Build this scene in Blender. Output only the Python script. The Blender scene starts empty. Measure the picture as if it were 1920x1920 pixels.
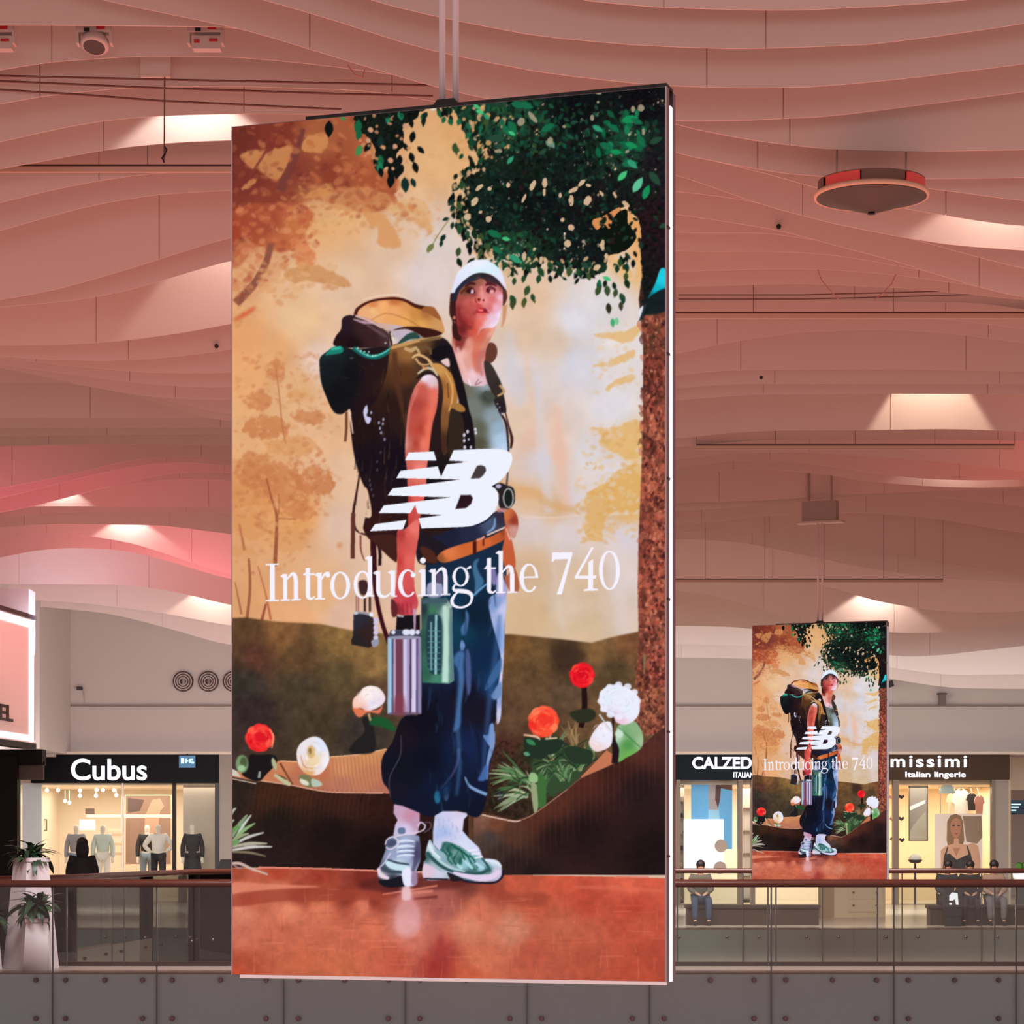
import bpy, math, random
import numpy as np
from mathutils import Vector, Matrix
random.seed(5)
sc = bpy.context.scene
COL = sc.collection
PXF = 5000.0      # focal length in pixels of the 1920 px frame
HOR = 1582.0      # pixel row of the eye level
EYE = 1.6
# ------------------------------------------------------------------ camera, world, exposure
cam = bpy.data.objects.new('camera', bpy.data.cameras.new('camera')); COL.objects.link(cam)
cam.location = (0, 0, EYE); cam.rotation_euler = (math.pi / 2, 0, 0)
cam.data.sensor_width = 36; cam.data.sensor_fit = 'HORIZONTAL'; cam.data.lens = PXF / 1920 * 36
cam.data.shift_y = (HOR - 960) / 1920; cam.data.clip_end = 300; cam.data.clip_start = .1
sc.camera = cam
sc.view_settings.view_transform = 'Standard'; sc.view_settings.look = 'None'
sc.view_settings.exposure = 0; sc.view_settings.gamma = 1; sc.view_settings.use_curve_mapping = False
wd = bpy.data.worlds.new('world'); sc.world = wd; wd.use_nodes = True
wd.node_tree.nodes['Background'].inputs[0].default_value = (.375, .25, .232, 1)
wd.node_tree.nodes['Background'].inputs[1].default_value = 1.2
def area(name, loc, size, energy, col, rot=(0, 0, 0), spread=math.pi):
    l = bpy.data.lights.new(name, 'AREA'); l.shape = 'RECTANGLE'; l.size, l.size_y = size; l.energy = energy; l.color = col; l.spread = spread
    o = bpy.data.objects.new(name, l); o.location = loc; o.rotation_euler = rot; COL.objects.link(o); return o
UP = (math.pi, 0, 0)
# added uplights in the two voids that redden the ceiling; no real fixtures
area('void_fill', (0, 19, -2.4), (14, 11), 1040, (1, .22, .155), UP)
area('void_fill', (3, 43.5, -2.4), (18, 12), 420, (1, .24, .18), UP)
# added area lamps giving the ceiling its pink, red and bluish tints
area('pink_wash', (-7.8, 44, 4.6), (1.5, 8), 120, (1, .12, .24), (math.radians(165), math.radians(-14), 0), math.radians(140))
area('pink_wash', (-6.8, 55.5, 5.5), (3, 5), 150, (1, .18, .30), (math.radians(155), math.radians(-20), 0))
area('sign_glow', (-10.0, 59, 6.2), (1, 2), 60, (.72, .78, 1), (math.radians(165), math.radians(-30), 0))
area('red_wash', (9.5, 36, 4.6), (1.5, 8), 170, (1, .12, .09), (math.radians(165), math.radians(15), 0), math.radians(140))
# added fill lamps brightening bridge, concourse and walls; one stands behind the viewer
DN = math.radians(115)
area('hall_fill', (0, 30, 6.1), (14, 1.6), 800, (1, .96, .95), (math.radians(30), 0, 0), DN)
area('hall_fill', (0, 47, 5.9), (18, 1.6), 1300, (1, .93, .90), (math.radians(18), 0, 0), DN)
area('concourse_fill', (1, 61, 5.3), (26, 1.6), 1300, (1, .93, .93), (math.radians(30), 0, 0), DN)
area('wall_fill', (2, 60.5, 4.4), (28, 1), 560, (.86, .95, 1), (math.radians(72), 0, 0))
area('wall_fill', (2, 50.8, 4.6), (28, 1), 170, (1, .62, .56), (math.radians(76), 0, 0))
area('hall_fill', (0, -8, 4.5), (16, 4), 470, (.90, .96, 1), (math.radians(80), 0, 0))
# ---------------------------------------------------------------- advert picture shown on both LED screens
class Paint:
    """tiny rasteriser: picture coordinates X0..X0+W, Y0..Y0+H, two samples per unit"""
    def __init__(s, X0, Y0, W, H, S=2):
        s.X0, s.Y0, s.S = X0, Y0, S
        s.w, s.h = int(W * S), int(H * S)
        s.im = np.zeros((s.h, s.w, 3), np.float32)
        s.rng = np.random.RandomState(7)
        s.noise = {}
    def fbm(s, size, k=0):
        key = (size, k)
        if key not in s.noise:
            out = np.zeros((s.h, s.w), np.float32); amp = 1.0; tot = 0
            f = size * s.S
            for o in range(4):
                gw, gh = int(s.w / f) + 3, int(s.h / f) + 3
                g = s.rng.rand(gh, gw).astype(np.float32)
                yy = np.arange(s.h) / f; xx = np.arange(s.w) / f
                yi = yy.astype(int); xi = xx.astype(int)
                fy = (yy - yi); fx = (xx - xi)
                fy = (fy * fy * (3 - 2 * fy))[:, None].astype(np.float32); fx = (fx * fx * (3 - 2 * fx))[None].astype(np.float32)
                rows = g[yi] * (1 - fy) + g[yi + 1] * fy
                out += amp * (rows[:, xi] * (1 - fx) + rows[:, xi + 1] * fx)
                tot += amp; amp *= .55; f = f / 2
                if f < 1.5: break
            s.noise[key] = out / tot
        return s.noise[key]
    def smooth(s, pts, n=6):
        p = np.array(pts, float); N = len(p); out = []
        for i in range(N):
            a, b, c, d = p[i - 1], p[i], p[(i + 1) % N], p[(i + 2) % N]
            for k in range(n):
                t = k / n
                out.append(.5 * ((2 * b) + (-a + c) * t + (2 * a - 5 * b + 4 * c - d) * t * t + (-a + 3 * b - 3 * c + d) * t ** 3))
        return np.array(out)
    def mask(s, pts, pad=0, clip=None):
        p = (np.array(pts, float) - [s.X0, s.Y0]) * s.S
        pd = int(pad * s.S) + 2
        x0 = max(0, int(p[:, 0].min()) - pd); x1 = min(s.w, int(p[:, 0].max()) + pd + 1)
        y0 = max(0, int(p[:, 1].min()) - pd); y1 = min(s.h, int(p[:, 1].max()) + pd + 1)
        if x1 <= x0 or y1 <= y0: return None
        X = (np.arange(x0, x1) + .5).astype(np.float32)[None]; Y = (np.arange(y0, y1) + .5)
        m = np.zeros((y1 - y0, x1 - x0), bool)
        q = np.roll(p, -1, 0)
        for (ax, ay), (bx, by) in zip(p, q):
            lo, hi = (ay, by) if ay < by else (by, ay)
            i0 = int(np.searchsorted(Y, lo)); i1 = int(np.searchsorted(Y, hi))
            if i1 <= i0: continue
            xi = (ax + (Y[i0:i1] - ay) * (bx - ax) / (by - ay))[:, None]
            m[i0:i1] ^= X < xi
        return (y0, y1, x0, x1), m.astype(np.float32)
    def blur(s, m, r):
        r = r * s.S
        n = max(1, int(round(r * .6)))
        if r < .6: return m
        for _ in range(3):
            for ax in (0, 1):
                c = np.cumsum(np.pad(m, [(n + 1, n) if a == ax else (0, 0) for a in (0, 1)], mode='edge'), axis=ax)
                m = (c[2 * n + 1:] - c[:-2 * n - 1]) / (2 * n + 1) if ax == 0 else (c[:, 2 * n + 1:] - c[:, :-2 * n - 1]) / (2 * n + 1)
        return m
    def field(s, box, ctrl, p=1.6):
        y0, y1, x0, x1 = box
        st = 8
        ys = np.arange(y0, y1 + st, st); xs = np.arange(x0, x1 + st, st)
        YY, XX = np.meshgrid(ys / s.S + s.Y0, xs / s.S + s.X0, indexing='ij')
        num = np.zeros(YY.shape + (3,)); den = np.zeros(YY.shape)
        for (cx, cy, col) in ctrl:
            wgt = 1 / ((XX - cx) ** 2 + (YY - cy) ** 2 + 9) ** p
            num += wgt[..., None] * np.array(col); den += wgt
        g = num / den[..., None]
        fy = (np.arange(y0, y1) - y0) / st; fx = (np.arange(x0, x1) - x0) / st
        yi = fy.astype(int); xi = fx.astype(int); fy = (fy - yi)[:, None, None]; fx = (fx - xi)[None, :, None]
        yj = np.minimum(yi + 1, len(ys) - 1); xj = np.minimum(xi + 1, len(xs) - 1)
        r = g[yi] * (1 - fy) + g[yj] * fy
        return (r[:, xi] * (1 - fx) + r[:, xj] * fx).astype(np.float32)
    def put(s, box, m, col, a=1., grain=None):
        y0, y1, x0, x1 = box
        if isinstance(col, list): c = s.field(box, col)
        else: c = np.array(col, np.float32)[None, None]
        if grain:
            size, amt = grain
            c = c * (1 + amt * (s.fbm(size)[y0:y1, x0:x1, None] - .5) * 2)
        m = np.clip(m * a, 0, 1)[..., None]
        s.im[y0:y1, x0:x1] = s.im[y0:y1, x0:x1] * (1 - m) + c * m
    def poly(s, pts, col, f=0, a=1., sm=True, rough=None, grain=None):
        if sm and len(pts) > 2: pts = s.smooth(pts)
        r = s.mask(pts, pad=f * 2.5 + (8 if rough else 0))
        if r is None: return
        box, m = r
        if f: m = s.blur(m, f)
        if rough:
            size, amt = rough
            y0, y1, x0, x1 = box
            hard = 1.6 if f >= 3 else 4
            nz = .65 * s.fbm(size, 1)[y0:y1, x0:x1] + .35 * s.fbm(size * 2.2, 2)[y0:y1, x0:x1]
            m = np.clip((m + amt * 1.5 * (nz - .5) * 2 - .5) * hard + .5, 0, 1) * np.clip(m * 8, 0, 1)
        s.put(box, m, col, a, grain)
    def stroke(s, pts, w, col, f=0, a=1., sm=True, grain=None):
        p = np.array(pts, float)
        if sm and len(p) > 2:
            n = 6; q = []; ww = []
            w_ = np.array(w if hasattr(w, '__len__') else [w] * len(p), float)
            for i in range(len(p) - 1):
                A = p[max(i - 1, 0)]; B = p[i]; C_ = p[i + 1]; D = p[min(i + 2, len(p) - 1)]
                for k in range(n):
                    t = k / n
                    q.append(.5 * ((2 * B) + (-A + C_) * t + (2 * A - 5 * B + 4 * C_ - D) * t * t + (-A + 3 * B - 3 * C_ + D) * t ** 3))
                    ww.append(w_[i] * (1 - t) + w_[i + 1] * t)
            q.append(p[-1]); ww.append(w_[-1]); p = np.array(q); w_ = np.array(ww)
        else:
            w_ = np.array(w if hasattr(w, '__len__') else [w] * len(p), float)
        d = np.gradient(p, axis=0) if len(p) > 2 else np.array([p[1] - p[0]] * 2)
        d /= (np.linalg.norm(d, axis=1)[:, None] + 1e-9)
        nrm = np.stack([-d[:, 1], d[:, 0]], 1) * (w_ / 2)[:, None]
        s.poly(np.concatenate([p + nrm, (p - nrm)[::-1]]), col, f, a, sm=False, grain=grain)
    def ell(s, cx, cy, rx, ry, col, rot=0, f=0, a=1., rough=None, grain=None):
        t = np.linspace(0, 2 * math.pi, 25)[:-1]; c, sn = math.cos(rot), math.sin(rot)
        x = rx * np.cos(t); y = ry * np.sin(t)
        s.poly(np.stack([cx + x * c - y * sn, cy + x * sn + y * c], 1), col, f, a, sm=False, rough=rough, grain=grain)
    def ring(s, cx, cy, rx, ry, wv, wh, col):
        """an o with thick sides (wv) and thin top (wh)"""
        t = np.linspace(0, 2 * math.pi, 41)
        o = np.stack([cx + rx * np.cos(t), cy + ry * np.sin(t)], 1)
        i = np.stack([cx + (rx - wv) * np.cos(t), cy + (ry - wh) * np.sin(t)], 1)[::-1]
        s.poly(np.concatenate([o, i]), col, sm=False)
    def leaf(s, x, y, L, ang, w, col, f=0, a=1.):
        c, sn = math.cos(ang), math.sin(ang)
        u = [(0, 0), (.22, .38), (.5, .5), (.75, .34), (1, 0), (.75, -.34), (.5, -.5), (.22, -.38)]
        s.poly([(x + (p * L) * c - (q * w) * sn, y + (p * L) * sn + (q * w) * c) for p, q in u], col, f, a, sm=False)

def paint_advert():
    P = Paint(428, 156, 830, 1692)
    rng = np.random.RandomState(11)
    def C(x0, y0, k): return lambda pts: [(x0 + X / k, y0 + Y / k) for X, Y in pts]
    c1, c2, c3, c4, c5 = C(430, 150, 4.571), C(850, 150, 4.571), C(580, 470, 4.8), C(430, 560, 7.11), C(900, 560, 5.19)
    c6, c7 = C(430, 820, 4.571), C(820, 820, 4.571)
    b1, b2, b3, b4, b5, b6, fc = C(430, 1220, 6.4), C(640, 1040, 5.333), C(680, 1360, 6), C(900, 1220, 5.19), C(420, 1460, 4.8), C(860, 1460, 4.571), C(820, 470, 12)
    full = [(420, 150), (1270, 150), (1270, 1860), (420, 1860)]
    # ---- painted backdrop
    P.poly(full, [(450, 260, (150, 75, 50)), (560, 330, (190, 110, 70)), (640, 300, (188, 115, 72)), (640, 400, (225, 172, 120)), (590, 420, (224, 168, 116)),
        (750, 450, (226, 190, 160)), (700, 560, (228, 188, 158)), (820, 300, (226, 176, 124)), (870, 250, (222, 165, 112)), (820, 470, (222, 205, 198)), (800, 520, (220, 202, 200)),
        (640, 540, (226, 190, 160)), (460, 700, (230, 166, 112)), (460, 640, (228, 160, 108)), (520, 660, (228, 168, 116)), (560, 600, (230, 188, 146)), (600, 680, (228, 198, 184)), (560, 720, (226, 176, 128)),
        (470, 820, (228, 172, 122)), (620, 800, (230, 180, 138)), (470, 920, (220, 148, 92)), (560, 960, (224, 158, 98)), (640, 900, (230, 190, 158)), (640, 980, (226, 190, 168)),
        (700, 1080, (226, 190, 165)), (600, 1120, (230, 178, 130)), (470, 1120, (222, 162, 112)), (560, 1150, (228, 168, 122)), (640, 1150, (224, 182, 158)), (980, 700, (216, 205, 208)), (1000, 620, (224, 192, 165)), (1040, 640, (222, 196, 176)),
        (1080, 600, (222, 218, 226)), (1085, 680, (218, 214, 224)), (1180, 650, (228, 218, 216)), (970, 800, (226, 196, 172)), (1000, 820, (228, 190, 168)), (1020, 860, (216, 206, 212)), (1045, 850, (228, 192, 172)), (1080, 930, (222, 208, 210)),
        (1100, 850, (220, 212, 214)), (1150, 760, (222, 216, 222)), (1150, 880, (222, 212, 216)), (1190, 830, (230, 198, 150)), (1180, 960, (224, 180, 120)), (1000, 940, (222, 185, 152)), (1040, 950, (220, 180, 140)),
        (1000, 985, (216, 198, 196)), (1060, 1000, (220, 205, 204)), (1180, 1000, (218, 206, 214)), (1000, 1060, (214, 180, 146)), (1100, 1090, (215, 185, 155)), (1180, 1080, (222, 205, 200)), (1000, 1150, (212, 178, 140)), (1060, 1130, (216, 192, 168)),
        (1100, 1180, (214, 185, 152)), (1180, 1160, (218, 195, 178)), (1190, 480, (232, 180, 115)), (1130, 560, (222, 214, 216)), (1000, 560, (226, 190, 160))], sm=False, grain=(40, .05))
    for x, y0, y1, w, col, a in ((985, 620, 800, 16, (232, 196, 168), .5), (1010, 700, 960, 22, (214, 208, 216), .55), (1045, 760, 960, 20, (232, 184, 160), .55), (955, 620, 760, 24, (208, 202, 208), .5), (1035, 980, 1180, 10, (222, 204, 196), .4), (1150, 1000, 1190, 30, (222, 206, 206), .4), (1120, 700, 900, 16, (216, 208, 216), .4)):
        P.stroke([(x, y0), (x + 8, (y0 + y1) / 2), (x + 22, y1)], [w * .6, w, w * .8], col, f=6, a=a)
    P.stroke(c7([(730, 670), (1000, 680), (1260, 655), (1730, 640)]), 4, (230, 205, 190), f=2, a=.7)
    # amber foliage patches in the backdrop (right)
    for pts in ([(1100, 340), (1400, 310), (1590, 230), (1590, 300), (1450, 420), (1250, 370)], [(1100, 640), (1300, 580), (1500, 480), (1500, 560), (1300, 640)],
                [(1230, 860), (1330, 780), (1500, 730), (1500, 790), (1330, 830), (1270, 890)], [(1080, 1250), (1300, 1240), (1590, 1180), (1590, 1540), (1400, 1520), (1200, 1400), (1180, 1300)],
                [(1050, 1900), (1200, 1800), (1400, 1680), (1580, 1600), (1580, 1900)]):
        P.poly(c5(pts), (226, 178, 112), f=3, a=.8, rough=(9, .6))
    P.poly(c7([(1280, 500), (1500, 330), (1600, 250), (1740, 240), (1730, 600), (1500, 640), (1440, 700), (1420, 860), (1350, 890), (1270, 800), (1290, 650)]), (222, 172, 100), f=4, a=.8, rough=(9, .6))
    P.poly(c7([(1400, 30), (1600, 0), (1760, 0), (1740, 130), (1600, 160), (1480, 100)]), (226, 184, 120), f=4, a=.7, rough=(9, .6))
    P.stroke(c7([(700, 430), (850, 460), (930, 540), (1100, 600), (1300, 600)]), [8, 14, 16, 14, 6], (216, 166, 112), f=4, a=.6)
    P.poly(c5([(100, 1700), (400, 1800), (600, 1920), (330, 1920)]), (222, 170, 118), f=8, a=.7)
    # dark red foliage of the top left corner
    P.poly([(434, 236), (600, 222), (690, 215), (700, 300), (745, 330), (730, 385), (680, 400), (600, 372), (540, 400), (440, 440)], [(450, 260, (108, 46, 38)), (520, 260, (125, 52, 40)), (600, 260, (165, 92, 58)), (470, 330, (120, 50, 42)), (560, 320, (135, 62, 48)), (620, 330, (140, 62, 44)), (690, 330, (165, 82, 52)), (500, 380, (135, 60, 45)), (720, 300, (185, 105, 66)), (600, 370, (190, 118, 75))], f=6, rough=(14, .55))
    P.poly([(434, 400), (520, 380), (590, 395), (570, 440), (540, 470), (480, 470), (434, 500)], [(440, 450, (160, 66, 46)), (500, 420, (160, 74, 52)), (560, 420, (196, 112, 70)), (520, 460, (190, 104, 66))], f=6, rough=(14, .6))
    P.poly([(600, 370), (680, 350), (760, 380), (800, 400), (810, 440), (780, 400), (700, 390), (640, 392)], (206, 142, 92), f=5, a=.75, rough=(10, .6))
    P.poly(c1([(1150, 1100), (1300, 1130), (1440, 1300), (1450, 1440), (1290, 1420), (1280, 1300), (1200, 1220)]), (214, 148, 92), f=4, a=.8, rough=(9, .6))
    P.poly(c1([(1550, 1000), (1700, 1060), (1750, 1300), (1600, 1200), (1350, 1130)]), (222, 172, 118), f=4, a=.7, rough=(9, .6))
    P.poly(c1([(540, 1350), (680, 1400), (750, 1560), (620, 1640), (560, 1500)]), (214, 128, 82), f=4, a=.8, rough=(9, .6))
    P.poly(c1([(480, 1640), (760, 1590), (1040, 1730), (980, 1770), (700, 1720), (560, 1740)]), (204, 144, 92), f=4, a=.85, rough=(9, .5))
    P.poly(c1([(40, 1380), (300, 1430), (500, 1500), (400, 1700), (250, 1850), (100, 1900), (40, 1850)]), (214, 150, 100), f=5, a=.5, rough=(12, .8))
    for pts in ([(100, 640), (280, 600), (330, 620), (240, 760), (150, 720)], [(260, 700), (340, 620), (530, 560), (550, 600), (450, 830), (380, 850), (260, 770)], [(620, 560), (700, 480), (830, 460), (850, 560), (800, 620), (660, 620)],
                [(600, 900), (700, 960), (860, 880), (900, 960), (780, 1010), (640, 1000)], [(100, 940), (190, 860), (260, 840), (180, 930)]):
        P.poly(c1(pts), (205, 138, 84), f=3, a=.85, rough=(8, .45))
    P.stroke(c1([(640, 420), (590, 600), (530, 760), (440, 950)]), [9, 12, 14, 20], (118, 60, 52), f=2)
    P.stroke(c1([(330, 600), (240, 740), (180, 830)]), [5, 4, 3], (125, 58, 46), f=1.5)
    P.stroke(c1([(360, 1400), (320, 1560), (220, 1740), (60, 1910)]), [12, 13, 14, 17], (142, 82, 66), f=1.5)
    P.stroke(c1([(60, 1480), (160, 1440), (300, 1400)]), [8, 6, 3], (180, 88, 60), f=3, a=.6)
    P.stroke([(440, 600), (465, 585), (482, 575)], [7, 9, 5], (206, 92, 56), f=3, a=.8)
    # painted trees on the left
    for (x, y, rx, ry, a) in ((518, 693, 17, 22, .7), (485, 752, 26, 18, .7), (560, 740, 20, 10, .5), (500, 800, 45, 22, .8), (580, 780, 34, 12, .7), (548, 835, 50, 20, .6), (480, 880, 40, 34, .7), (530, 905, 38, 40, .7), (590, 900, 36, 28, .85), (560, 955, 30, 16, .7), (470, 985, 34, 26, .6), (540, 1010, 40, 24, .4), (460, 935, 24, 20, .6), (450, 1030, 30, 10, .5)):
        P.ell(x, y, rx, ry, (200, 124, 78) if a > .65 else (214, 148, 92), f=5, a=a, rough=(9, .9))
    P.stroke([(518, 690), (524, 740), (530, 800), (536, 830)], [2, 3, 3, 2], (184, 112, 76), f=1.2, a=.7)
    P.stroke([(500, 895), (508, 930), (518, 962), (518, 1000), (515, 1060)], [2.5, 3.5, 5, 6, 8], (158, 88, 60), f=1)
    P.stroke([(522, 925), (523, 950), (518, 975)], [2, 3, 3], (164, 96, 66), f=1)
    P.stroke([(520, 970), (556, 972)], [2.5, 2], (180, 108, 70), f=1, sm=False)
    P.stroke([(440, 1090), (452, 1150)], [2, 4], (170, 104, 74), f=1, sm=False)
    P.stroke([(466, 1045), (468, 1100), (462, 1160)], [4, 5, 6], (160, 94, 66), f=1)
    P.stroke([(448, 980), (458, 1030)], [2, 4], (176, 96, 70), f=1.5, sm=False)
    P.stroke([(483, 1060), (497, 1110), (507, 1160)], [2, 3, 5], (190, 112, 78), f=1)
    P.stroke([(498, 1130), (489, 1165)], [4, 6], (160, 84, 64), f=1, sm=False)
    P.stroke([(638, 1015), (636, 1025)], [8, 10], (214, 150, 110), f=3, sm=False)
    # small brush dabs that break up the painted foliage
    def inside(poly, x, y):
        c = False; j = len(poly) - 1
        for i in range(len(poly)):
            if (poly[i][1] > y) != (poly[j][1] > y) and x < (poly[j][0] - poly[i][0]) * (y - poly[i][1]) / (poly[j][1] - poly[i][1]) + poly[i][0]: c = not c
            j = i
        return c
    def dabs(poly, n, cols, r0, r1, a=.6, f=1.4):
        xs = [p[0] for p in poly]; ys = [p[1] for p in poly]; k = 0; t = 0
        while k < n and t < n * 8:
            t += 1; x = rng.uniform(min(xs), max(xs)); y = rng.uniform(min(ys), max(ys))
            if not inside(poly, x, y): continue
            k += 1; r_ = rng.uniform(r0, r1)
            P.ell(x, y, r_ * rng.uniform(.8, 1.7), r_ * rng.uniform(.5, 1), cols[rng.randint(len(cols))], rot=rng.uniform(-.9, .9), f=f, a=a * rng.uniform(.4, 1))
    R1 = [(120, 50, 42), (140, 64, 48), (104, 44, 38), (160, 84, 56)]; R2 = [(196, 112, 70), (206, 128, 82), (184, 98, 62)]; R3 = [(214, 152, 98), (222, 166, 112), (206, 140, 88)]
    dabs([(436, 236), (600, 225), (700, 215), (760, 330), (740, 400), (600, 390), (540, 410), (436, 480)], 170, R1 + R2, 3, 8, .55, 2)
    dabs([(560, 330), (700, 290), (770, 340), (790, 420), (700, 410), (560, 400)], 110, R2 + [(160, 84, 56)], 3, 7, .6, 1.8)
    dabs([(436, 380), (590, 380), (600, 450), (560, 500), (436, 560)], 150, [(160, 70, 50), (184, 92, 62), (206, 120, 78), (222, 152, 104)], 3, 8, .55, 2)
    dabs([(560, 380), (830, 380), (830, 450), (740, 430), (600, 440)], 80, R3, 2.5, 6, .5, 1.8)
    dabs([(440, 480), (560, 470), (650, 510), (650, 540), (540, 560), (440, 620)], 120, R3 + [(200, 122, 78), (230, 178, 126)], 2.5, 7, .5, 1.8)
    dabs([(700, 230), (860, 215), (870, 300), (820, 330), (790, 450), (740, 420), (760, 330)], 60, R3[:2] + [(226, 176, 124)], 3, 7, .35, 2)
    dabs([(438, 660), (620, 660), (640, 800), (600, 830), (620, 950), (560, 1060), (438, 1080)], 420, [(196, 120, 76), (206, 134, 86), (216, 150, 98), (186, 108, 72), (228, 172, 122)], 2, 6, .45, 1.6)
    dabs([(438, 860), (600, 840), (640, 900), (600, 960), (500, 1000), (438, 960)], 200, [(190, 112, 72), (202, 128, 82), (222, 160, 110)], 2, 6, .55, 1.4)
    dabs([(1100, 610), (1205, 600), (1205, 720), (1100, 740)], 60, [(228, 184, 120), (222, 206, 200), (230, 196, 146)], 2, 6, .5, 1.8)
    dabs([(1110, 790), (1205, 780), (1205, 1000), (1090, 1030), (1080, 920)], 260, [(224, 176, 106), (216, 164, 92), (228, 192, 136), (222, 206, 200)], 2, 6, .6, 1.6)
    # hill
    P.poly([(420, 1158), (460, 1156), (520, 1164), (600, 1168), (660, 1180), (760, 1190), (900, 1188), (960, 1187), (1010, 1192), (1060, 1197), (1110, 1203), (1160, 1190), (1210, 1180), (1260, 1180), (1260, 1600), (420, 1600)],
        [(450, 1180, (92, 64, 42)), (520, 1190, (130, 88, 54)), (640, 1195, (138, 104, 60)), (700, 1240, (140, 106, 64)), (480, 1230, (88, 54, 42)), (560, 1230, (96, 68, 44)), (460, 1280, (56, 50, 44)), (470, 1330, (52, 40, 40)), (560, 1290, (72, 60, 46)), (640, 1270, (90, 72, 48)), (700, 1300, (84, 62, 46)),
         (600, 1350, (70, 56, 42)), (680, 1370, (58, 50, 46)), (960, 1205, (112, 78, 46)), (1010, 1220, (112, 82, 50)), (1060, 1228, (62, 44, 34)), (1120, 1215, (132, 96, 60)), (1190, 1200, (122, 80, 52)), (1000, 1270, (98, 72, 48)), (1060, 1300, (92, 70, 52)), (960, 1340, (92, 66, 48)), (1150, 1260, (88, 68, 46)), (1120, 1340, (110, 80, 54)), (940, 1420, (70, 40, 32)), (1000, 1420, (76, 46, 34))], f=2, sm=False, grain=(14, .22))
    P.poly([(1030, 1215), (1060, 1208), (1100, 1222), (1090, 1240), (1050, 1238)], (66, 46, 36), f=6, a=.7)
    # ---- wooden planter behind (orange inner face)
    P.poly(b1([(0, 1420), (60, 1440), (600, 1310), (800, 1330), (1200, 1260), (1560, 1235), (1880, 1170), (1920, 1180), (1920, 1710), (1300, 1700), (700, 1600), (330, 1560), (0, 1500)]),
        [(500, 1430, (196, 120, 84)), (530, 1428, (205, 130, 90)), (560, 1460, (186, 112, 84)), (600, 1450, (190, 112, 78)), (640, 1440, (214, 144, 98)), (690, 1415, (212, 144, 92)), (640, 1470, (186, 118, 96)), (700, 1450, (196, 126, 92)), (715, 1480, (180, 112, 92)), (600, 1475, (180, 112, 86))], sm=False)
    for x in range(622, 722, 7):
        P.stroke([(x, 1422 - (x - 620) * .1), (x + 3, 1450), (x + 9, 1482)], [2, 2.6, 1.6], (168, 100, 72), f=1, a=.55)
    P.poly(b1([(20, 1410), (70, 1430), (130, 1510), (20, 1490)]), (205, 200, 180), sm=False)
    P.stroke(b1([(600, 1315), (810, 1325)]), 2.4, (222, 170, 132), sm=False)
    P.stroke(b1([(1200, 1265), (1560, 1235), (1880, 1170)]), 2.2, (220, 170, 130))
    # planter inside right (orange)
    P.poly(b4([(990, 1220), (1100, 1110), (1240, 960), (1300, 1000), (1300, 1100), (1000, 1250)]), (196, 118, 84), sm=False)
    # ---- plants behind front board
    def blades(cx, cy, n, a0, a1, L0, L1, cols, w=3.4, f=.6):
        for i in range(n):
            a = math.radians(rng.uniform(a0, a1)); L = rng.uniform(L0, L1); c = cols[rng.randint(len(cols))]
            x0, y0 = cx + rng.uniform(-8, 8), cy + rng.uniform(-5, 5)
            x1, y1 = x0 + L * math.cos(a), y0 - L * math.sin(a)
            mx, my = (x0 + x1) / 2 - 3 * math.sin(a), (y0 + y1) / 2 - rng.uniform(2, 8)
            P.stroke([(x0, y0), (mx, my), (x1, y1)], [w, w, .8], c, f=f)
    P.poly(b4([(20, 1560), (60, 1350), (130, 1050), (150, 850), (420, 900), (560, 850), (760, 820), (900, 930), (1080, 960), (1160, 1040), (1040, 1130), (960, 1230), (800, 1340), (700, 1440), (500, 1590), (350, 1640)]), [(930, 1500, (48, 34, 26)), (960, 1440, (60, 40, 30)), (1000, 1400, (44, 52, 34)), (1080, 1420, (46, 54, 40)), (960, 1390, (66, 40, 32))], sm=False, grain=(6, .5))
    G = [(96, 130, 84), (66, 104, 62), (128, 152, 112), (44, 74, 46), (160, 172, 140), (34, 50, 34), (150, 130, 90)]
    P.poly(b4([(560, 1000), (900, 950), (1050, 1080), (900, 1300), (700, 1400), (520, 1250)]), (52, 74, 48), f=3, rough=(5, .8))
    blades(1060, 1460, 40, 40, 150, 14, 44, [(70, 110, 66), (40, 66, 42), (110, 140, 100), (150, 160, 120)], 2.6)
    blades(1110, 1420, 26, 50, 150, 12, 34, [(60, 96, 58), (90, 120, 80), (150, 130, 90)], 2.4)
    blades(1035, 1420, 34, 20, 160, 25, 62, G)
    blades(1085, 1440, 26, 30, 160, 20, 52, G)
    blades(1015, 1490, 30, 60, 150, 20, 60, G[:5])
    blades(985, 1462, 30, 130, 200, 30, 75, G[:5], 4)
    blades(985, 1490, 22, 165, 215, 20, 70, G[:5] + [(190, 190, 160)], 4)
    blades(1080, 1395, 10, 70, 130, 20, 55, [(160, 130, 90), (140, 112, 76)], 2.4)
    for _ in range(70):
        x, y = rng.uniform(925, 1110), rng.uniform(1390, 1510)
        if y > 1400 + (1110 - x) * .75 or y < 1520 - (x - 900) * .9: continue
        a = rng.uniform(-2.8, -.3); P.stroke([(x, y), (x + 14 * math.cos(a), y + 14 * math.sin(a)), (x + 30 * math.cos(a + .15), y + 30 * math.sin(a + .15))], [2.6, 2.2, .6], [(28, 36, 26), (40, 60, 40), (150, 168, 126), (90, 120, 78)][rng.randint(4)], f=.5, a=.9)
    P.poly(b4([(830, 960), (900, 920), (1080, 960), (1110, 1010), (1060, 1090), (900, 1080)]), (40, 54, 40), f=1, rough=(6, .4))
    P.poly(b4([(570, 1200), (640, 1230), (650, 1400), (640, 1500), (560, 1500)]), (64, 106, 56), f=.8)
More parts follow.
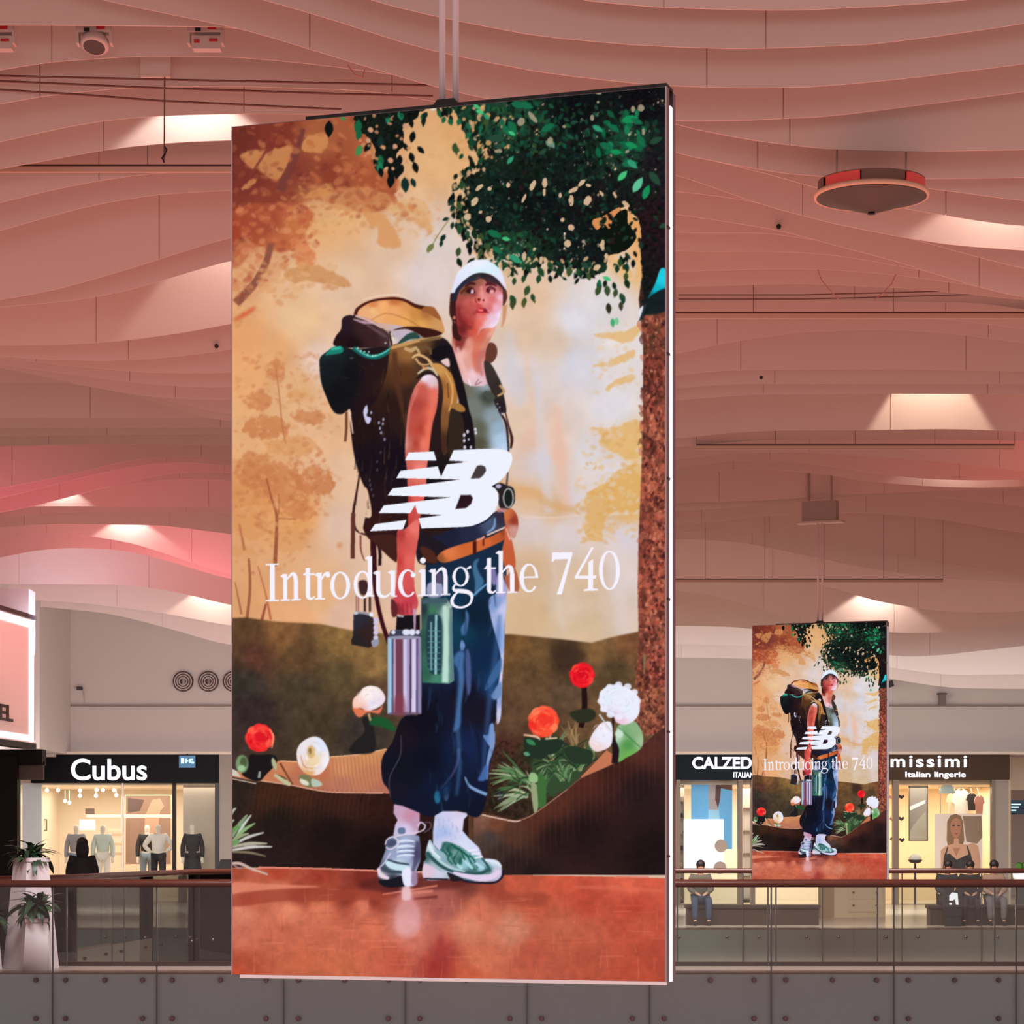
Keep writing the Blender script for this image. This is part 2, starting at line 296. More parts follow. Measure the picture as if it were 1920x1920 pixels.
    P.poly(b4([(500, 1300), (550, 1300), (570, 1520), (530, 1560)]), (150, 160, 120), f=.8)
    P.poly(b4([(500, 1180), (560, 1200), (560, 1270), (480, 1260)]), (150, 184, 130), f=.8)
    # bark ground at right bottom of trunk handled with the trunk below
    # ---- front board (dark wood)
    P.poly(b5([(40, -20), (60, -5), (280, 40), (330, 15), (600, 55), (1000, 118), (1440, 128), (1500, 130), (2200, 300), (2200, 830), (1380, 830), (900, 800), (330, 795), (40, 800)]),
        [(450, 1480, (44, 34, 30)), (500, 1490, (62, 36, 26)), (560, 1480, (66, 36, 26)), (640, 1500, (58, 32, 26)), (700, 1500, (50, 26, 22)), (520, 1540, (34, 26, 22)), (620, 1560, (30, 20, 20)), (700, 1600, (26, 16, 18)), (480, 1600, (40, 28, 28))], sm=False, grain=(8, .12))
    for x in range(470, 700, 9):
        P.stroke([(x, 1470 + (x - 470) * .05), (x - 6, 1505), (x - 9, 1535)], [2, 2, 1], (92, 54, 36), f=1.5, a=.35)
    P.stroke(b5([(60, -6), (280, 38)]), 2, (190, 165, 150), sm=False)
    P.stroke(b5([(330, 12), (600, 52), (800, 92), (1000, 118), (1430, 124)]), [3, 2.6, 2.6, 2.4, 2.2], (206, 150, 126))
    # right front board
    P.poly(b4([(-60, 1570), (20, 1590), (340, 1655), (520, 1590), (700, 1460), (860, 1340), (1000, 1230), (1250, 1120), (1420, 1030), (1620, 880), (1800, 740), (1830, 720), (1830, 2180), (-60, 2180)]),
        [(905, 1535, (130, 88, 74)), (930, 1545, (112, 66, 46)), (960, 1560, (84, 52, 40)), (920, 1570, (70, 58, 56)), (940, 1600, (56, 42, 40)), (960, 1620, (44, 30, 28)), (1000, 1530, (84, 44, 34)), (1040, 1500, (84, 44, 34)), (1100, 1450, (82, 40, 34)), (1150, 1430, (64, 32, 28)), (1200, 1400, (84, 44, 38)), (1240, 1375, (80, 44, 40)), (1040, 1570, (40, 24, 24)), (1100, 1560, (36, 22, 24)), (1200, 1480, (40, 26, 28)), (1230, 1600, (30, 20, 22)), (1000, 1640, (36, 26, 26))], sm=False, grain=(9, .1))
    for x in range(900, 1240, 11):
        y0 = np.interp(x, [900, 965, 1035, 1092, 1172, 1250], [1530, 1540, 1500, 1460, 1420, 1362])
        P.stroke([(x, y0), (x, y0 + 45), (x + 1, y0 + 95)], [1.6, 1.6, .8], (112, 64, 48), f=1, a=.3)
    P.stroke(b4([(20, 1590), (180, 1625), (340, 1655), (400, 1645)]), [3, 3, 3, 2], (208, 168, 156))
    P.stroke(b4([(400, 1645), (520, 1590), (700, 1460), (860, 1340)]), 2, (150, 112, 96))
    P.stroke(b4([(860, 1340), (1000, 1230), (1250, 1120), (1420, 1030), (1640, 870)]), 1.6, (128, 88, 70), a=.7)
    # ---- red floor
    P.poly([(420, 1627), (620, 1628), (720, 1634), (940, 1640), (1100, 1642), (1270, 1646), (1270, 1860), (420, 1860)],
        [(440, 1638, (165, 74, 54)), (520, 1640, (176, 70, 50)), (600, 1645, (160, 60, 46)), (680, 1650, (120, 44, 36)), (740, 1655, (92, 36, 34)), (440, 1665, (218, 122, 96)), (520, 1662, (206, 118, 92)), (600, 1664, (165, 76, 54)), (460, 1685, (186, 92, 66)), (560, 1675, (160, 66, 50)), (650, 1680, (140, 56, 44)), (700, 1690, (150, 62, 48)), (760, 1690, (190, 110, 100)), (830, 1690, (168, 90, 82)), (880, 1660, (124, 60, 50)), (930, 1665, (160, 70, 54)),
         (450, 1710, (214, 128, 104)), (540, 1710, (222, 130, 100)), (600, 1705, (214, 118, 88)), (680, 1700, (212, 116, 92)), (760, 1730, (222, 150, 140)), (700, 1740, (212, 112, 84)), (450, 1760, (206, 112, 90)), (540, 1750, (196, 102, 78)), (620, 1770, (200, 104, 76)), (700, 1780, (200, 100, 74)), (780, 1760, (200, 110, 92)), (450, 1800, (176, 80, 58)), (560, 1800, (196, 100, 70)), (440, 1825, (190, 80, 54)), (640, 1820, (200, 104, 72)), (740, 1800, (192, 88, 68)),
         (830, 1790, (168, 66, 58)), (820, 1815, (164, 58, 50)), (880, 1740, (216, 132, 104)), (900, 1700, (206, 112, 86)), (960, 1655, (196, 88, 64)), (1000, 1690, (190, 86, 62)), (1050, 1650, (206, 88, 64)), (1100, 1690, (186, 74, 56)), (1180, 1660, (214, 98, 72)), (1240, 1655, (214, 92, 70)), (1190, 1700, (184, 70, 54)), (960, 1740, (206, 130, 104)), (1060, 1740, (192, 98, 74)), (1200, 1730, (192, 84, 62)), (900, 1800, (206, 112, 82)), (1000, 1790, (184, 86, 66)), (1100, 1800, (180, 82, 62)), (1230, 1800, (176, 74, 56)), (1100, 1750, (190, 92, 70)), (880, 1830, (196, 92, 62)), (1200, 1835, (186, 78, 56))], sm=False, grain=(12, .1))
    P.poly(b5([(60, 935), (400, 945), (840, 965), (700, 985), (400, 1000), (60, 1040)]), (222, 132, 106), f=1.5, a=.8)
    P.poly(b5([(60, 1040), (500, 990), (800, 985), (1200, 1000), (1500, 1030), (1500, 1075), (900, 1100), (500, 1100), (60, 1150)]), (158, 66, 50), f=2, a=.7)
    P.poly(b5([(1400, 880), (1700, 870), (2300, 880), (2100, 980), (1800, 1000), (1450, 1020), (1200, 960)]), (90, 36, 34), f=5, a=.75)
    P.stroke(b5([(1420, 1040), (1650, 1005), (1920, 960)]), [2, 4, 3], (206, 118, 100), f=1)
    P.stroke(b5([(1600, 1040), (1750, 1020), (1880, 1010)]), [3, 7, 5], (214, 128, 108), f=1.5, a=.9)
    P.stroke(b5([(1700, 1080), (1920, 1060)]), [3, 6], (110, 46, 40), f=2, a=.8, sm=False)
    P.stroke(b5([(300, 795), (900, 808), (1380, 826)]), 3, (226, 136, 118))
    P.stroke(b5([(1690, 838), (1800, 840)]), 2.4, (222, 160, 150), sm=False)
    P.stroke(b6([(1360, 835), (1640, 840)]), 2.2, (225, 140, 125), sm=False)
    P.stroke(b6([(1000, 925), (1300, 935), (1760, 960)]), [5, 8, 6], (222, 110, 86), f=2.5, a=.55)
    P.poly(b6([(350, 960), (500, 985), (750, 980), (760, 1080), (600, 1090), (360, 1040)]), (152, 66, 50), f=4, a=.6)
    for _ in range(150):
        x, y = rng.uniform(450, 1235), rng.uniform(1660, 1820)
        a = rng.uniform(.15, .42); c = (236, 134, 108) if rng.rand() < .8 else (160, 62, 48)
        if rng.rand() < .5: P.stroke([(x, y), (x + rng.uniform(-6, 6), y + rng.uniform(12, 45))], [1, 2.2], c, f=1, a=a, sm=False)
        else: P.stroke([(x, y), (x + rng.uniform(15, 55), y + rng.uniform(-2, 2))], [1.4, 2], c, f=1, a=a, sm=False)
    P.poly(b5([(1590, 960), (1680, 960), (1700, 1100), (1760, 1180), (1740, 1400), (1560, 1400), (1540, 1200), (1600, 1080)]), (226, 168, 172), f=5, a=.6)
    P.poly(b5([(1610, 965), (1665, 965), (1675, 1080), (1600, 1080)]), (238, 200, 204), f=1.5, a=.8)
    P.poly([(836, 1810), (832, 1770), (825, 1750), (815, 1790), (800, 1825)], (150, 50, 50), f=4, a=.4)
    # plant at the left edge
    for (x0, y0, x1, y1, w, c) in ((55, 320, 100, 260, 5, (176, 182, 170)), (55, 400, 85, 370, 4, (160, 170, 150)), (60, 520, 200, 320, 8, (130, 156, 120)), (90, 540, 235, 320, 6, (196, 206, 190)), (80, 540, 270, 395, 7, (140, 172, 120)), (60, 560, 215, 490, 7, (150, 160, 120)), (60, 470, 140, 430, 8, (104, 150, 84)),
            (70, 590, 350, 480, 6, (196, 196, 186)), (60, 610, 380, 580, 7, (178, 170, 150)), (60, 640, 425, 610, 6, (206, 200, 194)), (60, 655, 370, 695, 5, (128, 114, 92)), (60, 600, 130, 560, 9, (110, 150, 96))):
        (x0, y0), (x1, y1) = b5([(x0, y0), (x1, y1)])
        P.stroke([(x0, y0), ((x0 + x1) / 2, (y0 + y1) / 2 - 3), (x1, y1)], [w * .7, w, w * .35], c, f=.5)
    P.stroke(b5([(60, 760), (130, 760), (220, 800), (300, 830), (385, 860)]), [5, 6, 5, 4, 3], (206, 176, 166), f=.5)
    P.stroke(b5([(70, 770), (120, 800), (160, 795)]), [3, 4, 2], (170, 130, 124), f=.5)
    # ---- flowers
    def rose(cx, cy, r, base, lite, dark):
        P.ell(cx, cy, r * .88, r * .9, base, f=1)
        for i in range(11):
            a = i * .571 + rng.uniform(-.15, .15); q = r * rng.uniform(.24, .36)
            P.ell(cx + (r - q * .9) * math.cos(a), cy + (r - q * .9) * math.sin(a), q * 1.1, q * .8, [base, lite, dark][i % 3] if i % 2 else base, rot=a + 1.57, f=.8, a=.9)
        P.ell(cx + r * .15, cy - r * .1, r * .5, r * .45, dark, f=r * .12, a=.7)
        for i in range(24):
            a = rng.uniform(0, 6.28); rr = r * rng.uniform(.2, .92); w = r * rng.uniform(.08, .2)
            pts = [(cx + rr * math.cos(a + t) + rng.uniform(-1, 1), cy + rr * .95 * math.sin(a + t)) for t in (0, .3, .6, .9)]
            P.stroke(pts, [w * .4, w, w, w * .3], lite if i % 2 else dark, f=1.1, a=.5)
    P.poly(b1([(240, 1240), (330, 1240), (520, 1240), (560, 1330), (430, 1480), (330, 1560), (140, 1480), (200, 1350)]), (30, 24, 26), f=1)
    P.ell(452, 1431, 12, 17, (118, 150, 108), f=1.5); P.ell(455, 1428, 7, 10, (78, 92, 60), f=2); P.ell(451, 1439, 7, 6, (160, 196, 150), f=2)
    P.stroke(b1([(355, 1440), (345, 1520)]), [4, 5], (150, 160, 150), f=.8, sm=False)
    P.leaf(509, 1418, 28, 1.3, 9, (176, 176, 138), f=.7); P.leaf(513, 1452, 26, .35, 7, (78, 64, 36), f=.7)
    P.stroke(b1([(600, 1340), (680, 1480), (750, 1600)]), [4, 3, 3], (110, 62, 40), f=.6)
    P.stroke(b1([(530, 1480), (650, 1560), (720, 1600)]), [5, 8, 7], (190, 190, 150), f=1)
    rose(485, 1382, 28, (244, 50, 48), (255, 96, 76), (214, 18, 34))
    P.stroke(b1([(470, 930), (520, 1020), (500, 1160)]), [2, 4, 2], (250, 140, 108), f=1)
    P.poly(b1([(850, 1480), (960, 1500), (1000, 1620), (900, 1620), (830, 1540)]), (120, 120, 80), f=1)
    P.poly(b1([(840, 1530), (930, 1560), (940, 1610), (860, 1590)]), (220, 220, 200), f=.7)
    P.poly(b1([(980, 1530), (1080, 1560), (1100, 1610), (990, 1620)]), (180, 196, 180), f=.7)
    P.poly(b1([(800, 1200), (860, 1090), (1000, 1020), (1110, 1060), (1180, 1180), (1190, 1310), (1120, 1440), (1020, 1490), (900, 1460), (820, 1350)]), [(570, 1400, (236, 226, 232)), (600, 1395, (226, 232, 250)), (612, 1430, (244, 240, 250)), (560, 1420, (240, 224, 222)), (585, 1425, (240, 214, 170)), (580, 1445, (224, 168, 108)), (595, 1445, (240, 226, 222))], f=.6)
    P.ell(582, 1408, 8, 12, (214, 176, 110), f=2, a=.9); P.ell(580, 1407, 3, 6, (150, 112, 60), f=1.2)
    P.stroke(b1([(850, 1250), (880, 1360), (950, 1440)]), [2, 3, 2], (196, 134, 90), f=1, a=.7)
    # mid white rose and its leaves
    P.poly(b1([(1590, 800), (1720, 790), (1730, 900), (1740, 1200), (1440, 1210), (1500, 1080), (1620, 960)]), (34, 32, 32), f=2)
    P.poly(b1([(1690, 800), (1800, 780), (1920, 830), (2000, 960), (1800, 900), (1690, 880)]), (30, 84, 46), f=1.5)
    P.stroke(b1([(1670, 740), (1690, 830)]), [5, 4], (170, 150, 110), f=.8, sm=False)
    P.poly(b1([(1480, 660), (1620, 700), (1780, 700), (1840, 640), (1800, 740), (1700, 730), (1640, 740), (1560, 790), (1500, 740)]), (222, 118, 84), f=1.2)
    P.poly(b1([(1475, 640), (1490, 560), (1560, 500), (1600, 440), (1690, 410), (1800, 440), (1870, 550), (1830, 640), (1720, 700), (1640, 710), (1580, 680), (1500, 680)]), [(690, 1300, (250, 240, 238)), (700, 1320, (232, 226, 246)), (670, 1318, (250, 206, 190)), (705, 1328, (240, 214, 220)), (672, 1330, (246, 170, 140))], f=.8)
    # right flowers
    P.stroke(b4([(1020, 330), (1025, 560), (990, 740)]), [10, 11, 10], (36, 18, 20), f=.8)
    P.poly(b4([(880, 600), (990, 560), (1100, 560), (1140, 620), (1080, 680), (960, 690)]), (44, 48, 34), f=2)
    rose(1093, 1264, 25, (240, 28, 40), (255, 70, 60), (206, 12, 34))
    P.poly(b4([(450, 830), (580, 850), (760, 850), (820, 880), (760, 980), (660, 1010), (600, 1050), (480, 1010), (430, 900)]), (34, 50, 38), f=1)
    P.leaf(987, 1385, 22, .5, 10, (60, 128, 84), f=.7); P.leaf(982, 1410, 14, .3, 8, (92, 150, 120), f=.7)
    P.stroke(b4([(430, 810), (560, 830), (590, 860)]), [3, 4, 2], (230, 190, 160), f=.7)
    P.stroke(b4([(640, 850), (760, 840)]), [3, 3], (210, 186, 150), f=.7, sm=False)
    rose(1020, 1351, 31, (250, 84, 56), (255, 130, 88), (240, 48, 40))
    # ---- tree trunk on the right
    P.poly([(1203, 380), (1212, 470), (1200, 560), (1208, 640), (1208, 800), (1204, 900), (1200, 1000), (1198, 1100), (1200, 1200), (1192, 1290), (1186, 1330), (1200, 1380), (1230, 1375), (1260, 1350), (1260, 200), (1215, 200)],
        [(1215, 400, (42, 24, 26)), (1240, 480, (38, 22, 26)), (1225, 560, (60, 34, 30)), (1215, 620, (92, 56, 42)), (1240, 600, (130, 72, 52)), (1230, 700, (128, 62, 48)), (1215, 720, (84, 44, 36)), (1235, 800, (150, 80, 58)), (1210, 830, (96, 50, 40)), (1230, 900, (160, 84, 62)), (1235, 1000, (168, 88, 66)), (1208, 1000, (104, 52, 44)), (1230, 1100, (165, 86, 66)), (1215, 1200, (130, 72, 56)), (1240, 1260, (128, 58, 50)), (1215, 1300, (150, 90, 64)), (1235, 1340, (140, 84, 62))], f=.8, sm=False, grain=(5, .45))
    for _ in range(260):
        y = rng.uniform(590, 1370); x = rng.uniform(1204, 1250)
        P.ell(x, y, rng.uniform(3, 7), rng.uniform(5, 14), [(70, 34, 30), (196, 106, 82), (140, 66, 52)][rng.randint(3)], rot=rng.uniform(-.8, .8), f=2, a=rng.uniform(.25, .6), rough=(4, .6))
    for _ in range(700):
        y = rng.uniform(590, 1375); x = rng.uniform(1206, 1252)
        if y > 1250: x = rng.uniform(1194, 1252)
        k = rng.rand(); c = (62, 26, 26) if k < .4 else ((214, 130, 104) if k < .72 else (180, 78, 62))
        if x < 1214 and k > .4: c = (110, 62, 48)
        P.ell(x, y, rng.uniform(1.2, 3.4), rng.uniform(2, 5.5), c, rot=rng.uniform(-.6, .6), f=.6, a=rng.uniform(.3, .8))
    P.stroke([(1211, 1225), (1210, 1262)], [5, 2], (130, 112, 76), f=1, sm=False)
    P.stroke([(1203, 440), (1207, 520)], [5, 3], (214, 140, 80), f=1.5, a=.8, sm=False)
    P.poly(b4([(1340, 760), (1400, 700), (1500, 670), (1580, 760), (1600, 880), (1560, 960), (1440, 1030), (1340, 1060)]), [(1175, 1370, (120, 168, 112)), (1190, 1360, (140, 176, 130)), (1205, 1390, (160, 190, 150)), (1180, 1395, (84, 150, 78)), (1185, 1415, (110, 176, 84)), (1160, 1375, (190, 220, 196))], f=.8)
    P.stroke(b4([(1340, 720), (1460, 830), (1580, 940)]), [2, 3, 2], (60, 120, 66), f=1, a=.7)
    P.ell(1163, 1374, 8, 7, (200, 228, 206), f=1.5)
    P.stroke(b4([(1310, 640), (1295, 820), (1330, 950), (1320, 1090)]), [3, 7, 13, 12], (34, 22, 28), f=.7)
    P.poly(b4([(1070, 880), (1130, 760), (1200, 690), (1290, 700), (1290, 900), (1180, 970), (1110, 960)]), [(1130, 1380, (238, 236, 252)), (1120, 1400, (240, 214, 216)), (1140, 1360, (242, 238, 252))], f=.7)
    P.stroke(b4([(1170, 610), (1290, 780)]), [3, 2.4], (206, 206, 206), f=.6, sm=False)
    P.poly(b4([(1170, 470), (1180, 400), (1240, 340), (1340, 320), (1440, 350), (1530, 410), (1565, 480), (1560, 600), (1500, 680), (1420, 710), (1340, 690), (1300, 620), (1200, 570)]), [(1160, 1310, (236, 236, 254)), (1180, 1330, (234, 240, 255)), (1160, 1350, (236, 200, 220)), (1140, 1300, (226, 236, 250))], f=.7)
    def petals(cx, cy, rx, ry, n, cols):
        for q in range(n):
            a = rng.uniform(0, 6.28); t = rng.uniform(.25, .95); w = rng.uniform(1, 2.6)
            P.stroke([(cx + rx * t * math.cos(a + u), cy + ry * t * math.sin(a + u)) for u in (0, .25, .5, .75)], [.5, w, w, .5], cols[rng.randint(len(cols))], f=.8, a=.55)
    petals(1163, 1313, 34, 30, 34, [(206, 206, 232), (255, 250, 255), (226, 206, 222), (214, 220, 244)])
    petals(1128, 1376, 18, 22, 14, [(214, 206, 226), (255, 250, 255), (236, 200, 206)])
    petals(691, 1307, 26, 20, 22, [(214, 200, 222), (255, 250, 255), (246, 206, 190)])
    petals(585, 1416, 27, 31, 30, [(206, 206, 226), (255, 252, 255), (226, 196, 170), (236, 226, 232)])
    for q in range(12):
        a = q * .52; P.ell(1163 + 34 * math.cos(a), 1312 + 30 * math.sin(a), 7, 6, (236, 236, 252), f=.8, a=.9)
    # ---- foliage
    dark = [(12, 24, 18), (20, 36, 24), (10, 18, 16), (24, 16, 18), (16, 30, 30)]
    mid = [(26, 62, 44), (22, 78, 56), (34, 84, 50), (18, 60, 50), (40, 70, 40)]
    lite = [(40, 140, 96), (60, 160, 110), (26, 118, 84), (90, 170, 120)]
    can = c2([(-40, 150), (300, 90), (800, 20), (1850, -60), (1850, 1900), (1640, 1900), (1620, 1500), (1600, 1200), (1500, 1080), (1440, 1090), (1560, 1300), (1540, 1400), (1460, 1480), (1350, 1500), (1300, 1640), (1160, 1700), (1000, 1560), (930, 1600), (800, 1560), (700, 1600), (560, 1600), (430, 1520), (300, 1480), (200, 1300), (60, 1240), (30, 1100), (120, 980), (60, 900), (180, 760), (250, 680), (330, 620), (430, 600), (280, 560), (160, 620), (60, 330)])
    P.poly(can, [(900, 200, (30, 60, 46)), (960, 220, (34, 62, 44)), (1000, 300, (20, 28, 24)), (1080, 200, (14, 16, 18)), (1200, 200, (16, 14, 18)), (1000, 380, (14, 20, 20)), (1100, 380, (20, 22, 22)), (1230, 300, (26, 24, 28)), (930, 420, (16, 30, 26)), (960, 480, (34, 66, 46)), (1100, 480, (18, 26, 26)), (1230, 420, (34, 20, 24)), (1150, 430, (16, 22, 20)), (1180, 270, (28, 60, 44))], f=2.4, sm=False, rough=(8, .75), grain=(5, .45))
    P.poly(c2([(1200, 1200), (1300, 1160), (1420, 1090), (1440, 1110), (1380, 1180), (1350, 1270), (1300, 1230), (1240, 1280)]), (214, 140, 84), f=1, rough=(5, .3))
    P.poly(c2([(1500, 1110), (1560, 1180), (1610, 1240), (1620, 1400), (1590, 1560), (1560, 1700), (1530, 1620), (1440, 1530), (1380, 1530), (1430, 1480), (1530, 1430), (1590, 1330), (1560, 1260), (1500, 1220)]), [(1195, 430, (226, 160, 96)), (1180, 490, (224, 200, 180)), (1200, 480, (230, 170, 110))], f=1, rough=(5, .3))
    P.poly(c2([(1440, 1120), (1500, 1110), (1510, 1230), (1570, 1300), (1570, 1370), (1480, 1460), (1380, 1460), (1310, 1430), (1290, 1340), (1360, 1270), (1400, 1180)]), (14, 20, 14), f=.8, rough=(6, .25))
    def scatter(n, x0, x1, y0, y1, cols, L=(9, 17), up=False, a=1):
        for _ in range(n):
            x, y = rng.uniform(x0, x1), rng.uniform(y0, y1)
            ang = rng.uniform(.2, 2.9) if not up else rng.uniform(0, 6.28)
            l = rng.uniform(*L)
            P.leaf(x, y, l, ang, l * rng.uniform(.4, .6), cols[rng.randint(len(cols))], f=.5, a=a)
    scatter(330, 900, 1245, 185, 470, dark + [(24, 44, 34), (30, 52, 40), (36, 26, 28)]); scatter(150, 900, 1150, 190, 480, dark + mid[:1]); scatter(60, 905, 1060, 190, 270, mid); scatter(70, 900, 1000, 430, 500, mid)
    scatter(40, 930, 1050, 200, 290, mid + dark); scatter(30, 1040, 1120, 480, 520, mid[:3] + dark)
    for t in np.linspace(0, 1, 60):
        bx = np.interp(t, [0, .2, .4, .55, .7, .85, 1], [905, 868, 862, 895, 960, 1080, 1190]); by = np.interp(t, [0, .2, .4, .55, .7, .85, 1], [290, 345, 410, 465, 492, 500, 480])
        for q in range(4):
            x, y = bx + rng.uniform(-16, 14), by + rng.uniform(-12, 14)
            if rng.rand() < .5: P.leaf(x, y, rng.uniform(12, 21), rng.uniform(.8, 2.6), rng.uniform(6, 10), [(16, 26, 20), (24, 50, 36), (12, 18, 16)][rng.randint(3)], f=.6)
            else: P.ell(x, y, rng.uniform(1.5, 4), rng.uniform(3, 7), (222, 178, 134), rot=rng.uniform(-1, 1), f=1, a=.8)
    # fringe leaves hanging against the light backdrop
    for (x, y) in c2([(60, 250), (130, 350), (180, 440), (290, 370), (160, 570), (230, 610), (20, 580), (40, 610), (100, 800), (130, 860), (80, 900), (160, 1010), (60, 1080), (110, 1190), (60, 1280), (130, 1320), (190, 1320), (240, 1480), (50, 1470), (60, 1560), (250, 1340), (300, 1430), (500, 1640), (560, 1560), (610, 1700), (640, 1800), (690, 1860), (740, 1700), (760, 1640), (840, 1700), (840, 1590), (1000, 1640), (930, 1620), (1080, 1640), (1170, 1680), (1260, 1760), (1310, 1740), (1330, 1800), (1390, 1760), (1440, 1560), (1490, 1680), (1500, 1740), (1460, 1860), (520, 1880), (530, 1720), (620, 1890), (1250, 1800), (1200, 1640), (1400, 1820)]):
        c = [(24, 44, 28), (36, 70, 42), (58, 78, 44), (20, 30, 24)][rng.randint(4)]
        l = rng.uniform(15, 22); an = rng.uniform(1.0, 2.0)
        P.leaf(x - l / 2 * math.cos(an), y - l / 2 * math.sin(an), l, an, l * .55, c, f=.5)
    for (x, y, an) in ((956, 470, 1.2), (868, 560, 1.5),):
        pass
    # hanging cluster (left)
    P.poly(c1([(1090, 300), (1300, 250), (1640, 200), (1600, 330), (1500, 400), (1500, 560), (1440, 640), (1480, 760), (1440, 840), (1360, 740), (1300, 800), (1240, 720), (1260, 600), (1180, 480), (1100, 420)]), (20, 26, 22), f=1.5, rough=(6, .6), grain=(4, .5))
    for (X, Y, l, an, k) in ((865, 350, 34, 1.6, 0), (960, 310, 14, .8, 3), (1120, 340, 30, 1.7, 1), (1130, 420, 24, 1.8, 1), (1140, 560, 24, 2.0, 3), (1100, 640, 12, -.5, 3), (1300, 640, 26, 1.5, 1), (1300, 700, 26, 1.6, 2), (1370, 300, 20, 1.6, 2), (1460, 270, 20, 1.2, 2), (1560, 330, 20, 1.4, 0), (1590, 440, 24, 1.8, 0), (1630, 270, 22, 2.2, 0), (1620, 570, 20, .8, 0), (1560, 620, 22, 1.3, 0), (1590, 700, 24, 1.3, 0), (1510, 830, 32, 1.5, 4), (1570, 840, 20, 1.2, 4), (1470, 640, 22, 1.6, 0), (1490, 720, 24, 1.8, 0), (1450, 760, 22, 1.7, 0), (1400, 720, 32, 1.6, 0), (1400, 800, 30, 1.7, 0), (1300, 750, 20, 1.4, 0), (1370, 620, 20, 1.5, 0), (1440, 560, 20, 1.8, 0), (1500, 540, 18, 1.1, 0), (1220, 540, 22, 2.2, 0), (1310, 480, 26, 1.7, 4), (1250, 380, 24, 1.4, 0), (1420, 420, 26, 1.5, 0), (1480, 420, 24, 1.6, 0), (1860, 1320, 18, 2.2, 4), (1760, 1400, 22, 2.3, 5), (1830, 1370, 14, 1.8, 4), (1890, 1180, 14, 2.8, 4)):
        (x, y), = c1([(X, Y)])
        P.leaf(x, y, l * .95, an, l * .5, [(16, 20, 18), (26, 96, 60), (34, 120, 84), (60, 140, 76), (22, 46, 40), (110, 120, 70)][k], f=.5)
    P.stroke(c1([(1900, 1180), (1800, 1320), (1710, 1480)]), [1.5, 1.5, 2], (120, 124, 76), f=.5)
    for (X, Y, r) in ((1220, 430, 8), (1200, 520, 7), (1330, 580, 6), (1430, 570, 7), (1390, 690, 8), (1520, 400, 9), (1410, 760, 5)):
        (x, y), = c1([(X, Y)]); P.ell(x, y, r * .7, r * .6, (205, 150, 120), rot=.8, f=.7)
    P.ell(814, 204, 5, 4, (214, 210, 200), f=.8)
    for _ in range(70):
        x, y = rng.uniform(862, 965), rng.uniform(200, 300)
        if (x - 862) / 103 > rng.rand() * 1.25: continue
        P.ell(x, y, rng.uniform(2, 6), rng.uniform(2, 7), [(222, 170, 112), (214, 158, 100), (206, 160, 120)][rng.randint(3)], rot=rng.uniform(-1, 1), f=1.1, a=.85)
    for _ in range(46):
        x, y = rng.uniform(860, 965), rng.uniform(192, 300); P.leaf(x, y, rng.uniform(12, 20), rng.uniform(.6, 2.4), rng.uniform(6, 10), [(22, 66, 46), (18, 40, 30), (30, 96, 66), (24, 30, 24)][rng.randint(4)], f=.6)
    for _ in range(40):
        x, y = rng.uniform(690, 860), rng.uniform(186, 222); P.leaf(x, y, rng.uniform(12, 20), rng.uniform(1.0, 2.2), rng.uniform(6, 10), [(20, 26, 22), (18, 40, 30), (26, 90, 60), (16, 18, 18)][rng.randint(4)], f=.6)
    for _ in range(24):
        x, y = rng.uniform(672, 770), rng.uniform(215, 320); P.ell(x, y, rng.uniform(1.5, 4.5), rng.uniform(1.5, 5), (204, 140, 100), rot=rng.uniform(-1, 1), f=1, a=.8)
    # lit leaves
    scatter(70, 960, 1240, 190, 300, [(20, 70, 50), (26, 60, 44), (34, 84, 62)], (9, 17), True, .8); scatter(60, 905, 1150, 300, 470, [(24, 52, 42), (30, 44, 36), (20, 58, 50)], (8, 15), True, .8)
    for _ in range(60): P.ell(rng.uniform(905, 1235), rng.uniform(190, 480), 1.6, 2.2, [(150, 140, 120), (90, 110, 90), (200, 176, 146)][rng.randint(3)], f=.7, a=rng.uniform(.3, .8))
    scatter(26, 1120, 1215, 220, 300, [(18, 96, 62), (26, 120, 80), (22, 84, 56)], (12, 22), True)
    for (X, Y, l, an, k) in ((1200, 390, 24, .5, 1), (1450, 350, 34, -.2, 2), (1530, 330, 26, .4, 0), (1260, 540, 30, .4, 0), (1350, 610, 24, .1, 2), (1480, 540, 26, .3, 2), (1450, 720, 32, -.1, 0), (1500, 680, 26, .7, 1), (1590, 460, 30, 1.1, 0), (1420, 860, 26, -.8, 3), (1550, 960, 34, -1.0, 4), (1640, 1020, 30, -1.2, 2), (1690, 780, 34, .9, 5), (1770, 1260, 22, -.4, 5), (1690, 540, 28, -.4, 5), (1340, 380, 26, .6, 0),
            (480, 350, 30, 1.0, 0), (500, 200, 30, .2, 0), (570, 200, 30, .3, 0), (430, 380, 26, 1.0, 0), (180, 210, 16, .6, 3), (200, 260, 18, .4, 3), (270, 290, 16, .8, 1), (480, 440, 16, .5, 3), (470, 720, 20, -.9, 1), (300, 500, 34, 0, 5), (350, 560, 20, .2, 5), (420, 1350, 18, .2, 3), (300, 1290, 30, .4, 0), (340, 1420, 24, .6, 0), (480, 1500, 26, .4, 1), (520, 1540, 18, .2, 1), (760, 440, 30, -.5, 0), (800, 520, 18, .8, 6), (850, 520, 16, 1.2, 6), (740, 640, 20, -.6, 5), (1290, 1680, 18, .4, 3), (1260, 1700, 16, 1.5, 0), (1100, 1560, 20, .6, 5)):
        (x, y), = c2([(X, Y)])
        P.leaf(x, y, l, an, l * .45, [(24, 104, 70), (50, 150, 112), (24, 140, 84), (70, 190, 120), (96, 190, 150), (38, 70, 54), (110, 140, 120)][k], f=.6)
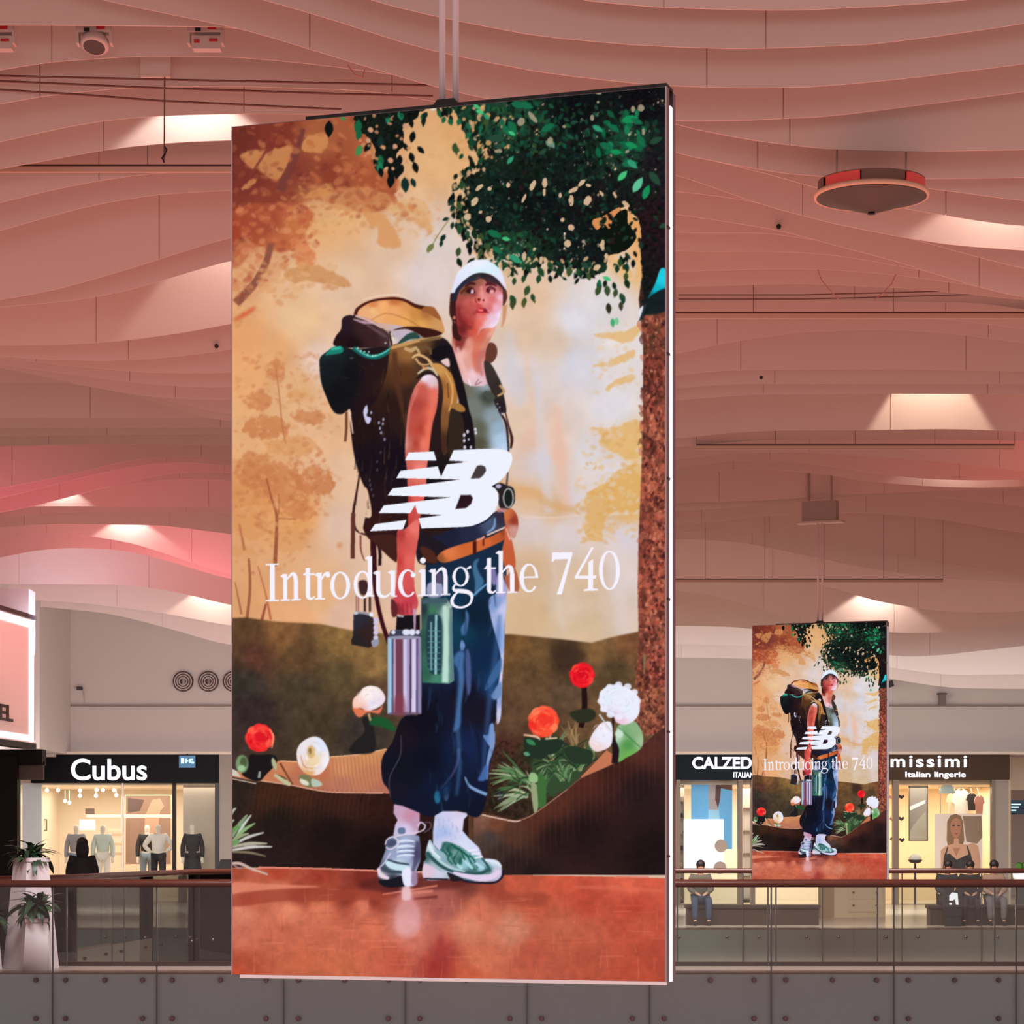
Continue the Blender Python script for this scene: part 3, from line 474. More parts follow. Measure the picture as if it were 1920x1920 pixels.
    for (X, Y, rx, ry, r) in ((690, 900, 5, 11, .4), (795, 880, 5, 10, .1), (790, 960, 3, 8, 0), (615, 1010, 3, 9, .4), (480, 900, 4, 5, 0), (320, 930, 4, 4, 0), (1040, 940, 11, 4, -.5), (1020, 1030, 5, 11, 0), (1110, 880, 4, 9, .8), (1160, 1030, 7, 10, .5), (1170, 900, 6, 3, .3), (925, 985, 3, 5, 0), (1280, 970, 3, 7, -.6), (1395, 980, 3, 7, -.5), (1490, 1060, 9, 4, .6), (945, 1195, 4, 4, 0), (1020, 1260, 6, 6, 0), (990, 1395, 7, 7, 0), (1290, 1410, 4, 11, 0), (1320, 1500, 4, 5, 0), (705, 1445, 3, 3, 0), (615, 1510, 4, 10, .1), (760, 1540, 4, 8, .2), (800, 1550, 4, 7, -.2), (1240, 1600, 8, 5, -.6), (590, 360, 7, 9, .4), (690, 320, 5, 14, -.7), (960, 400, 3, 3, 0), (1250, 190, 3, 3, 0), (1200, 325, 4, 6, 0), (1250, 110, 8, 3, .2), (1620, 240, 7, 7, 0), (1550, 250, 4, 6, 0), (1640, 440, 3, 7, 0), (1500, 610, 4, 3, 0), (310, 1190, 6, 6, .5), (240, 1130, 4, 3, 0), (230, 920, 4, 9, .8), (190, 1040, 6, 10, .6), (130, 1170, 7, 7, 0), (470, 1640, 8, 9, 0), (400, 610, 7, 4, 0), (840, 520, 6, 7, .4)):
        (x, y), = c2([(X, Y)]); P.ell(x, y, rx * .95, ry * .95, (222, 186, 150) if Y > 700 else (160, 150, 124), rot=r, f=.9, a=.92, rough=(3.5, .55))
    # butterfly / blue wing at the edge and white highlight
    P.poly(c2([(1790, 1610), (1850, 1640), (1850, 1780), (1760, 1810), (1680, 1860), (1740, 1740)]), [(1245, 520, (30, 206, 226)), (1235, 545, (20, 180, 200)), (1225, 555, (16, 100, 110))], f=.7)
    P.poly(c2([(1700, 1850), (1850, 1780), (1850, 1960), (1640, 2000)]), (24, 34, 38), f=1.5)
    P.poly(c5([(1560, 100), (1630, 40), (1610, 130), (1570, 190)]), (226, 226, 240), f=.8)
    P.poly(c5([(1590, 0), (1820, 0), (1820, 60), (1700, 80), (1620, 150), (1560, 210), (1600, 80)]), (22, 30, 32), f=1.2, a=.9)
    for (X, Y, l, c) in ((1260, 30, 22, (52, 48, 30)), (1380, 20, 18, (60, 56, 36)), (320, 0, 20, (60, 70, 40)), (430, 0, 17, (80, 84, 44)), (540, 0, 8, (90, 92, 56)), (1300, 180, 18, (70, 170, 110)), (1340, 170, 16, (120, 196, 140)), (1400, -20, 14, (30, 60, 52))):
        (x, y), = c5([(X, Y)]); P.leaf(x, y, l, 1.5, l * .5, c, f=.5)
    # ================= figure
    skin = [(1, 1, 1)]
    # hair bun
    P.ell(920, 660, 14, 20, (100, 58, 46), rot=.2, f=.8)
    # pony hair strands right of face
    P.stroke(c3([(1770, 480), (1760, 600), (1740, 680)]), [8, 6, 2], (196, 132, 92), f=1.4, a=.8)
    # trousers
    P.poly([(830, 965), (880, 985), (940, 955), (952, 1000), (950, 1100), (948, 1150), (946, 1200), (940, 1280), (938, 1330), (928, 1355), (925, 1400), (918, 1440), (914, 1480), (912, 1500), (900, 1528), (885, 1530), (862, 1518), (835, 1522), (810, 1530), (780, 1522), (740, 1508), (728, 1480), (716, 1460), (716, 1420), (735, 1390), (750, 1350), (770, 1335), (785, 1330), (790, 1200), (800, 1050)],
        [(760, 1380, (28, 20, 30)), (790, 1350, (18, 16, 28)), (760, 1440, (18, 20, 30)), (800, 1420, (16, 18, 34)), (740, 1480, (24, 22, 36)), (820, 1480, (18, 26, 50)), (860, 1420, (20, 30, 56)), (880, 1400, (24, 36, 72)), (870, 1300, (22, 20, 36)), (900, 1330, (26, 22, 36)), (860, 1250, (24, 46, 80)), (905, 1230, (18, 40, 70)), (890, 1150, (18, 32, 52)), (860, 1180, (20, 60, 84)), (850, 1120, (20, 50, 76)), (850, 1000, (26, 30, 50)), (900, 970, (36, 36, 56)), (900, 1060, (24, 46, 70)), (930, 1280, (24, 56, 96)), (900, 1480, (20, 26, 52)), (900, 1510, (18, 22, 40)), (780, 1510, (20, 22, 44))], f=.7)
    P.poly(b2([(1560, 380), (1655, 400), (1640, 700), (1630, 1000), (1610, 1300), (1600, 1600), (1560, 1680), (1560, 1450), (1590, 1180), (1600, 1050), (1580, 920), (1500, 620), (1480, 440)]), [(930, 1130, (126, 152, 206)), (945, 1140, (200, 200, 236)), (940, 1200, (150, 172, 226)), (945, 1250, (216, 206, 236)), (935, 1310, (150, 166, 216)), (938, 1340, (200, 200, 230))], f=1)
    P.poly(b2([(1600, 1020), (1610, 1130), (1560, 1230), (1470, 1330), (1440, 1330), (1500, 1180)]), (70, 112, 164), f=2, a=.8)
    P.poly(b2([(1530, 1350), (1600, 1260), (1600, 1400), (1540, 1440), (1500, 1410)]), (110, 140, 190), f=1.5)
    P.poly(b2([(1490, 1690), (1530, 1700), (1520, 1920), (1480, 1900), (1420, 1800), (1470, 1790)]), (116, 150, 204), f=1)
    P.stroke(b3([(1470, 60), (1470, 180), (1440, 300), (1410, 420), (1400, 600)]), [7, 8, 8, 5, 3], (124, 150, 196), f=1)
    P.poly(b3([(1380, 440), (1410, 460), (1390, 600), (1300, 610), (1340, 520)]), (70, 104, 170), f=1.3)
    P.stroke(b3([(1150, 570), (1200, 670), (1300, 730), (1400, 770)]), [2, 5, 6, 6], (122, 158, 200), f=.9)
    P.stroke(b3([(1080, 250), (1070, 400), (1000, 560), (880, 700)]), [5, 4, 3, 2], (64, 72, 110), f=1.4)
    P.ell(*b3([(840, 800)])[0], 6, 12, (38, 104, 140), f=1.5); P.ell(*b3([(940, 760)])[0], 5, 14, (52, 76, 112), f=2)
    P.poly(b3([(930, 500), (1000, 640), (990, 740), (880, 820), (860, 700), (950, 620)]), (22, 42, 74), f=3, a=.7)
    P.stroke(b3([(430, 100), (420, 330), (300, 580), (310, 800)]), [1.6, 2, 2, 1.6], (84, 76, 92), f=.8, a=.8)
    # denim highlights of front leg
    P.poly(b2([(1170, 960), (1230, 980), (1220, 1100), (1230, 1260), (1200, 1500), (1190, 1700), (1120, 1760), (1150, 1600), (1180, 1300), (1170, 1150), (1120, 1050)]), (74, 116, 168), f=2.2, a=.85)
    P.poly(b2([(1250, 540), (1280, 620), (1250, 780), (1210, 790), (1200, 720), (1240, 650)]), (78, 118, 168), f=1.8, a=.85)
    P.poly(b2([(1250, 950), (1290, 1000), (1300, 1300), (1270, 1400), (1250, 1250)]), (72, 86, 134), f=1.6)
    P.poly(b2([(1210, 840), (1240, 900), (1210, 950), (1190, 900)]), (110, 140, 190), f=1)
    P.poly(b2([(1330, 60), (1380, 30), (1360, 100), (1390, 180), (1430, 260), (1380, 350), (1340, 400), (1340, 250), (1320, 150)]), (76, 124, 164), f=2, a=.8)
    P.stroke(b2([(1320, 400), (1400, 330), (1460, 280)]), [3, 4, 3], (100, 150, 196), f=1)
    P.poly(b2([(1480, 150), (1540, 130), (1560, 260), (1520, 290)]), (128, 118, 170), f=1.3)
    P.poly(b2([(1570, 180), (1640, 250), (1660, 380), (1560, 390)]), (176, 168, 214), f=1.3)
    P.stroke([(938, 1150), (930, 1230), (920, 1300), (912, 1380), (905, 1460)], [6, 12, 10, 8, 6], (60, 96, 150), f=4, a=.55)
    P.stroke([(868, 1210), (862, 1290), (858, 1350), (862, 1430), (856, 1490)], [6, 9, 8, 7, 5], (70, 112, 164), f=3, a=.55)
    for _ in range(46):
        x, y = rng.uniform(800, 940), rng.uniform(1090, 1500); L = rng.uniform(12, 50); k = rng.uniform(-.25, .25)
        P.stroke([(x, y), (x + k * L * .5 + 2, y + L / 2), (x + k * L, y + L)], [1, rng.uniform(2, 5), 1], [(46, 78, 116), (14, 16, 30), (30, 54, 88)][rng.randint(3)], f=1.6, a=rng.uniform(.25, .6))
    # sweater at the waist
    P.poly(c7([(-60, 760), (300, 755), (430, 710), (520, 620), (560, 640), (590, 760), (480, 800), (320, 860), (100, 950), (-60, 1000)]), [(840, 1000, (30, 32, 54)), (880, 995, (36, 40, 64)), (920, 975, (70, 86, 116)), (935, 970, (52, 44, 62))], f=.8)
    P.stroke(c7([(500, 680), (490, 760), (430, 810)]), [3, 5, 3], (120, 150, 190), f=1.2)
    # top (grey green)
    P.poly(c3([(1350, 1150), (1480, 1210), (1590, 1180), (1640, 1250), (1700, 1400), (1760, 1560), (1790, 1700), (1790, 1800), (1440, 1800), (1480, 1650), (1450, 1450), (1400, 1300)]), [(870, 730, (110, 106, 92)), (890, 760, (118, 122, 114)), (900, 800, (96, 98, 80)), (900, 830, (84, 78, 62)), (925, 780, (140, 156, 166)), (940, 820, (176, 200, 226)), (945, 838, (190, 210, 236)), (935, 800, (150, 176, 196)), (912, 722, (150, 160, 172)), (915, 740, (60, 66, 56))], f=.7)
    # neck and chest
    P.poly(c3([(1310, 700), (1290, 860), (1330, 1000), (1380, 1150), (1430, 1195), (1520, 1210), (1600, 1190), (1590, 1050), (1600, 880), (1680, 700), (1660, 640), (1400, 640)]), [(870, 640, (200, 110, 90)), (865, 660, (240, 180, 170)), (868, 620, (150, 52, 46)), (895, 625, (224, 108, 84)), (905, 600, (206, 80, 66)), (920, 620, (236, 170, 150)), (915, 640, (206, 130, 110)), (895, 650, (238, 168, 144)), (880, 680, (226, 160, 150)), (890, 700, (240, 200, 206)), (905, 690, (216, 150, 150)), (905, 660, (196, 112, 100)), (875, 640, (226, 150, 136)), (900, 715, (224, 190, 200))], f=.8)
    P.stroke(c3([(1440, 1150), (1460, 1210)]), 2.4, (240, 230, 240), f=.6, sm=False)
    P.stroke(c3([(1530, 1150), (1500, 1200), (1560, 1170)]), 1.4, (140, 90, 96), f=.5)
    P.poly(c3([(1320, 640), (1310, 760), (1330, 900), (1380, 880), (1440, 760), (1560, 700), (1660, 640), (1600, 600), (1400, 600)]), (120, 38, 36), f=3, a=.8)
    P.poly(c3([(1440, 740), (1480, 800), (1470, 960), (1500, 1080), (1540, 1080), (1540, 900), (1600, 760), (1640, 700), (1500, 700)]), (206, 96, 76), f=3, a=.65)
    P.stroke(c3([(1340, 860), (1370, 980), (1420, 1110)]), [5, 9, 6], (238, 186, 178), f=2, a=.8)
    P.stroke(c3([(1560, 900), (1540, 1000), (1560, 1120)]), [4, 7, 4], (190, 112, 104), f=1.8, a=.6)
    # ---- head
    # hair behind
    P.poly(fc([(330, 940), (300, 1100), (290, 1400), (350, 1560), (350, 1800), (400, 1960), (560, 1960), (500, 1300), (480, 900)]), (60, 26, 24), f=.6)
    P.poly(fc([(1480, 850), (1560, 860), (1590, 950), (1590, 1060), (1540, 1180), (1490, 1200)]), (92, 46, 40), f=.6)
    P.poly(fc([(420, 900), (500, 760), (640, 660), (850, 560), (1100, 560), (1350, 660), (1470, 820), (1490, 950), (1490, 1150), (1440, 1400), (1390, 1580), (1300, 1700), (1150, 1720), (1000, 1760), (900, 1900), (540, 1900), (470, 1700), (440, 1400), (430, 1100)]),
        [(868, 560, (168, 76, 70)), (862, 575, (150, 62, 60)), (875, 565, (196, 96, 88)), (885, 570, (190, 84, 78)), (868, 580, (176, 72, 66)), (866, 592, (160, 56, 56)), (880, 590, (184, 74, 68)), (872, 600, (150, 48, 50)), (868, 615, (112, 34, 34)), (885, 605, (178, 62, 58)), (890, 618, (212, 84, 66)), (898, 605, (226, 104, 88)), (905, 597, (236, 120, 112)), (900, 530, (150, 92, 72)), (885, 528, (120, 70, 56)), (872, 545, (112, 72, 46)), (905, 538, (206, 110, 106)), (905, 550, (226, 140, 138)), (918, 540, (206, 120, 120)), (935, 545, (224, 140, 146)), (940, 555, (244, 190, 210)), (925, 560, (222, 112, 112)), (920, 575, (216, 112, 110)), (930, 575, (240, 180, 200)), (940, 590, (240, 226, 250)), (925, 595, (236, 196, 220)), (915, 605, (240, 190, 200)), (925, 610, (240, 222, 245)), (910, 620, (236, 200, 214)), (935, 605, (238, 226, 248)), (895, 562, (236, 130, 108)), (908, 562, (250, 160, 160)), (898, 570, (196, 70, 70)), (890, 550, (150, 64, 60)), (940, 540, (160, 84, 80))], f=.6)
    # brow shadow under the brim
    P.poly(fc([(360, 920), (420, 820), (560, 700), (700, 590), (860, 500), (1010, 480), (1180, 510), (1350, 600), (1470, 740), (1560, 860), (1520, 880), (1440, 800), (1340, 740), (1180, 760), (1080, 640), (980, 620), (880, 660), (760, 690), (600, 790), (500, 920), (440, 1120), (330, 1100)]), [(850, 555, (44, 34, 46)), (870, 535, (40, 42, 66)), (890, 518, (38, 46, 58)), (905, 515, (34, 36, 42)), (925, 520, (46, 40, 52)), (940, 530, (60, 36, 46)), (855, 550, (38, 40, 56)), (900, 522, (96, 58, 54)), (920, 530, (92, 44, 46))], f=.8)
    # brows
    P.stroke(fc([(640, 800), (760, 720), (880, 740)]), [3, 5, 4], (64, 28, 34), f=.7)
    P.stroke(fc([(1100, 760), (1220, 730), (1360, 780)]), [4, 5, 3], (84, 30, 38), f=.7)
    # eyes
    P.poly(fc([(650, 900), (720, 840), (800, 830), (870, 900), (830, 960), (740, 950)]), (60, 22, 26), f=.6)
    P.ell(*fc([(802, 905)])[0], 3.4, 4.0, (228, 190, 208), f=.9)
    P.poly(fc([(1115, 895), (1170, 850), (1250, 835), (1335, 875), (1290, 930), (1180, 940)]), (104, 36, 46), f=.9)
    P.ell(*fc([(1245, 905)])[0], 4.6, 3.6, (236, 166, 164), f=1.0)
    P.ell(*fc([(1165, 880)])[0], 3.4, 4, (92, 30, 40), f=.9); P.ell(*fc([(735, 890)])[0], 3.6, 4, (58, 22, 26), f=.9)
    P.stroke(fc([(540, 950), (640, 860), (740, 810), (840, 840)]), [2, 3, 4, 2], (80, 36, 30), f=.7)
    P.stroke(fc([(1120, 860), (1220, 800), (1340, 860)]), [2, 3.4, 2], (84, 26, 34), f=.6)
    # nose, lips
    P.ell(*fc([(955, 1085)])[0], 2.9, 3.2, (110, 24, 24), f=.6); P.ell(*fc([(1060, 1100)])[0], 2.2, 2.2, (110, 36, 38), f=.6)
    P.stroke(fc([(930, 1150), (1010, 1170), (1100, 1140)]), [2, 3, 2], (236, 130, 122), f=.8)
    P.stroke(fc([(880, 1050), (880, 1120), (920, 1160)]), [2, 3, 2], (150, 50, 50), f=1)
    P.poly(fc([(880, 1340), (950, 1270), (1020, 1270), (1090, 1280), (1150, 1350), (1190, 1395), (1100, 1390), (1000, 1400), (920, 1390)]), (176, 48, 58), f=.8)
    P.stroke(fc([(930, 1310), (1000, 1325), (1050, 1325)]), [2, 4.5, 2], (250, 116, 108), f=.6)
    P.stroke(fc([(900, 1410), (1020, 1420), (1120, 1410)]), [3, 5, 3], (232, 106, 98), f=.9)
    P.ell(*fc([(1100, 1330)])[0], 3.2, 3.6, (126, 40, 56), f=.8)
    P.ell(*fc([(860, 1390)])[0], 4, 4, (150, 36, 44), f=2.4, a=.5)
    P.stroke(fc([(480, 1250), (520, 1500), (640, 1660), (820, 1740)]), [5, 8, 8, 4], (112, 36, 38), f=3, a=.7)
    P.stroke(fc([(1010, 780), (1020, 900), (1040, 1020)]), [3, 4, 4], (240, 160, 152), f=1.6, a=.7)
    P.ell(*fc([(400, 1490)])[0], 2.8, 3, (206, 120, 106), f=.6)
    P.stroke(fc([(400, 1560), (420, 1620)]), [2, 3], (190, 110, 104), f=1, a=.6, sm=False)
    # cap
    P.poly(fc([(330, 920), (380, 760), (420, 620), (480, 470), (600, 360), (720, 260), (860, 200), (1050, 185), (1200, 230), (1350, 330), (1450, 440), (1500, 560), (1540, 680), (1570, 860), (1480, 740), (1360, 610), (1200, 510), (1010, 480), (840, 510), (680, 600), (550, 720), (440, 850), (400, 930)]),
        [(870, 510, (226, 234, 252)), (855, 530, (228, 224, 250)), (850, 540, (220, 228, 250)), (900, 495, (240, 240, 252)), (900, 505, (222, 242, 255)), (930, 505, (218, 238, 252)), (940, 520, (226, 232, 252)), (948, 535, (232, 220, 240)), (880, 490, (236, 236, 248)), (905, 509, (214, 236, 252))], f=.6, sm=True)
    # pack: lid
    P.poly(c3([(420, 580), (430, 530), (520, 460), (640, 425), (800, 415), (940, 470), (1020, 500), (1120, 510), (1160, 550), (1200, 620), (1210, 740), (1000, 700), (760, 710), (600, 660), (500, 620)]),
        [(700, 570, (216, 130, 76)), (720, 572, (246, 176, 112)), (700, 580, (244, 190, 130)), (740, 580, (240, 168, 106)), (780, 590, (206, 140, 72)), (800, 585, (176, 112, 60)), (760, 600, (236, 170, 96)), (790, 610, (226, 160, 84)), (820, 610, (206, 150, 92)), (740, 562, (196, 112, 64)), (690, 585, (236, 172, 122))], f=.8)
    P.stroke(c3([(420, 590), (440, 520), (560, 450), (740, 425), (860, 440), (960, 490), (1060, 515), (1150, 545)]), [7, 6, 4, 5, 5, 7, 8, 4], (74, 30, 24), f=.7)
    P.poly(c3([(1040, 500), (1120, 500), (1160, 550), (1190, 620), (1080, 560), (1020, 540)]), (156, 92, 52), f=1.2)
    P.stroke(c3([(560, 620), (700, 560), (880, 610), (1000, 680)]), [1.5, 2, 3, 3], (170, 112, 62), f=1.2, a=.6)
    P.stroke(c3([(480, 440), (640, 400), (800, 392), (900, 430)]), [1, 2, 2, 1], (246, 224, 206), f=.8, a=.7)
    # roll / upper brown bag
    P.poly(c3([(230, 850), (240, 770), (290, 700), (300, 610), (360, 575), (470, 590), (560, 620), (640, 660), (720, 700), (730, 820), (700, 860), (400, 870)]), [(640, 640, (36, 20, 24)), (650, 610, (40, 26, 36)), (680, 610, (56, 34, 34)), (700, 630, (58, 32, 34)), (720, 620, (78, 52, 54)), (700, 600, (70, 44, 44)), (660, 645, (30, 16, 20))], f=.8)
    P.stroke(c3([(400, 610), (500, 640), (600, 650), (700, 700)]), [2, 6, 4, 3], (178, 142, 158), f=1.2)
    P.stroke(c3([(420, 580), (560, 630), (660, 690)]), [4, 5, 3], (214, 176, 170), f=1)
    P.stroke(c3([(520, 660), (620, 720), (700, 770)]), [3, 5, 4], (112, 84, 88), f=1.4, a=.8)
    P.poly(c3([(620, 650), (760, 660), (900, 690), (1020, 760), (1050, 790), (850, 830), (740, 830), (720, 740)]), [(720, 620, (206, 170, 150)), (745, 625, (190, 172, 186)), (760, 625, (196, 180, 196)), (735, 635, (222, 206, 190)), (790, 630, (150, 140, 136))], f=.8)
    P.poly(c3([(760, 710), (860, 680), (1000, 680), (1150, 710), (1200, 745), (1060, 780), (980, 740), (880, 700)]), (58, 24, 22), f=.8)
    P.poly(c3([(880, 750), (960, 730), (1000, 780), (920, 790), (830, 830), (780, 850)]), (44, 74, 66), f=.9)
    P.stroke(c3([(730, 720), (740, 800), (750, 860)]), [3, 4, 3], (44, 24, 24), f=.8)
    P.stroke(c3([(740, 730), (760, 800)]), [3, 4], (232, 216, 196), f=.9, sm=False)
    # dark barrel bag left
    P.poly(c3([(100, 960), (150, 910), (240, 860), (320, 855), (420, 880), (760, 860), (780, 1000), (760, 1300), (700, 1560), (420, 1560), (370, 1430), (290, 1465), (220, 1440), (160, 1320), (110, 1180), (95, 1040)]), [(620, 680, (24, 26, 30)), (640, 740, (20, 20, 24)), (700, 700, (40, 22, 26)), (690, 760, (36, 20, 26)), (720, 720, (48, 28, 26)), (660, 700, (20, 20, 24)), (615, 665, (26, 46, 46))], f=.8)
    P.poly(c3([(150, 930), (210, 865), (300, 860), (300, 910), (200, 930)]), (28, 128, 112), f=1)
    P.stroke(c3([(200, 880), (290, 868)]), [5, 6], (60, 176, 150), f=1.2, sm=False)
    P.stroke(c3([(400, 870), (500, 930), (600, 950), (700, 910), (750, 860)]), [8, 9, 9, 9, 8], (24, 98, 92), f=1)
    P.stroke(c3([(420, 870), (490, 920), (570, 945), (660, 920), (740, 870)]), [1.6, 2, 3, 3, 2], (90, 200, 186), f=.6)
    for X, Y in ((440, 870), (470, 895), (500, 905), (540, 905), (575, 940), (530, 930), (600, 935), (690, 825)): P.ell(*c3([(X, Y)])[0], 1.7, 1.7, (190, 224, 210), f=.4)
    P.ell(*c3([(385, 960)])[0], 4, 1.6, (70, 70, 84), f=1)
    for _ in range(30):
        x, y = c3([(rng.uniform(260, 720), rng.uniform(640, 1400))])[0]; P.stroke([(x, y), (x + rng.uniform(4, 18), y + rng.uniform(-4, 12))], [1, 3], [(70, 44, 46), (30, 30, 36), (22, 14, 18)][rng.randint(3)], f=1.4, a=.35, sm=False)
    # main pack body
    P.poly(c3([(740, 860), (860, 830), (1000, 800), (1190, 770), (1290, 860), (1300, 1000), (1330, 1400), (1380, 1800), (1380, 2200), (1300, 2480), (900, 2600), (560, 2600), (470, 2400), (560, 2380), (530, 2160), (480, 2080), (420, 1900), (385, 1700), (370, 1480), (420, 1480), (600, 1350), (700, 1100)]),
        [(680, 800, (34, 20, 22)), (700, 860, (26, 18, 24)), (690, 940, (34, 20, 26)), (710, 980, (52, 24, 24)), (740, 760, (44, 26, 24)), (740, 860, (24, 16, 26)), (760, 700, (90, 54, 32)), (765, 660, (150, 100, 56)), (790, 650, (110, 74, 44)), (800, 670, (60, 42, 32)), (830, 655, (30, 22, 26)), (770, 740, (58, 36, 30)), (830, 780, (40, 28, 26)), (850, 820, (36, 26, 26)), (820, 900, (26, 20, 24)), (800, 1000, (42, 26, 26)), (860, 900, (34, 24, 26))], f=.8)
    P.stroke(c3([(770, 900), (790, 1150), (840, 1400), (900, 1700)]), [9, 12, 8, 6], (84, 50, 34), f=2.4, a=.8)
    P.stroke(c3([(740, 870), (880, 830), (1000, 800), (1200, 770)]), [5, 7, 6, 4], (196, 150, 92), f=1)
    P.stroke(c3([(1000, 810), (1100, 790), (1190, 775)]), [3, 6, 5], (122, 92, 60), f=1)
    P.stroke(c3([(860, 870), (920, 890), (970, 870), (1000, 930)]), [6, 8, 6, 4], (196, 158, 112), f=1)
    P.poly(c3([(1100, 900), (1180, 850), (1290, 860), (1260, 950), (1160, 990), (1100, 950)]), (22, 18, 24), f=.8)
    P.stroke(c3([(980, 860), (1080, 870), (1100, 930)]), [5, 6, 4], (104, 78, 50), f=1)
    P.stroke(c3([(930, 960), (980, 930), (1060, 960), (1110, 1020), (1150, 1100)]), [3, 5, 4, 6, 6], (222, 180, 126), f=.8)
    P.stroke(c3([(960, 960), (1000, 1010), (1050, 1020), (1100, 1010)]), [4, 4, 3, 3], (206, 160, 110), f=.8)
    P.stroke(c3([(980, 1100), (1060, 1050), (1130, 1070), (1160, 1120)]), [3, 5, 5, 3], (200, 190, 160), f=.9)
    P.stroke(c3([(1020, 1030), (1060, 1060)]), [3, 4], (224, 140, 90), f=.8, sm=False)
    P.poly(c3([(960, 1150), (1040, 1080), (1120, 1090), (1170, 1180), (1160, 1400), (1200, 1700), (1180, 1840), (1090, 1840), (1120, 1400), (1140, 1180), (1060, 1120)]), (40, 26, 26), f=1)
    for _ in range(60):
        x, y = c3([(rng.uniform(420, 880), rng.uniform(1000, 2380))])[0]; L = rng.uniform(8, 34)
        P.stroke([(x, y), (x + rng.uniform(-4, 4), y + L)], [1, rng.uniform(1.5, 4)], [(72, 44, 34), (16, 12, 18), (58, 34, 34), (96, 66, 48)][rng.randint(4)], f=1.2, a=rng.uniform(.2, .55), sm=False)
    # shoulder strap (ochre) and black strap
    P.poly(c3([(1110, 1010), (1200, 1020), (1290, 1110), (1330, 1220), (1340, 1340), (1300, 1420), (1280, 1600), (1250, 1800), (1200, 1800), (1190, 1500), (1210, 1300), (1190, 1150), (1140, 1070)]), [(825, 690, (206, 148, 84)), (845, 710, (190, 132, 70)), (850, 740, (176, 116, 62)), (840, 780, (130, 84, 48)), (835, 830, (70, 42, 30)), (830, 720, (150, 98, 54))], f=.8)
    P.stroke(c3([(1230, 1080), (1290, 1200), (1290, 1340), (1260, 1440)]), [2, 3, 3, 2], (226, 168, 100), f=.8)
    P.stroke(c3([(1250, 1180), (1260, 1320)]), [2, 3], (110, 66, 36), f=.9, sm=False)
    P.poly(c3([(1260, 870), (1290, 860), (1340, 1010), (1400, 1210), (1440, 1400), (1480, 1560), (1480, 1800), (1260, 1800), (1270, 1500), (1350, 1390), (1330, 1250), (1290, 1100), (1250, 960)]), (26, 20, 24), f=.8)
    P.poly(c3([(1280, 1380), (1340, 1360), (1400, 1400), (1400, 1440), (1300, 1430)]), (166, 118, 60), f=.9)
    P.poly(c3([(1270, 1450), (1330, 1430), (1390, 1500), (1400, 1700), (1380, 1850), (1260, 1850)]), (48, 38, 30), f=1.2)
    for X, Y, r in ((1430, 1620, 2.6), (1500, 1600, 2.4), (1505, 1630, 2.4), (1400, 1650, 2.6), (1400, 1700, 2.4), (1405, 1760, 2.6), (1460, 1760, 2.2), (1440, 1690, 1.6)): P.ell(*c3([(X, Y)])[0], r, r * 1.4, (216, 206, 226), f=.6)
    P.poly(c3([(1190, 990), (1250, 960), (1270, 1000), (1260, 1040)]), (232, 196, 196), f=.8)
    # right strap
    P.poly(c3([(1580, 990), (1640, 1010), (1700, 1110), (1740, 1200), (1760, 1300), (1780, 1440), (1720, 1440), (1680, 1380), (1640, 1250), (1600, 1150)]), [(920, 700, (58, 48, 46)), (935, 730, (52, 42, 38)), (940, 760, (40, 32, 36))], f=.8)
    P.stroke(c3([(1720, 1200), (1760, 1260), (1700, 1300)]), [4, 5, 3], (196, 156, 110), f=.7)
    P.stroke(c3([(1690, 1360), (1720, 1440), (1780, 1560), (1800, 1800)]), [3, 4, 5, 3], (46, 34, 42), f=.8)
    P.stroke(c3([(1770, 1440), (1800, 1560), (1830, 1680), (1820, 1770)]), [2.5, 3, 6, 4], (64, 34, 30), f=.7)
    for X, Y in ((1700, 1370), (1720, 1400), (1700, 1420), (1740, 1460)): P.ell(*c3([(X, Y)])[0], 1.4, 1.4, (190, 186, 200), f=.4)
    P.poly(c3([(1580, 1260), (1650, 1270), (1680, 1320), (1620, 1340)]), (72, 78, 70), f=1)
    # pack details left
    P.stroke(c3([(335, 1440), (335, 1600), (325, 1710)]), [5, 5, 5], (116, 70, 50), f=.7)
    P.stroke(c3([(360, 1420), (380, 1540), (395, 1640)]), [4, 3, 2], (232, 200, 186), f=.8)
    P.poly(c3([(490, 1440), (520, 1380), (530, 1440), (520, 1480), (560, 1500), (540, 1550), (510, 1530)]), (200, 200, 232), f=.8)
    for X, Y in ((560, 1450), (630, 1540), (670, 1510), (665, 1550), (650, 1630), (680, 1690), (640, 1590)): P.ell(*c3([(X, Y)])[0], 1.8, 3, (170, 170, 196), f=.7)
    for X, Y in ((1330, 10), (1205, 360), (1210, 400), (1220, 440), (1235, 490), (1270, 200), (1300, 120), (1270, 270)): P.ell(*c6([(X, Y)])[0], 1.6, 3, (96, 88, 108), f=.8, a=.7)
    # hanging straps beneath the pack
    P.stroke(c6([(1120, 300), (1090, 480), (1065, 640), (1085, 780), (1180, 830)]), [3, 4, 5, 4, 3], (60, 30, 30), f=.7)
    P.poly(c6([(1135, 395), (1175, 480), (1170, 650), (1130, 810), (1100, 760), (1085, 650), (1100, 520)]), (222, 186, 160), f=.8)
    P.stroke(c6([(1062, 640), (1058, 1030)]), 8, (98, 54, 44), f=.6, sm=False)
    P.stroke(c6([(1125, 830), (1130, 960), (1160, 1050)]), [4, 3, 2], (130, 72, 60), f=.7)
    P.stroke(c6([(1235, 850), (1240, 1100), (1260, 1350), (1310, 1580), (1370, 1760)]), [12, 11, 8, 8, 8], (58, 18, 26), f=.7)
    P.stroke(c6([(1250, 850), (1290, 960), (1290, 1090)]), [3, 6, 6], (44, 26, 28), f=.7)
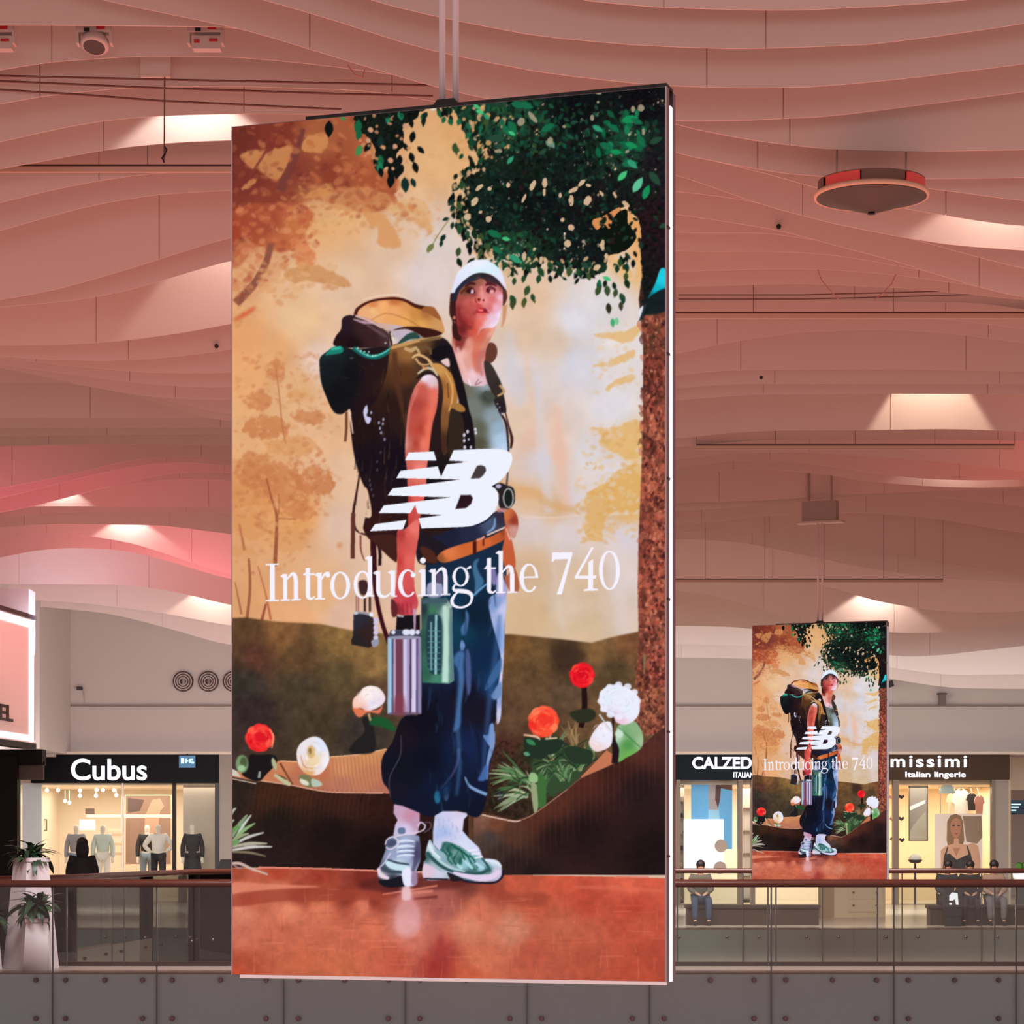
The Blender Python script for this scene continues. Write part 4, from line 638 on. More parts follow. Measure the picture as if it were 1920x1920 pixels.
    P.poly(c6([(1200, 840), (1440, 840), (1440, 1040), (1410, 1050), (1320, 970), (1250, 900)]), (66, 34, 28), f=.8)
    # hip belt
    P.poly(c6([(1620, 800), (1800, 880), (1900, 960), (1800, 1060), (1620, 1060)]), (34, 26, 34), f=1)
    P.poly(c6([(1640, 930), (1740, 960), (1790, 1060), (1690, 1050)]), (78, 40, 30), f=1.4)
    P.poly(c7([(0, 1020), (60, 960), (200, 910), (310, 880), (440, 850), (560, 790), (600, 770), (580, 860), (520, 900), (380, 960), (220, 1020), (60, 1065)]), [(825, 1045, (150, 84, 46)), (840, 1035, (226, 122, 70)), (880, 1020, (206, 102, 52)), (910, 1010, (210, 104, 54)), (930, 1000, (190, 90, 48)), (945, 990, (150, 66, 40))], f=.7)
    P.stroke(c7([(325, 880), (325, 990)]), 7, (74, 24, 20), f=.7, sm=False)
    P.stroke(c7([(400, 840), (400, 920)]), 4, (120, 50, 34), f=.7, sm=False)
    P.stroke(c7([(430, 830), (590, 760)]), 3, (240, 206, 190), f=.6, sm=False)
    P.stroke(c7([(340, 870), (380, 860), (410, 840)]), 4, (222, 150, 128), f=.8)
    P.poly(c7([(580, 620), (640, 600), (690, 660), (700, 760), (670, 850), (640, 840), (590, 740)]), [(950, 965, (206, 112, 64)), (965, 975, (150, 58, 44)), (965, 990, (206, 150, 140))], f=.8)
    P.poly(c7([(590, 740), (640, 860), (670, 1000), (670, 1110), (590, 1110), (560, 980), (580, 860)]), [(950, 1000, (206, 96, 60)), (955, 1040, (196, 92, 56))], f=.8)
    P.poly(c7([(570, 1150), (600, 1180), (660, 1100), (700, 1200), (700, 1310), (620, 1300)]), (176, 96, 70), f=1)
    P.stroke(c7([(595, 770), (630, 870)]), [2, 3], (226, 190, 180), f=.6, sm=False)
    # camera / carabiner at the hip
    P.poly(c7([(470, 410), (540, 380), (600, 400), (660, 430), (670, 540), (620, 600), (560, 610), (530, 560), (530, 470)]), (38, 34, 40), f=.7)
    P.ring(*c7([(615, 510)])[0], 10.5, 19, 3, 3, (150, 150, 146)); P.ell(*c7([(610, 510)])[0], 6, 13, (24, 34, 28), f=.8)
    P.ell(*c7([(530, 410)])[0], 5, 4, (190, 180, 206), f=.8); P.stroke(c7([(610, 290), (600, 400)]), [3, 4], (90, 74, 76), f=.8, sm=False)
    P.poly(c7([(530, 600), (600, 600), (590, 630), (520, 630)]), (196, 130, 130), f=1, a=.8)
    # ---- arm
    P.poly(c3([(1000, 1160), (1040, 1115), (1110, 1110), (1160, 1160), (1165, 1280), (1150, 1420), (1110, 1560), (1085, 1760), (1075, 1860), (1060, 1960), (1050, 2150), (1000, 2400), (980, 2600), (900, 2600), (890, 2400), (890, 2200), (880, 1960), (865, 1800), (880, 1560), (900, 1380), (950, 1230)]),
        [(800, 705, (238, 220, 236)), (808, 715, (224, 196, 206)), (790, 725, (214, 110, 96)), (810, 735, (224, 112, 94)), (785, 760, (168, 66, 60)), (800, 770, (222, 104, 84)), (778, 790, (190, 90, 80)), (790, 800, (176, 58, 48)), (800, 800, (224, 106, 84)), (770, 830, (216, 150, 140)), (778, 830, (170, 58, 48)), (795, 830, (236, 122, 98)), (768, 880, (206, 96, 88)), (785, 880, (240, 134, 116)), (765, 930, (176, 58, 56)), (780, 930, (226, 100, 92)), (765, 980, (190, 64, 58)), (775, 990, (226, 108, 100)), (758, 1020, (170, 56, 52))], f=.8)
    P.poly(c6([(1440, 800), (1500, 780), (1620, 700), (1615, 900), (1590, 1060), (1590, 1280), (1620, 1400), (1600, 1480), (1560, 1520), (1420, 1500), (1390, 1440), (1410, 1360), (1430, 1240), (1440, 1060)]), [(755, 1000, (176, 58, 56)), (765, 1000, (222, 96, 86)), (775, 990, (236, 120, 110)), (750, 1050, (200, 66, 62)), (765, 1050, (226, 104, 94)), (760, 1090, (214, 84, 84)), (750, 1120, (210, 74, 84)), (765, 1130, (196, 60, 72)), (745, 1140, (150, 42, 50)), (775, 1140, (206, 84, 92))], f=.8)
    for x in (747, 755, 763, 771): P.stroke([(x, 1128), (x + 1, 1148)], [1.2, 1.6], (150, 36, 50), f=.7, sm=False)
    P.poly(c3([(960, 1290), (1010, 1200), (1080, 1210), (1060, 1420), (1000, 1700), (980, 1840), (900, 1840), (900, 1560)]), (186, 72, 60), f=5, a=.55)
    P.stroke(c3([(1130, 1260), (1110, 1420), (1080, 1600), (1050, 1800)]), [5, 9, 9, 7], (232, 116, 94), f=2.6, a=.8)
    P.stroke(c3([(985, 1230), (910, 1420), (885, 1600), (875, 1780)]), [2, 3, 3, 3], (224, 150, 138), f=1.6, a=.6)
    # ---- flasks
    P.poly(b2([(120, 590), (180, 570), (300, 600), (330, 640), (320, 900), (270, 920), (100, 890), (95, 850), (115, 800)]), [(665, 1160, (44, 44, 56)), (690, 1190, (52, 34, 34)), (670, 1200, (40, 34, 36))], f=.7, sm=False)
    P.poly(b2([(175, 260), (250, 250), (270, 330), (240, 390), (190, 380)]), (64, 40, 42), f=.9)
    for x in (150, 170, 235, 285): P.stroke(b2([(x, 400), (x, 560)]), [2, 2] if x < 200 else [4, 4], (140, 90, 84) if x < 200 else (50, 30, 32), f=.6, sm=False)
    P.stroke(b2([(120, 580), (200, 570), (300, 590)]), [3, 4, 4], (150, 150, 160), f=.8)
    P.ell(*b2([(300, 590)])[0], 4, 4, (236, 236, 250), f=.7); P.ell(*b2([(145, 575)])[0], 4, 2.6, (200, 206, 220), f=.7)
    for y in (640, 670, 720, 770, 820, 850): P.ell(*b2([(345, y)])[0], 4.6, 4.6, (206, 196, 226), f=1)
    P.poly(b2([(300, 850), (370, 840), (370, 890), (320, 915)]), (150, 150, 170), f=.9)
    P.poly(b2([(555, 600), (790, 590), (790, 740), (545, 745)]), (24, 20, 26), f=.6, sm=False)
    P.stroke(b2([(565, 603), (625, 608)]), 3, (200, 190, 200), f=.6, sm=False); P.stroke(b2([(735, 530), (735, 740)]), [6, 3], (190, 150, 180), f=1.2, sm=False)
    P.poly(b2([(500, 430), (560, 500), (555, 600), (505, 600)]), (96, 38, 44), f=1.2)
    P.poly(b2([(495, 745), (800, 745), (805, 810), (470, 815)]), (60, 62, 84), f=.6, sm=False)
    for x, r in ((520, 4), (640, 5.5), (660, 5.5), (710, 6), (765, 4)): P.ell(*b2([(x, 765)])[0], r, r, (226, 226, 246), f=.8)
    P.poly(b2([(465, 815), (800, 815), (803, 1200), (800, 1585), (463, 1585)]), (120, 110, 140), sm=False, f=.5)
    for x0, x1, c in ((465, 505, (160, 196, 224)), (505, 525, (84, 92, 122)), (525, 545, (196, 160, 190)), (545, 620, (112, 62, 78)), (620, 660, (204, 196, 232)), (660, 685, (170, 150, 190)), (685, 705, (72, 62, 84)), (705, 750, (218, 202, 236)), (750, 770, (90, 84, 120)), (770, 800, (150, 136, 172))):
        P.poly(b2([(x0, 820), (x1, 820), (x1 - 3, 1582), (x0 - 3, 1582)]), c, sm=False, f=.8)
    P.ell(*b2([(632, 818)])[0], 31, 3.4, (150, 146, 170), f=.8); P.ell(*b2([(632, 1580)])[0], 31.5, 3.2, (104, 84, 104), f=1.2, a=.8)
    P.poly(b2([(545, 1400), (620, 1400), (640, 1585), (520, 1585)]), (130, 60, 76), f=3, a=.7)
    # green flask
    P.poly(b2([(800, 420), (1060, 430), (1110, 500), (1115, 900), (1130, 1250), (1080, 1280), (810, 1270), (800, 900)]), [(795, 1140, (40, 52, 60)), (810, 1140, (64, 118, 92)), (840, 1145, (180, 200, 190)), (800, 1200, (44, 84, 70)), (800, 1260, (48, 96, 78)), (820, 1270, (70, 130, 108)), (845, 1200, (120, 150, 150)), (845, 1260, (110, 150, 140)), (820, 1130, (70, 100, 100))], sm=False, f=.6)
    P.poly(b2([(810, 440), (1060, 420), (1065, 470), (810, 480)]), (66, 92, 104), f=.8, sm=False)
    P.stroke(b2([(1035, 500), (1050, 800), (1040, 1270)]), [7, 10, 12], (186, 220, 206), f=1.3)
    P.stroke(b2([(1095, 520), (1110, 1250)]), [4, 6], (96, 128, 134), f=1.2, sm=False)
    P.poly(b2([(860, 640), (900, 590), (1000, 620), (1010, 900), (1000, 1150), (960, 1190), (880, 1150), (850, 900)]), (36, 62, 74), f=1.5)
    P.stroke(b2([(900, 660), (900, 1150)]), 3.6, (110, 156, 160), f=.8, sm=False)
    P.stroke(b2([(950, 590), (945, 1190)]), 4.4, (150, 200, 206), f=.8, sm=False)
    for y in range(750, 1180, 55): P.stroke(b2([(870, y), (995, y + 4)]), 2, (96, 150, 150), f=.8, a=.7, sm=False)
    P.poly(b2([(870, 280), (1000, 270), (1010, 400), (870, 410)]), (196, 190, 222), f=1.5, a=.8); P.poly(b2([(940, 180), (1010, 180), (1010, 270), (940, 260)]), (84, 76, 104), f=1.5)
    # ---- socks and shoes
    P.poly(b3([(350, 880), (450, 900), (640, 980), (640, 1060), (620, 1200), (560, 1260), (340, 1240), (360, 1120), (390, 1060), (345, 980)]), [(745, 1515, (200, 160, 190)), (770, 1530, (200, 140, 165)), (760, 1555, (214, 200, 232)), (740, 1560, (196, 190, 220)), (780, 1540, (190, 150, 180))], f=.7, sm=False)
    P.poly(b3([(400, 1150), (470, 1150), (470, 1210), (400, 1210)]), (100, 116, 150), f=.8)
    P.poly(b3([(330, 1240), (600, 1230), (640, 1300), (650, 1500), (600, 1640), (600, 1780), (500, 1810), (300, 1800), (180, 1740), (165, 1640), (190, 1560), (250, 1400), (270, 1290)]), [(725, 1580, (84, 92, 120)), (755, 1590, (190, 206, 236)), (735, 1600, (150, 160, 196)), (765, 1600, (176, 190, 226)), (780, 1600, (70, 68, 100)), (720, 1630, (60, 74, 92)), (745, 1620, (196, 220, 232)), (765, 1640, (214, 224, 250)), (775, 1650, (170, 170, 206)), (715, 1640, (226, 206, 226)), (735, 1650, (40, 46, 62)), (750, 1655, (34, 44, 56)), (710, 1650, (40, 30, 40)), (762, 1655, (236, 236, 252))], f=.7)
    P.poly(b3([(250, 1540), (300, 1510), (450, 1560), (520, 1590), (500, 1640), (360, 1620), (280, 1590)]), (200, 226, 240), f=1)
    P.stroke(b3([(260, 1500), (380, 1540), (520, 1560)]), [3, 4, 3], (58, 70, 92), f=.8)
    P.stroke(b3([(210, 1600), (300, 1640), (430, 1650), (480, 1700)]), [5, 6, 5, 4], (60, 74, 90), f=.9)
    P.stroke(b3([(170, 1600), (200, 1680), (290, 1720)]), [5, 8, 5], (232, 212, 228), f=.8)
    P.poly(b3([(180, 1740), (300, 1730), (420, 1690), (470, 1720), (480, 1800), (300, 1820), (200, 1790)]), (26, 24, 32), f=1)
    P.poly(b3([(440, 1640), (530, 1600), (535, 1780), (460, 1790)]), (232, 232, 252), f=1)
    P.stroke(b3([(620, 1300), (600, 1500), (560, 1640)]), [8, 9, 7], (74, 70, 104), f=1.6, a=.8)
    P.poly(b3([(550, 1650), (610, 1650), (610, 1780), (550, 1780)]), (150, 120, 150), f=1.6, a=.8)
    for y in (1290, 1350, 1400, 1450): P.stroke(b3([(380, y + 20), (470, y), (580, y + 10)]), [2, 3.4, 2], (226, 232, 252), f=.6)
    for y in (1320, 1380, 1430): P.stroke(b3([(400, y + 10), (560, y)]), 1.6, (96, 106, 140), f=.6, sm=False)
    P.stroke(b3([(250, 1340), (270, 1280), (340, 1250), (400, 1300), (380, 1350), (300, 1390), (255, 1360)]), 2.6, (220, 210, 232), f=.5)
    P.ell(*b3([(330, 1320)])[0], 8, 6, (72, 78, 104), rot=-.5, f=1.2)
    P.stroke(b3([(340, 1250), (480, 1220), (600, 1200), (680, 1170), (700, 1120), (650, 1085), (620, 1130)]), 2.6, (224, 208, 228), f=.5)
    P.stroke(b3([(690, 1200), (760, 1150), (760, 1090), (700, 1085)]), 1.6, (120, 92, 116), f=.5)
    P.stroke(b3([(310, 1430), (240, 1540), (180, 1600)]), [3, 2.4, 2], (206, 200, 222), f=.6)
    # right shoe sock
    P.poly(b3([(810, 1010), (900, 960), (1060, 960), (1170, 980), (1180, 1010), (1140, 1050), (1125, 1180), (1200, 1270), (1310, 1370), (1350, 1480), (1200, 1520), (900, 1450), (790, 1330), (790, 1180)]), [(820, 1540, (196, 200, 232)), (840, 1530, (206, 206, 236)), (830, 1560, (170, 190, 232)), (860, 1540, (222, 214, 240)), (835, 1580, (206, 206, 236)), (870, 1590, (216, 222, 246)), (890, 1600, (214, 214, 244)), (860, 1525, (214, 206, 232))], f=.7, sm=False)
    for _ in range(26):
        x, y = rng.uniform(816, 862), rng.uniform(1530, 1585); P.stroke([(x, y), (x + rng.uniform(-2, 2), y + rng.uniform(4, 10))], 1.4, (150, 166, 214), f=.7, a=.6, sm=False)
    P.poly(b3([(735, 1310), (760, 1280), (790, 1330), (860, 1400), (900, 1310), (980, 1310), (1100, 1360), (1200, 1420), (1340, 1480), (1380, 1500), (1530, 1530), (1570, 1620), (1560, 1700), (1500, 1750), (1250, 1755), (1120, 1730), (1000, 1680), (960, 1720), (700, 1730), (680, 1550), (710, 1500), (705, 1440)]),
        [(805, 1590, (200, 220, 232)), (800, 1605, (60, 96, 96)), (815, 1605, (160, 192, 206)), (830, 1600, (150, 180, 196)), (840, 1590, (50, 96, 90)), (860, 1610, (64, 112, 104)), (850, 1600, (110, 150, 150)), (880, 1610, (130, 180, 190)), (870, 1620, (150, 200, 210)), (900, 1625, (160, 204, 222)), (890, 1630, (60, 110, 106)), (915, 1630, (74, 118, 118)), (925, 1615, (206, 226, 244)), (880, 1640, (50, 80, 88)), (800, 1630, (206, 206, 226)), (840, 1635, (190, 200, 220)), (900, 1645, (224, 208, 236)), (930, 1635, (214, 200, 226))], f=.7)
    P.stroke(b3([(720, 1420), (800, 1510), (900, 1590), (1020, 1640), (1180, 1670), (1330, 1660), (1420, 1620)]), [6, 7, 6, 5, 7, 7, 5], (46, 84, 86), f=.9)
    P.stroke(b3([(745, 1330), (790, 1420), (870, 1490)]), [5, 5, 4], (222, 236, 246), f=.8)
    P.stroke(b3([(780, 1440), (880, 1530), (1000, 1600), (1150, 1640)]), [4, 4, 3, 2], (186, 214, 222), f=.9)
    for pts in ([(930, 1320), (900, 1380), (940, 1440)], [(970, 1340), (960, 1400), (1010, 1450)], [(990, 1430), (960, 1500), (1010, 1560)], [(1040, 1460), (1020, 1520), (1080, 1580), (1090, 1500)], [(1100, 1480), (1110, 1560)], [(1020, 1370), (1100, 1400), (1180, 1470), (1230, 1560)], [(1200, 1450), (1260, 1520), (1300, 1600)], [(870, 1390), (920, 1420), (960, 1470)]):
        P.stroke(b3(pts), 3, (32, 96, 84), f=.7)
    for pts in ([(1130, 1500), (1190, 1560), (1240, 1610)], [(1270, 1540), (1330, 1590), (1370, 1600)], [(1060, 1560), (1120, 1610)]): P.stroke(b3(pts), [5, 6, 4][:len(pts)], (176, 216, 226), f=.8)
    P.poly(b3([(690, 1560), (780, 1590), (880, 1640), (980, 1690), (960, 1725), (690, 1715)]), [(800, 1630, (224, 196, 216)), (825, 1640, (206, 206, 230)), (840, 1645, (176, 190, 200))], f=.8)
    P.poly(b3([(950, 1650), (1060, 1690), (1140, 1740), (1000, 1750), (980, 1720)]), (36, 28, 34), f=1)
    P.stroke(b3([(1020, 1650), (1150, 1690), (1300, 1710), (1450, 1700), (1550, 1630)]), [4, 9, 11, 11, 5], (226, 208, 238), f=1)
    P.stroke(b3([(1380, 1510), (1500, 1530), (1560, 1590)]), [5, 7, 4], (222, 230, 246), f=.9)
    P.stroke(b3([(690, 1722), (960, 1728)]), 3, (30, 26, 44), f=.8, sm=False)
    P.stroke(b3([(1130, 1745), (1250, 1762), (1480, 1765), (1570, 1700), (1580, 1620)]), [3, 4, 4, 4, 3], (30, 26, 44), f=.8)
    for pts in ([(838, 1590), (850, 1612), (862, 1590), (872, 1612)], [(845, 1582), (862, 1592), (880, 1606)]): P.stroke(pts, 3, (24, 88, 72), f=.6, sm=False)
    P.stroke(b3([(1330, 1480), (1400, 1560), (1440, 1640)]), [3, 4, 3], (40, 84, 88), f=.8)
    for y in (1385, 1425, 1465): P.stroke(b3([(1180 + (y - 1385), y + 20), (1290 + (y - 1385) * .8, y + 10)]), 3, (240, 242, 252), f=.6, sm=False)
    # ---- logo
    Wt = (238, 242, 254)
    P.poly([(767, 846.7), (814, 844.7), (819.4, 861.5), (760, 861)], Wt, sm=False)
    P.poly([(751.6, 880.8), (821.6, 872.5), (828, 891.5), (838.6, 869), (880, 863.8), (843, 861.6), (851.7, 842), (915, 839.4), (936, 839.7), (950, 842), (960, 848.4), (962.5, 857), (960, 868), (955.6, 879), (950, 888), (942.5, 896.5), (934, 903), (923, 909.7), (930, 914), (934, 920.6), (936, 934), (934, 945), (929, 955.6), (922, 964), (912, 973), (900, 979), (885.6, 984), (868, 986), (791, 988.5), (785.5, 970), (831, 963.5), (784, 961), (779, 944.7), (770, 960), (710.7, 960), (720, 945.8), (846.7, 930.5), (727.5, 927), (736.3, 914), (863.8, 897), (744, 894.4)], Wt, sm=False)
    P.poly([(703.5, 980.8), (762.5, 973), (756, 990.6), (694.3, 994)], Wt, sm=False)
    P.poly([(895.5, 871.4), (903, 870), (910.8, 872.5), (913, 880), (907.5, 889), (900, 895), (883.4, 895.5)], (70, 58, 58), sm=False, f=.4)
    P.poly([(864.8, 926), (883.4, 925.7), (887.8, 931.6), (884.5, 942.5), (874.7, 950.6), (854.6, 952.4)], (44, 22, 30), sm=False, f=.4)
    # ---- caption
    T = (246, 242, 254)
    def bl(x): return 1125.2 - .0343 * (x - 510)
    def L_(pts, w, sm=True): P.stroke([(x, bl(x) - y) for x, y in pts], w, T, sm=sm)
    def stem(x0, x1, y0, y1): P.poly([(x0, bl(x0) - y0), (x1, bl(x1) - y0), (x1, bl(x1) - y1), (x0, bl(x0) - y1)], T, sm=False)
    def serif(x0, x1, y=0, h=2.6): stem(x0, x1, y, y + h)
    def flag(x, y): P.poly([(x - 6, bl(x) - y + 4), (x + 1, bl(x) - y - 1), (x + 1, bl(x) - y + 8)], T, sm=False)
    # I
    stem(505.5, 514.5, 0, 70); serif(498, 522); serif(498, 522, 67.5)
    def n_(a, b, c, d, hs=0):
        stem(a, b, 0, 50 if not hs else hs); stem(c, d, 0, 36); serif(a - 5, b + 5); serif(c - 5, d + 5); flag(a, 50 if not hs else hs)
        L_([(b - 2, 38), (b + 5, 46), ((b + c) / 2 + 4, 50), (c + 2, 46), ((c + d) / 2, 34)], [2, 4, 6, 8, 7.6])
    n_(530.5, 538, 550.5, 558.5)
    def t_(a, b, top=60):
        stem(a, b, 10, top); L_([((a + b) / 2, 14), ((a + b) / 2 + .5, 5), (b + 3, 2), (b + 9, 6)], [8, 7, 4, 2]); stem(a - 5, b + 9, 46.5, 49.5)
        P.poly([(a - 4, bl(a) - 48), (b, bl(b) - top - 1), (b, bl(b) - 46)], T, sm=False)
    t_(573, 581)
    stem(595, 603, 0, 50); serif(590, 609); flag(595, 50); L_([(602, 36), (607, 45), (612, 48.5), (617, 47)], [2, 4, 6, 8])
    P.ell(614.5, bl(614) - 45, 4.6, 4.2, T)
    P.ring(637.7, bl(637) - 25, 18.8, 26, 7.5, 3, T)
    # d
    P.ring(680, bl(680) - 25, 17, 26, 7, 3, T); stem(690, 698, 2, 78); flag(690, 78); L_([(697, 4), (702, 3)], [4, 2], False)
    # u
    stem(705, 713, 12, 50); stem(733, 741, 2, 50); flag(705, 50); flag(733, 50); serif(738, 745)
    L_([(709, 16), (711, 6), (717, 2), (725, 2), (734, 9)], [8, 7.6, 6, 4, 2])
    # c
    def c_(x, r):
        t = np.linspace(math.radians(48), math.radians(318), 26); y = 25
        o = [(x + r * math.cos(a), bl(x) - y - 26 * math.sin(a)) for a in t]; i = [(x + 1.5 + (r - 7) * math.cos(a), bl(x) - y - 22.8 * math.sin(a)) for a in t][::-1]
        P.poly(o + i, T, sm=False)
    c_(764.5, 18); P.ell(775, bl(775) - 40, 4.4, 4.6, T)
    stem(790, 798.5, 0, 50); serif(784, 804); flag(790, 50); P.ell(793.5, 1048.8, 5.4, 5.6, T)
    n_(810, 817.5, 832, 840)
    # g
    P.ring(864.5, 1079, 15.5, 18.5, 6, 2.6, T); L_([(876, 48), (884, 52)], [3, 5], False)
    L_([(857, 22), (851, 15), (853, 9), (864, 7), (876, 5), (884, 0), (886, -8)], [2.4, 4, 6, 8, 8, 7, 5])
    L_([(886, -6), (881, -18), (866, -24), (852, -20), (848, -11), (852, -2), (860, 6)], [5, 4, 4, 5, 6.5, 5, 2.6])
    t_(914, 922, 67)
    n_(936, 944, 957.5, 966, 80)
    # e
    t = np.linspace(math.radians(0), math.radians(322), 30); x = 993; r = 17.5
    P.poly([(x + r * math.cos(a), bl(x) - 27 - 27 * math.sin(a)) for a in t] + [(x + 1.2 + (r - 6.6) * math.cos(a), bl(x) - 27 - 23.6 * math.sin(a)) for a in t][::-1], T, sm=False)
    stem(979, 1010, 27, 30)
    # 7 4 0
    P.poly([(1037, 1033.5), (1075, 1033), (1075, 1037), (1055, 1112), (1045.5, 1112.5), (1067, 1046), (1042, 1046.5), (1038.5, 1051), (1036, 1051)], T, sm=False)
    P.poly([(1111, 1023), (1115, 1024.5), (1086, 1077), (1105, 1077), (1105, 1052), (1114, 1046), (1114, 1077), (1120, 1077), (1119, 1082.5), (1114, 1082.5), (1114, 1101), (1123, 1102), (1123, 1105), (1096, 1106), (1096, 1103), (1104.5, 1101.5), (1104.5, 1083), (1079.5, 1083), (1079.5, 1079)], T, sm=False)
    P.ring(1144.8, 1067, 19.8, 37, 7.4, 3, T)
    P.poly([(420, 1828), (437, 238), (436, 1500), (445, 1829)], (90, 40, 34), sm=False, a=0)
    return P

def sample(P, nx, ny, quad):
    """colours on a regular nx*ny grid of the screen; quad = picture corners TL TR BR BL"""
    src = [(0, 0), (1, 0), (1, 1), (0, 1)]
    A = []; B = []
    for (u, v), (x, y) in zip(src, quad):
        A.append([u, v, 1, 0, 0, 0, -x * u, -x * v]); B.append(x)
        A.append([0, 0, 0, u, v, 1, -y * u, -y * v]); B.append(y)
    h = np.linalg.solve(np.array(A), np.array(B))
    u, v = np.meshgrid(np.linspace(0, 1, nx), np.linspace(0, 1, ny))
    d = h[6] * u + h[7] * v + 1
    x = (h[0] * u + h[1] * v + h[2]) / d; y = (h[3] * u + h[4] * v + h[5]) / d
    acc = 0
    for ox in (-.35, .35):
        for oy in (-.35, .35):
            px = np.clip((x + ox - P.X0) * P.S - .5, 0, P.w - 1.01); py = np.clip((y + oy - P.Y0) * P.S - .5, 0, P.h - 1.01)
            xi = px.astype(int); yi = py.astype(int); fx = (px - xi)[..., None]; fy = (py - yi)[..., None]
            im = P.im
            acc = acc + (im[yi, xi] * (1 - fx) + im[yi, xi + 1] * fx) * (1 - fy) + (im[yi + 1, xi] * (1 - fx) + im[yi + 1, xi + 1] * fx) * fy
    c = np.clip(acc / 4 / 255, 0, 1)
    return np.where(c <= .04045, c / 12.92, ((c + .055) / 1.055) ** 2.4)
# ------------------------------------------------------------------ helpers
def lin(c): return tuple((v / 12.92 if v <= .04045 else ((v + .055) / 1.055) ** 2.4) for v in [x / 255 for x in c])
_m = {}
def M(name, rgb, rough=.6, metal=0, emit=0, noise=.06, scale=6, emit_rgb=None, bump=0, spec=.5):
    if name in _m: return _m[name]
    m = bpy.data.materials.new(name); m.use_nodes = True; _m[name] = m
    nt = m.node_tree; b = nt.nodes['Principled BSDF']
    c = lin(rgb)
    tc = nt.nodes.new('ShaderNodeTexCoord'); n = nt.nodes.new('ShaderNodeTexNoise'); n.inputs['Scale'].default_value = scale; n.inputs['Detail'].default_value = 4
    nt.links.new(tc.outputs['Object'], n.inputs['Vector'])
    mx = nt.nodes.new('ShaderNodeMix'); mx.data_type = 'RGBA'
    mx.inputs['A'].default_value = (*[v * (1 - noise) for v in c], 1); mx.inputs['B'].default_value = (*[min(1, v * (1 + noise)) for v in c], 1)
    nt.links.new(n.outputs['Fac'], mx.inputs['Factor']); nt.links.new(mx.outputs['Result'], b.inputs['Base Color'])
    b.inputs['Roughness'].default_value = rough; b.inputs['Metallic'].default_value = metal; b.inputs['Specular IOR Level'].default_value = spec
    if bump:
        bp = nt.nodes.new('ShaderNodeBump'); bp.inputs['Strength'].default_value = bump; nt.links.new(n.outputs['Fac'], bp.inputs['Height']); nt.links.new(bp.outputs['Normal'], b.inputs['Normal'])
    if emit:
        b.inputs['Emission Color'].default_value = (*lin(emit_rgb or rgb), 1); b.inputs['Emission Strength'].default_value = emit
    return m
def glass(name, tint, refl=1.0):
    m = bpy.data.materials.new(name); m.use_nodes = True; nt = m.node_tree
    for n in list(nt.nodes):
        if n.type == 'BSDF_PRINCIPLED': nt.nodes.remove(n)
    out = nt.nodes['Material Output']
    t = nt.nodes.new('ShaderNodeBsdfTransparent'); t.inputs[0].default_value = (*tint, 1)
    g = nt.nodes.new('ShaderNodeBsdfGlossy'); g.inputs['Roughness'].default_value = .015
    f = nt.nodes.new('ShaderNodeFresnel'); f.inputs['IOR'].default_value = 1.5
    mu = nt.nodes.new('ShaderNodeMath'); mu.operation = 'MULTIPLY'; mu.inputs[1].default_value = refl
    nt.links.new(f.outputs[0], mu.inputs[0])
    mx = nt.nodes.new('ShaderNodeMixShader'); nt.links.new(mu.outputs[0], mx.inputs[0]); nt.links.new(t.outputs[0], mx.inputs[1]); nt.links.new(g.outputs[0], mx.inputs[2])
    nt.links.new(mx.outputs[0], out.inputs[0]); return m
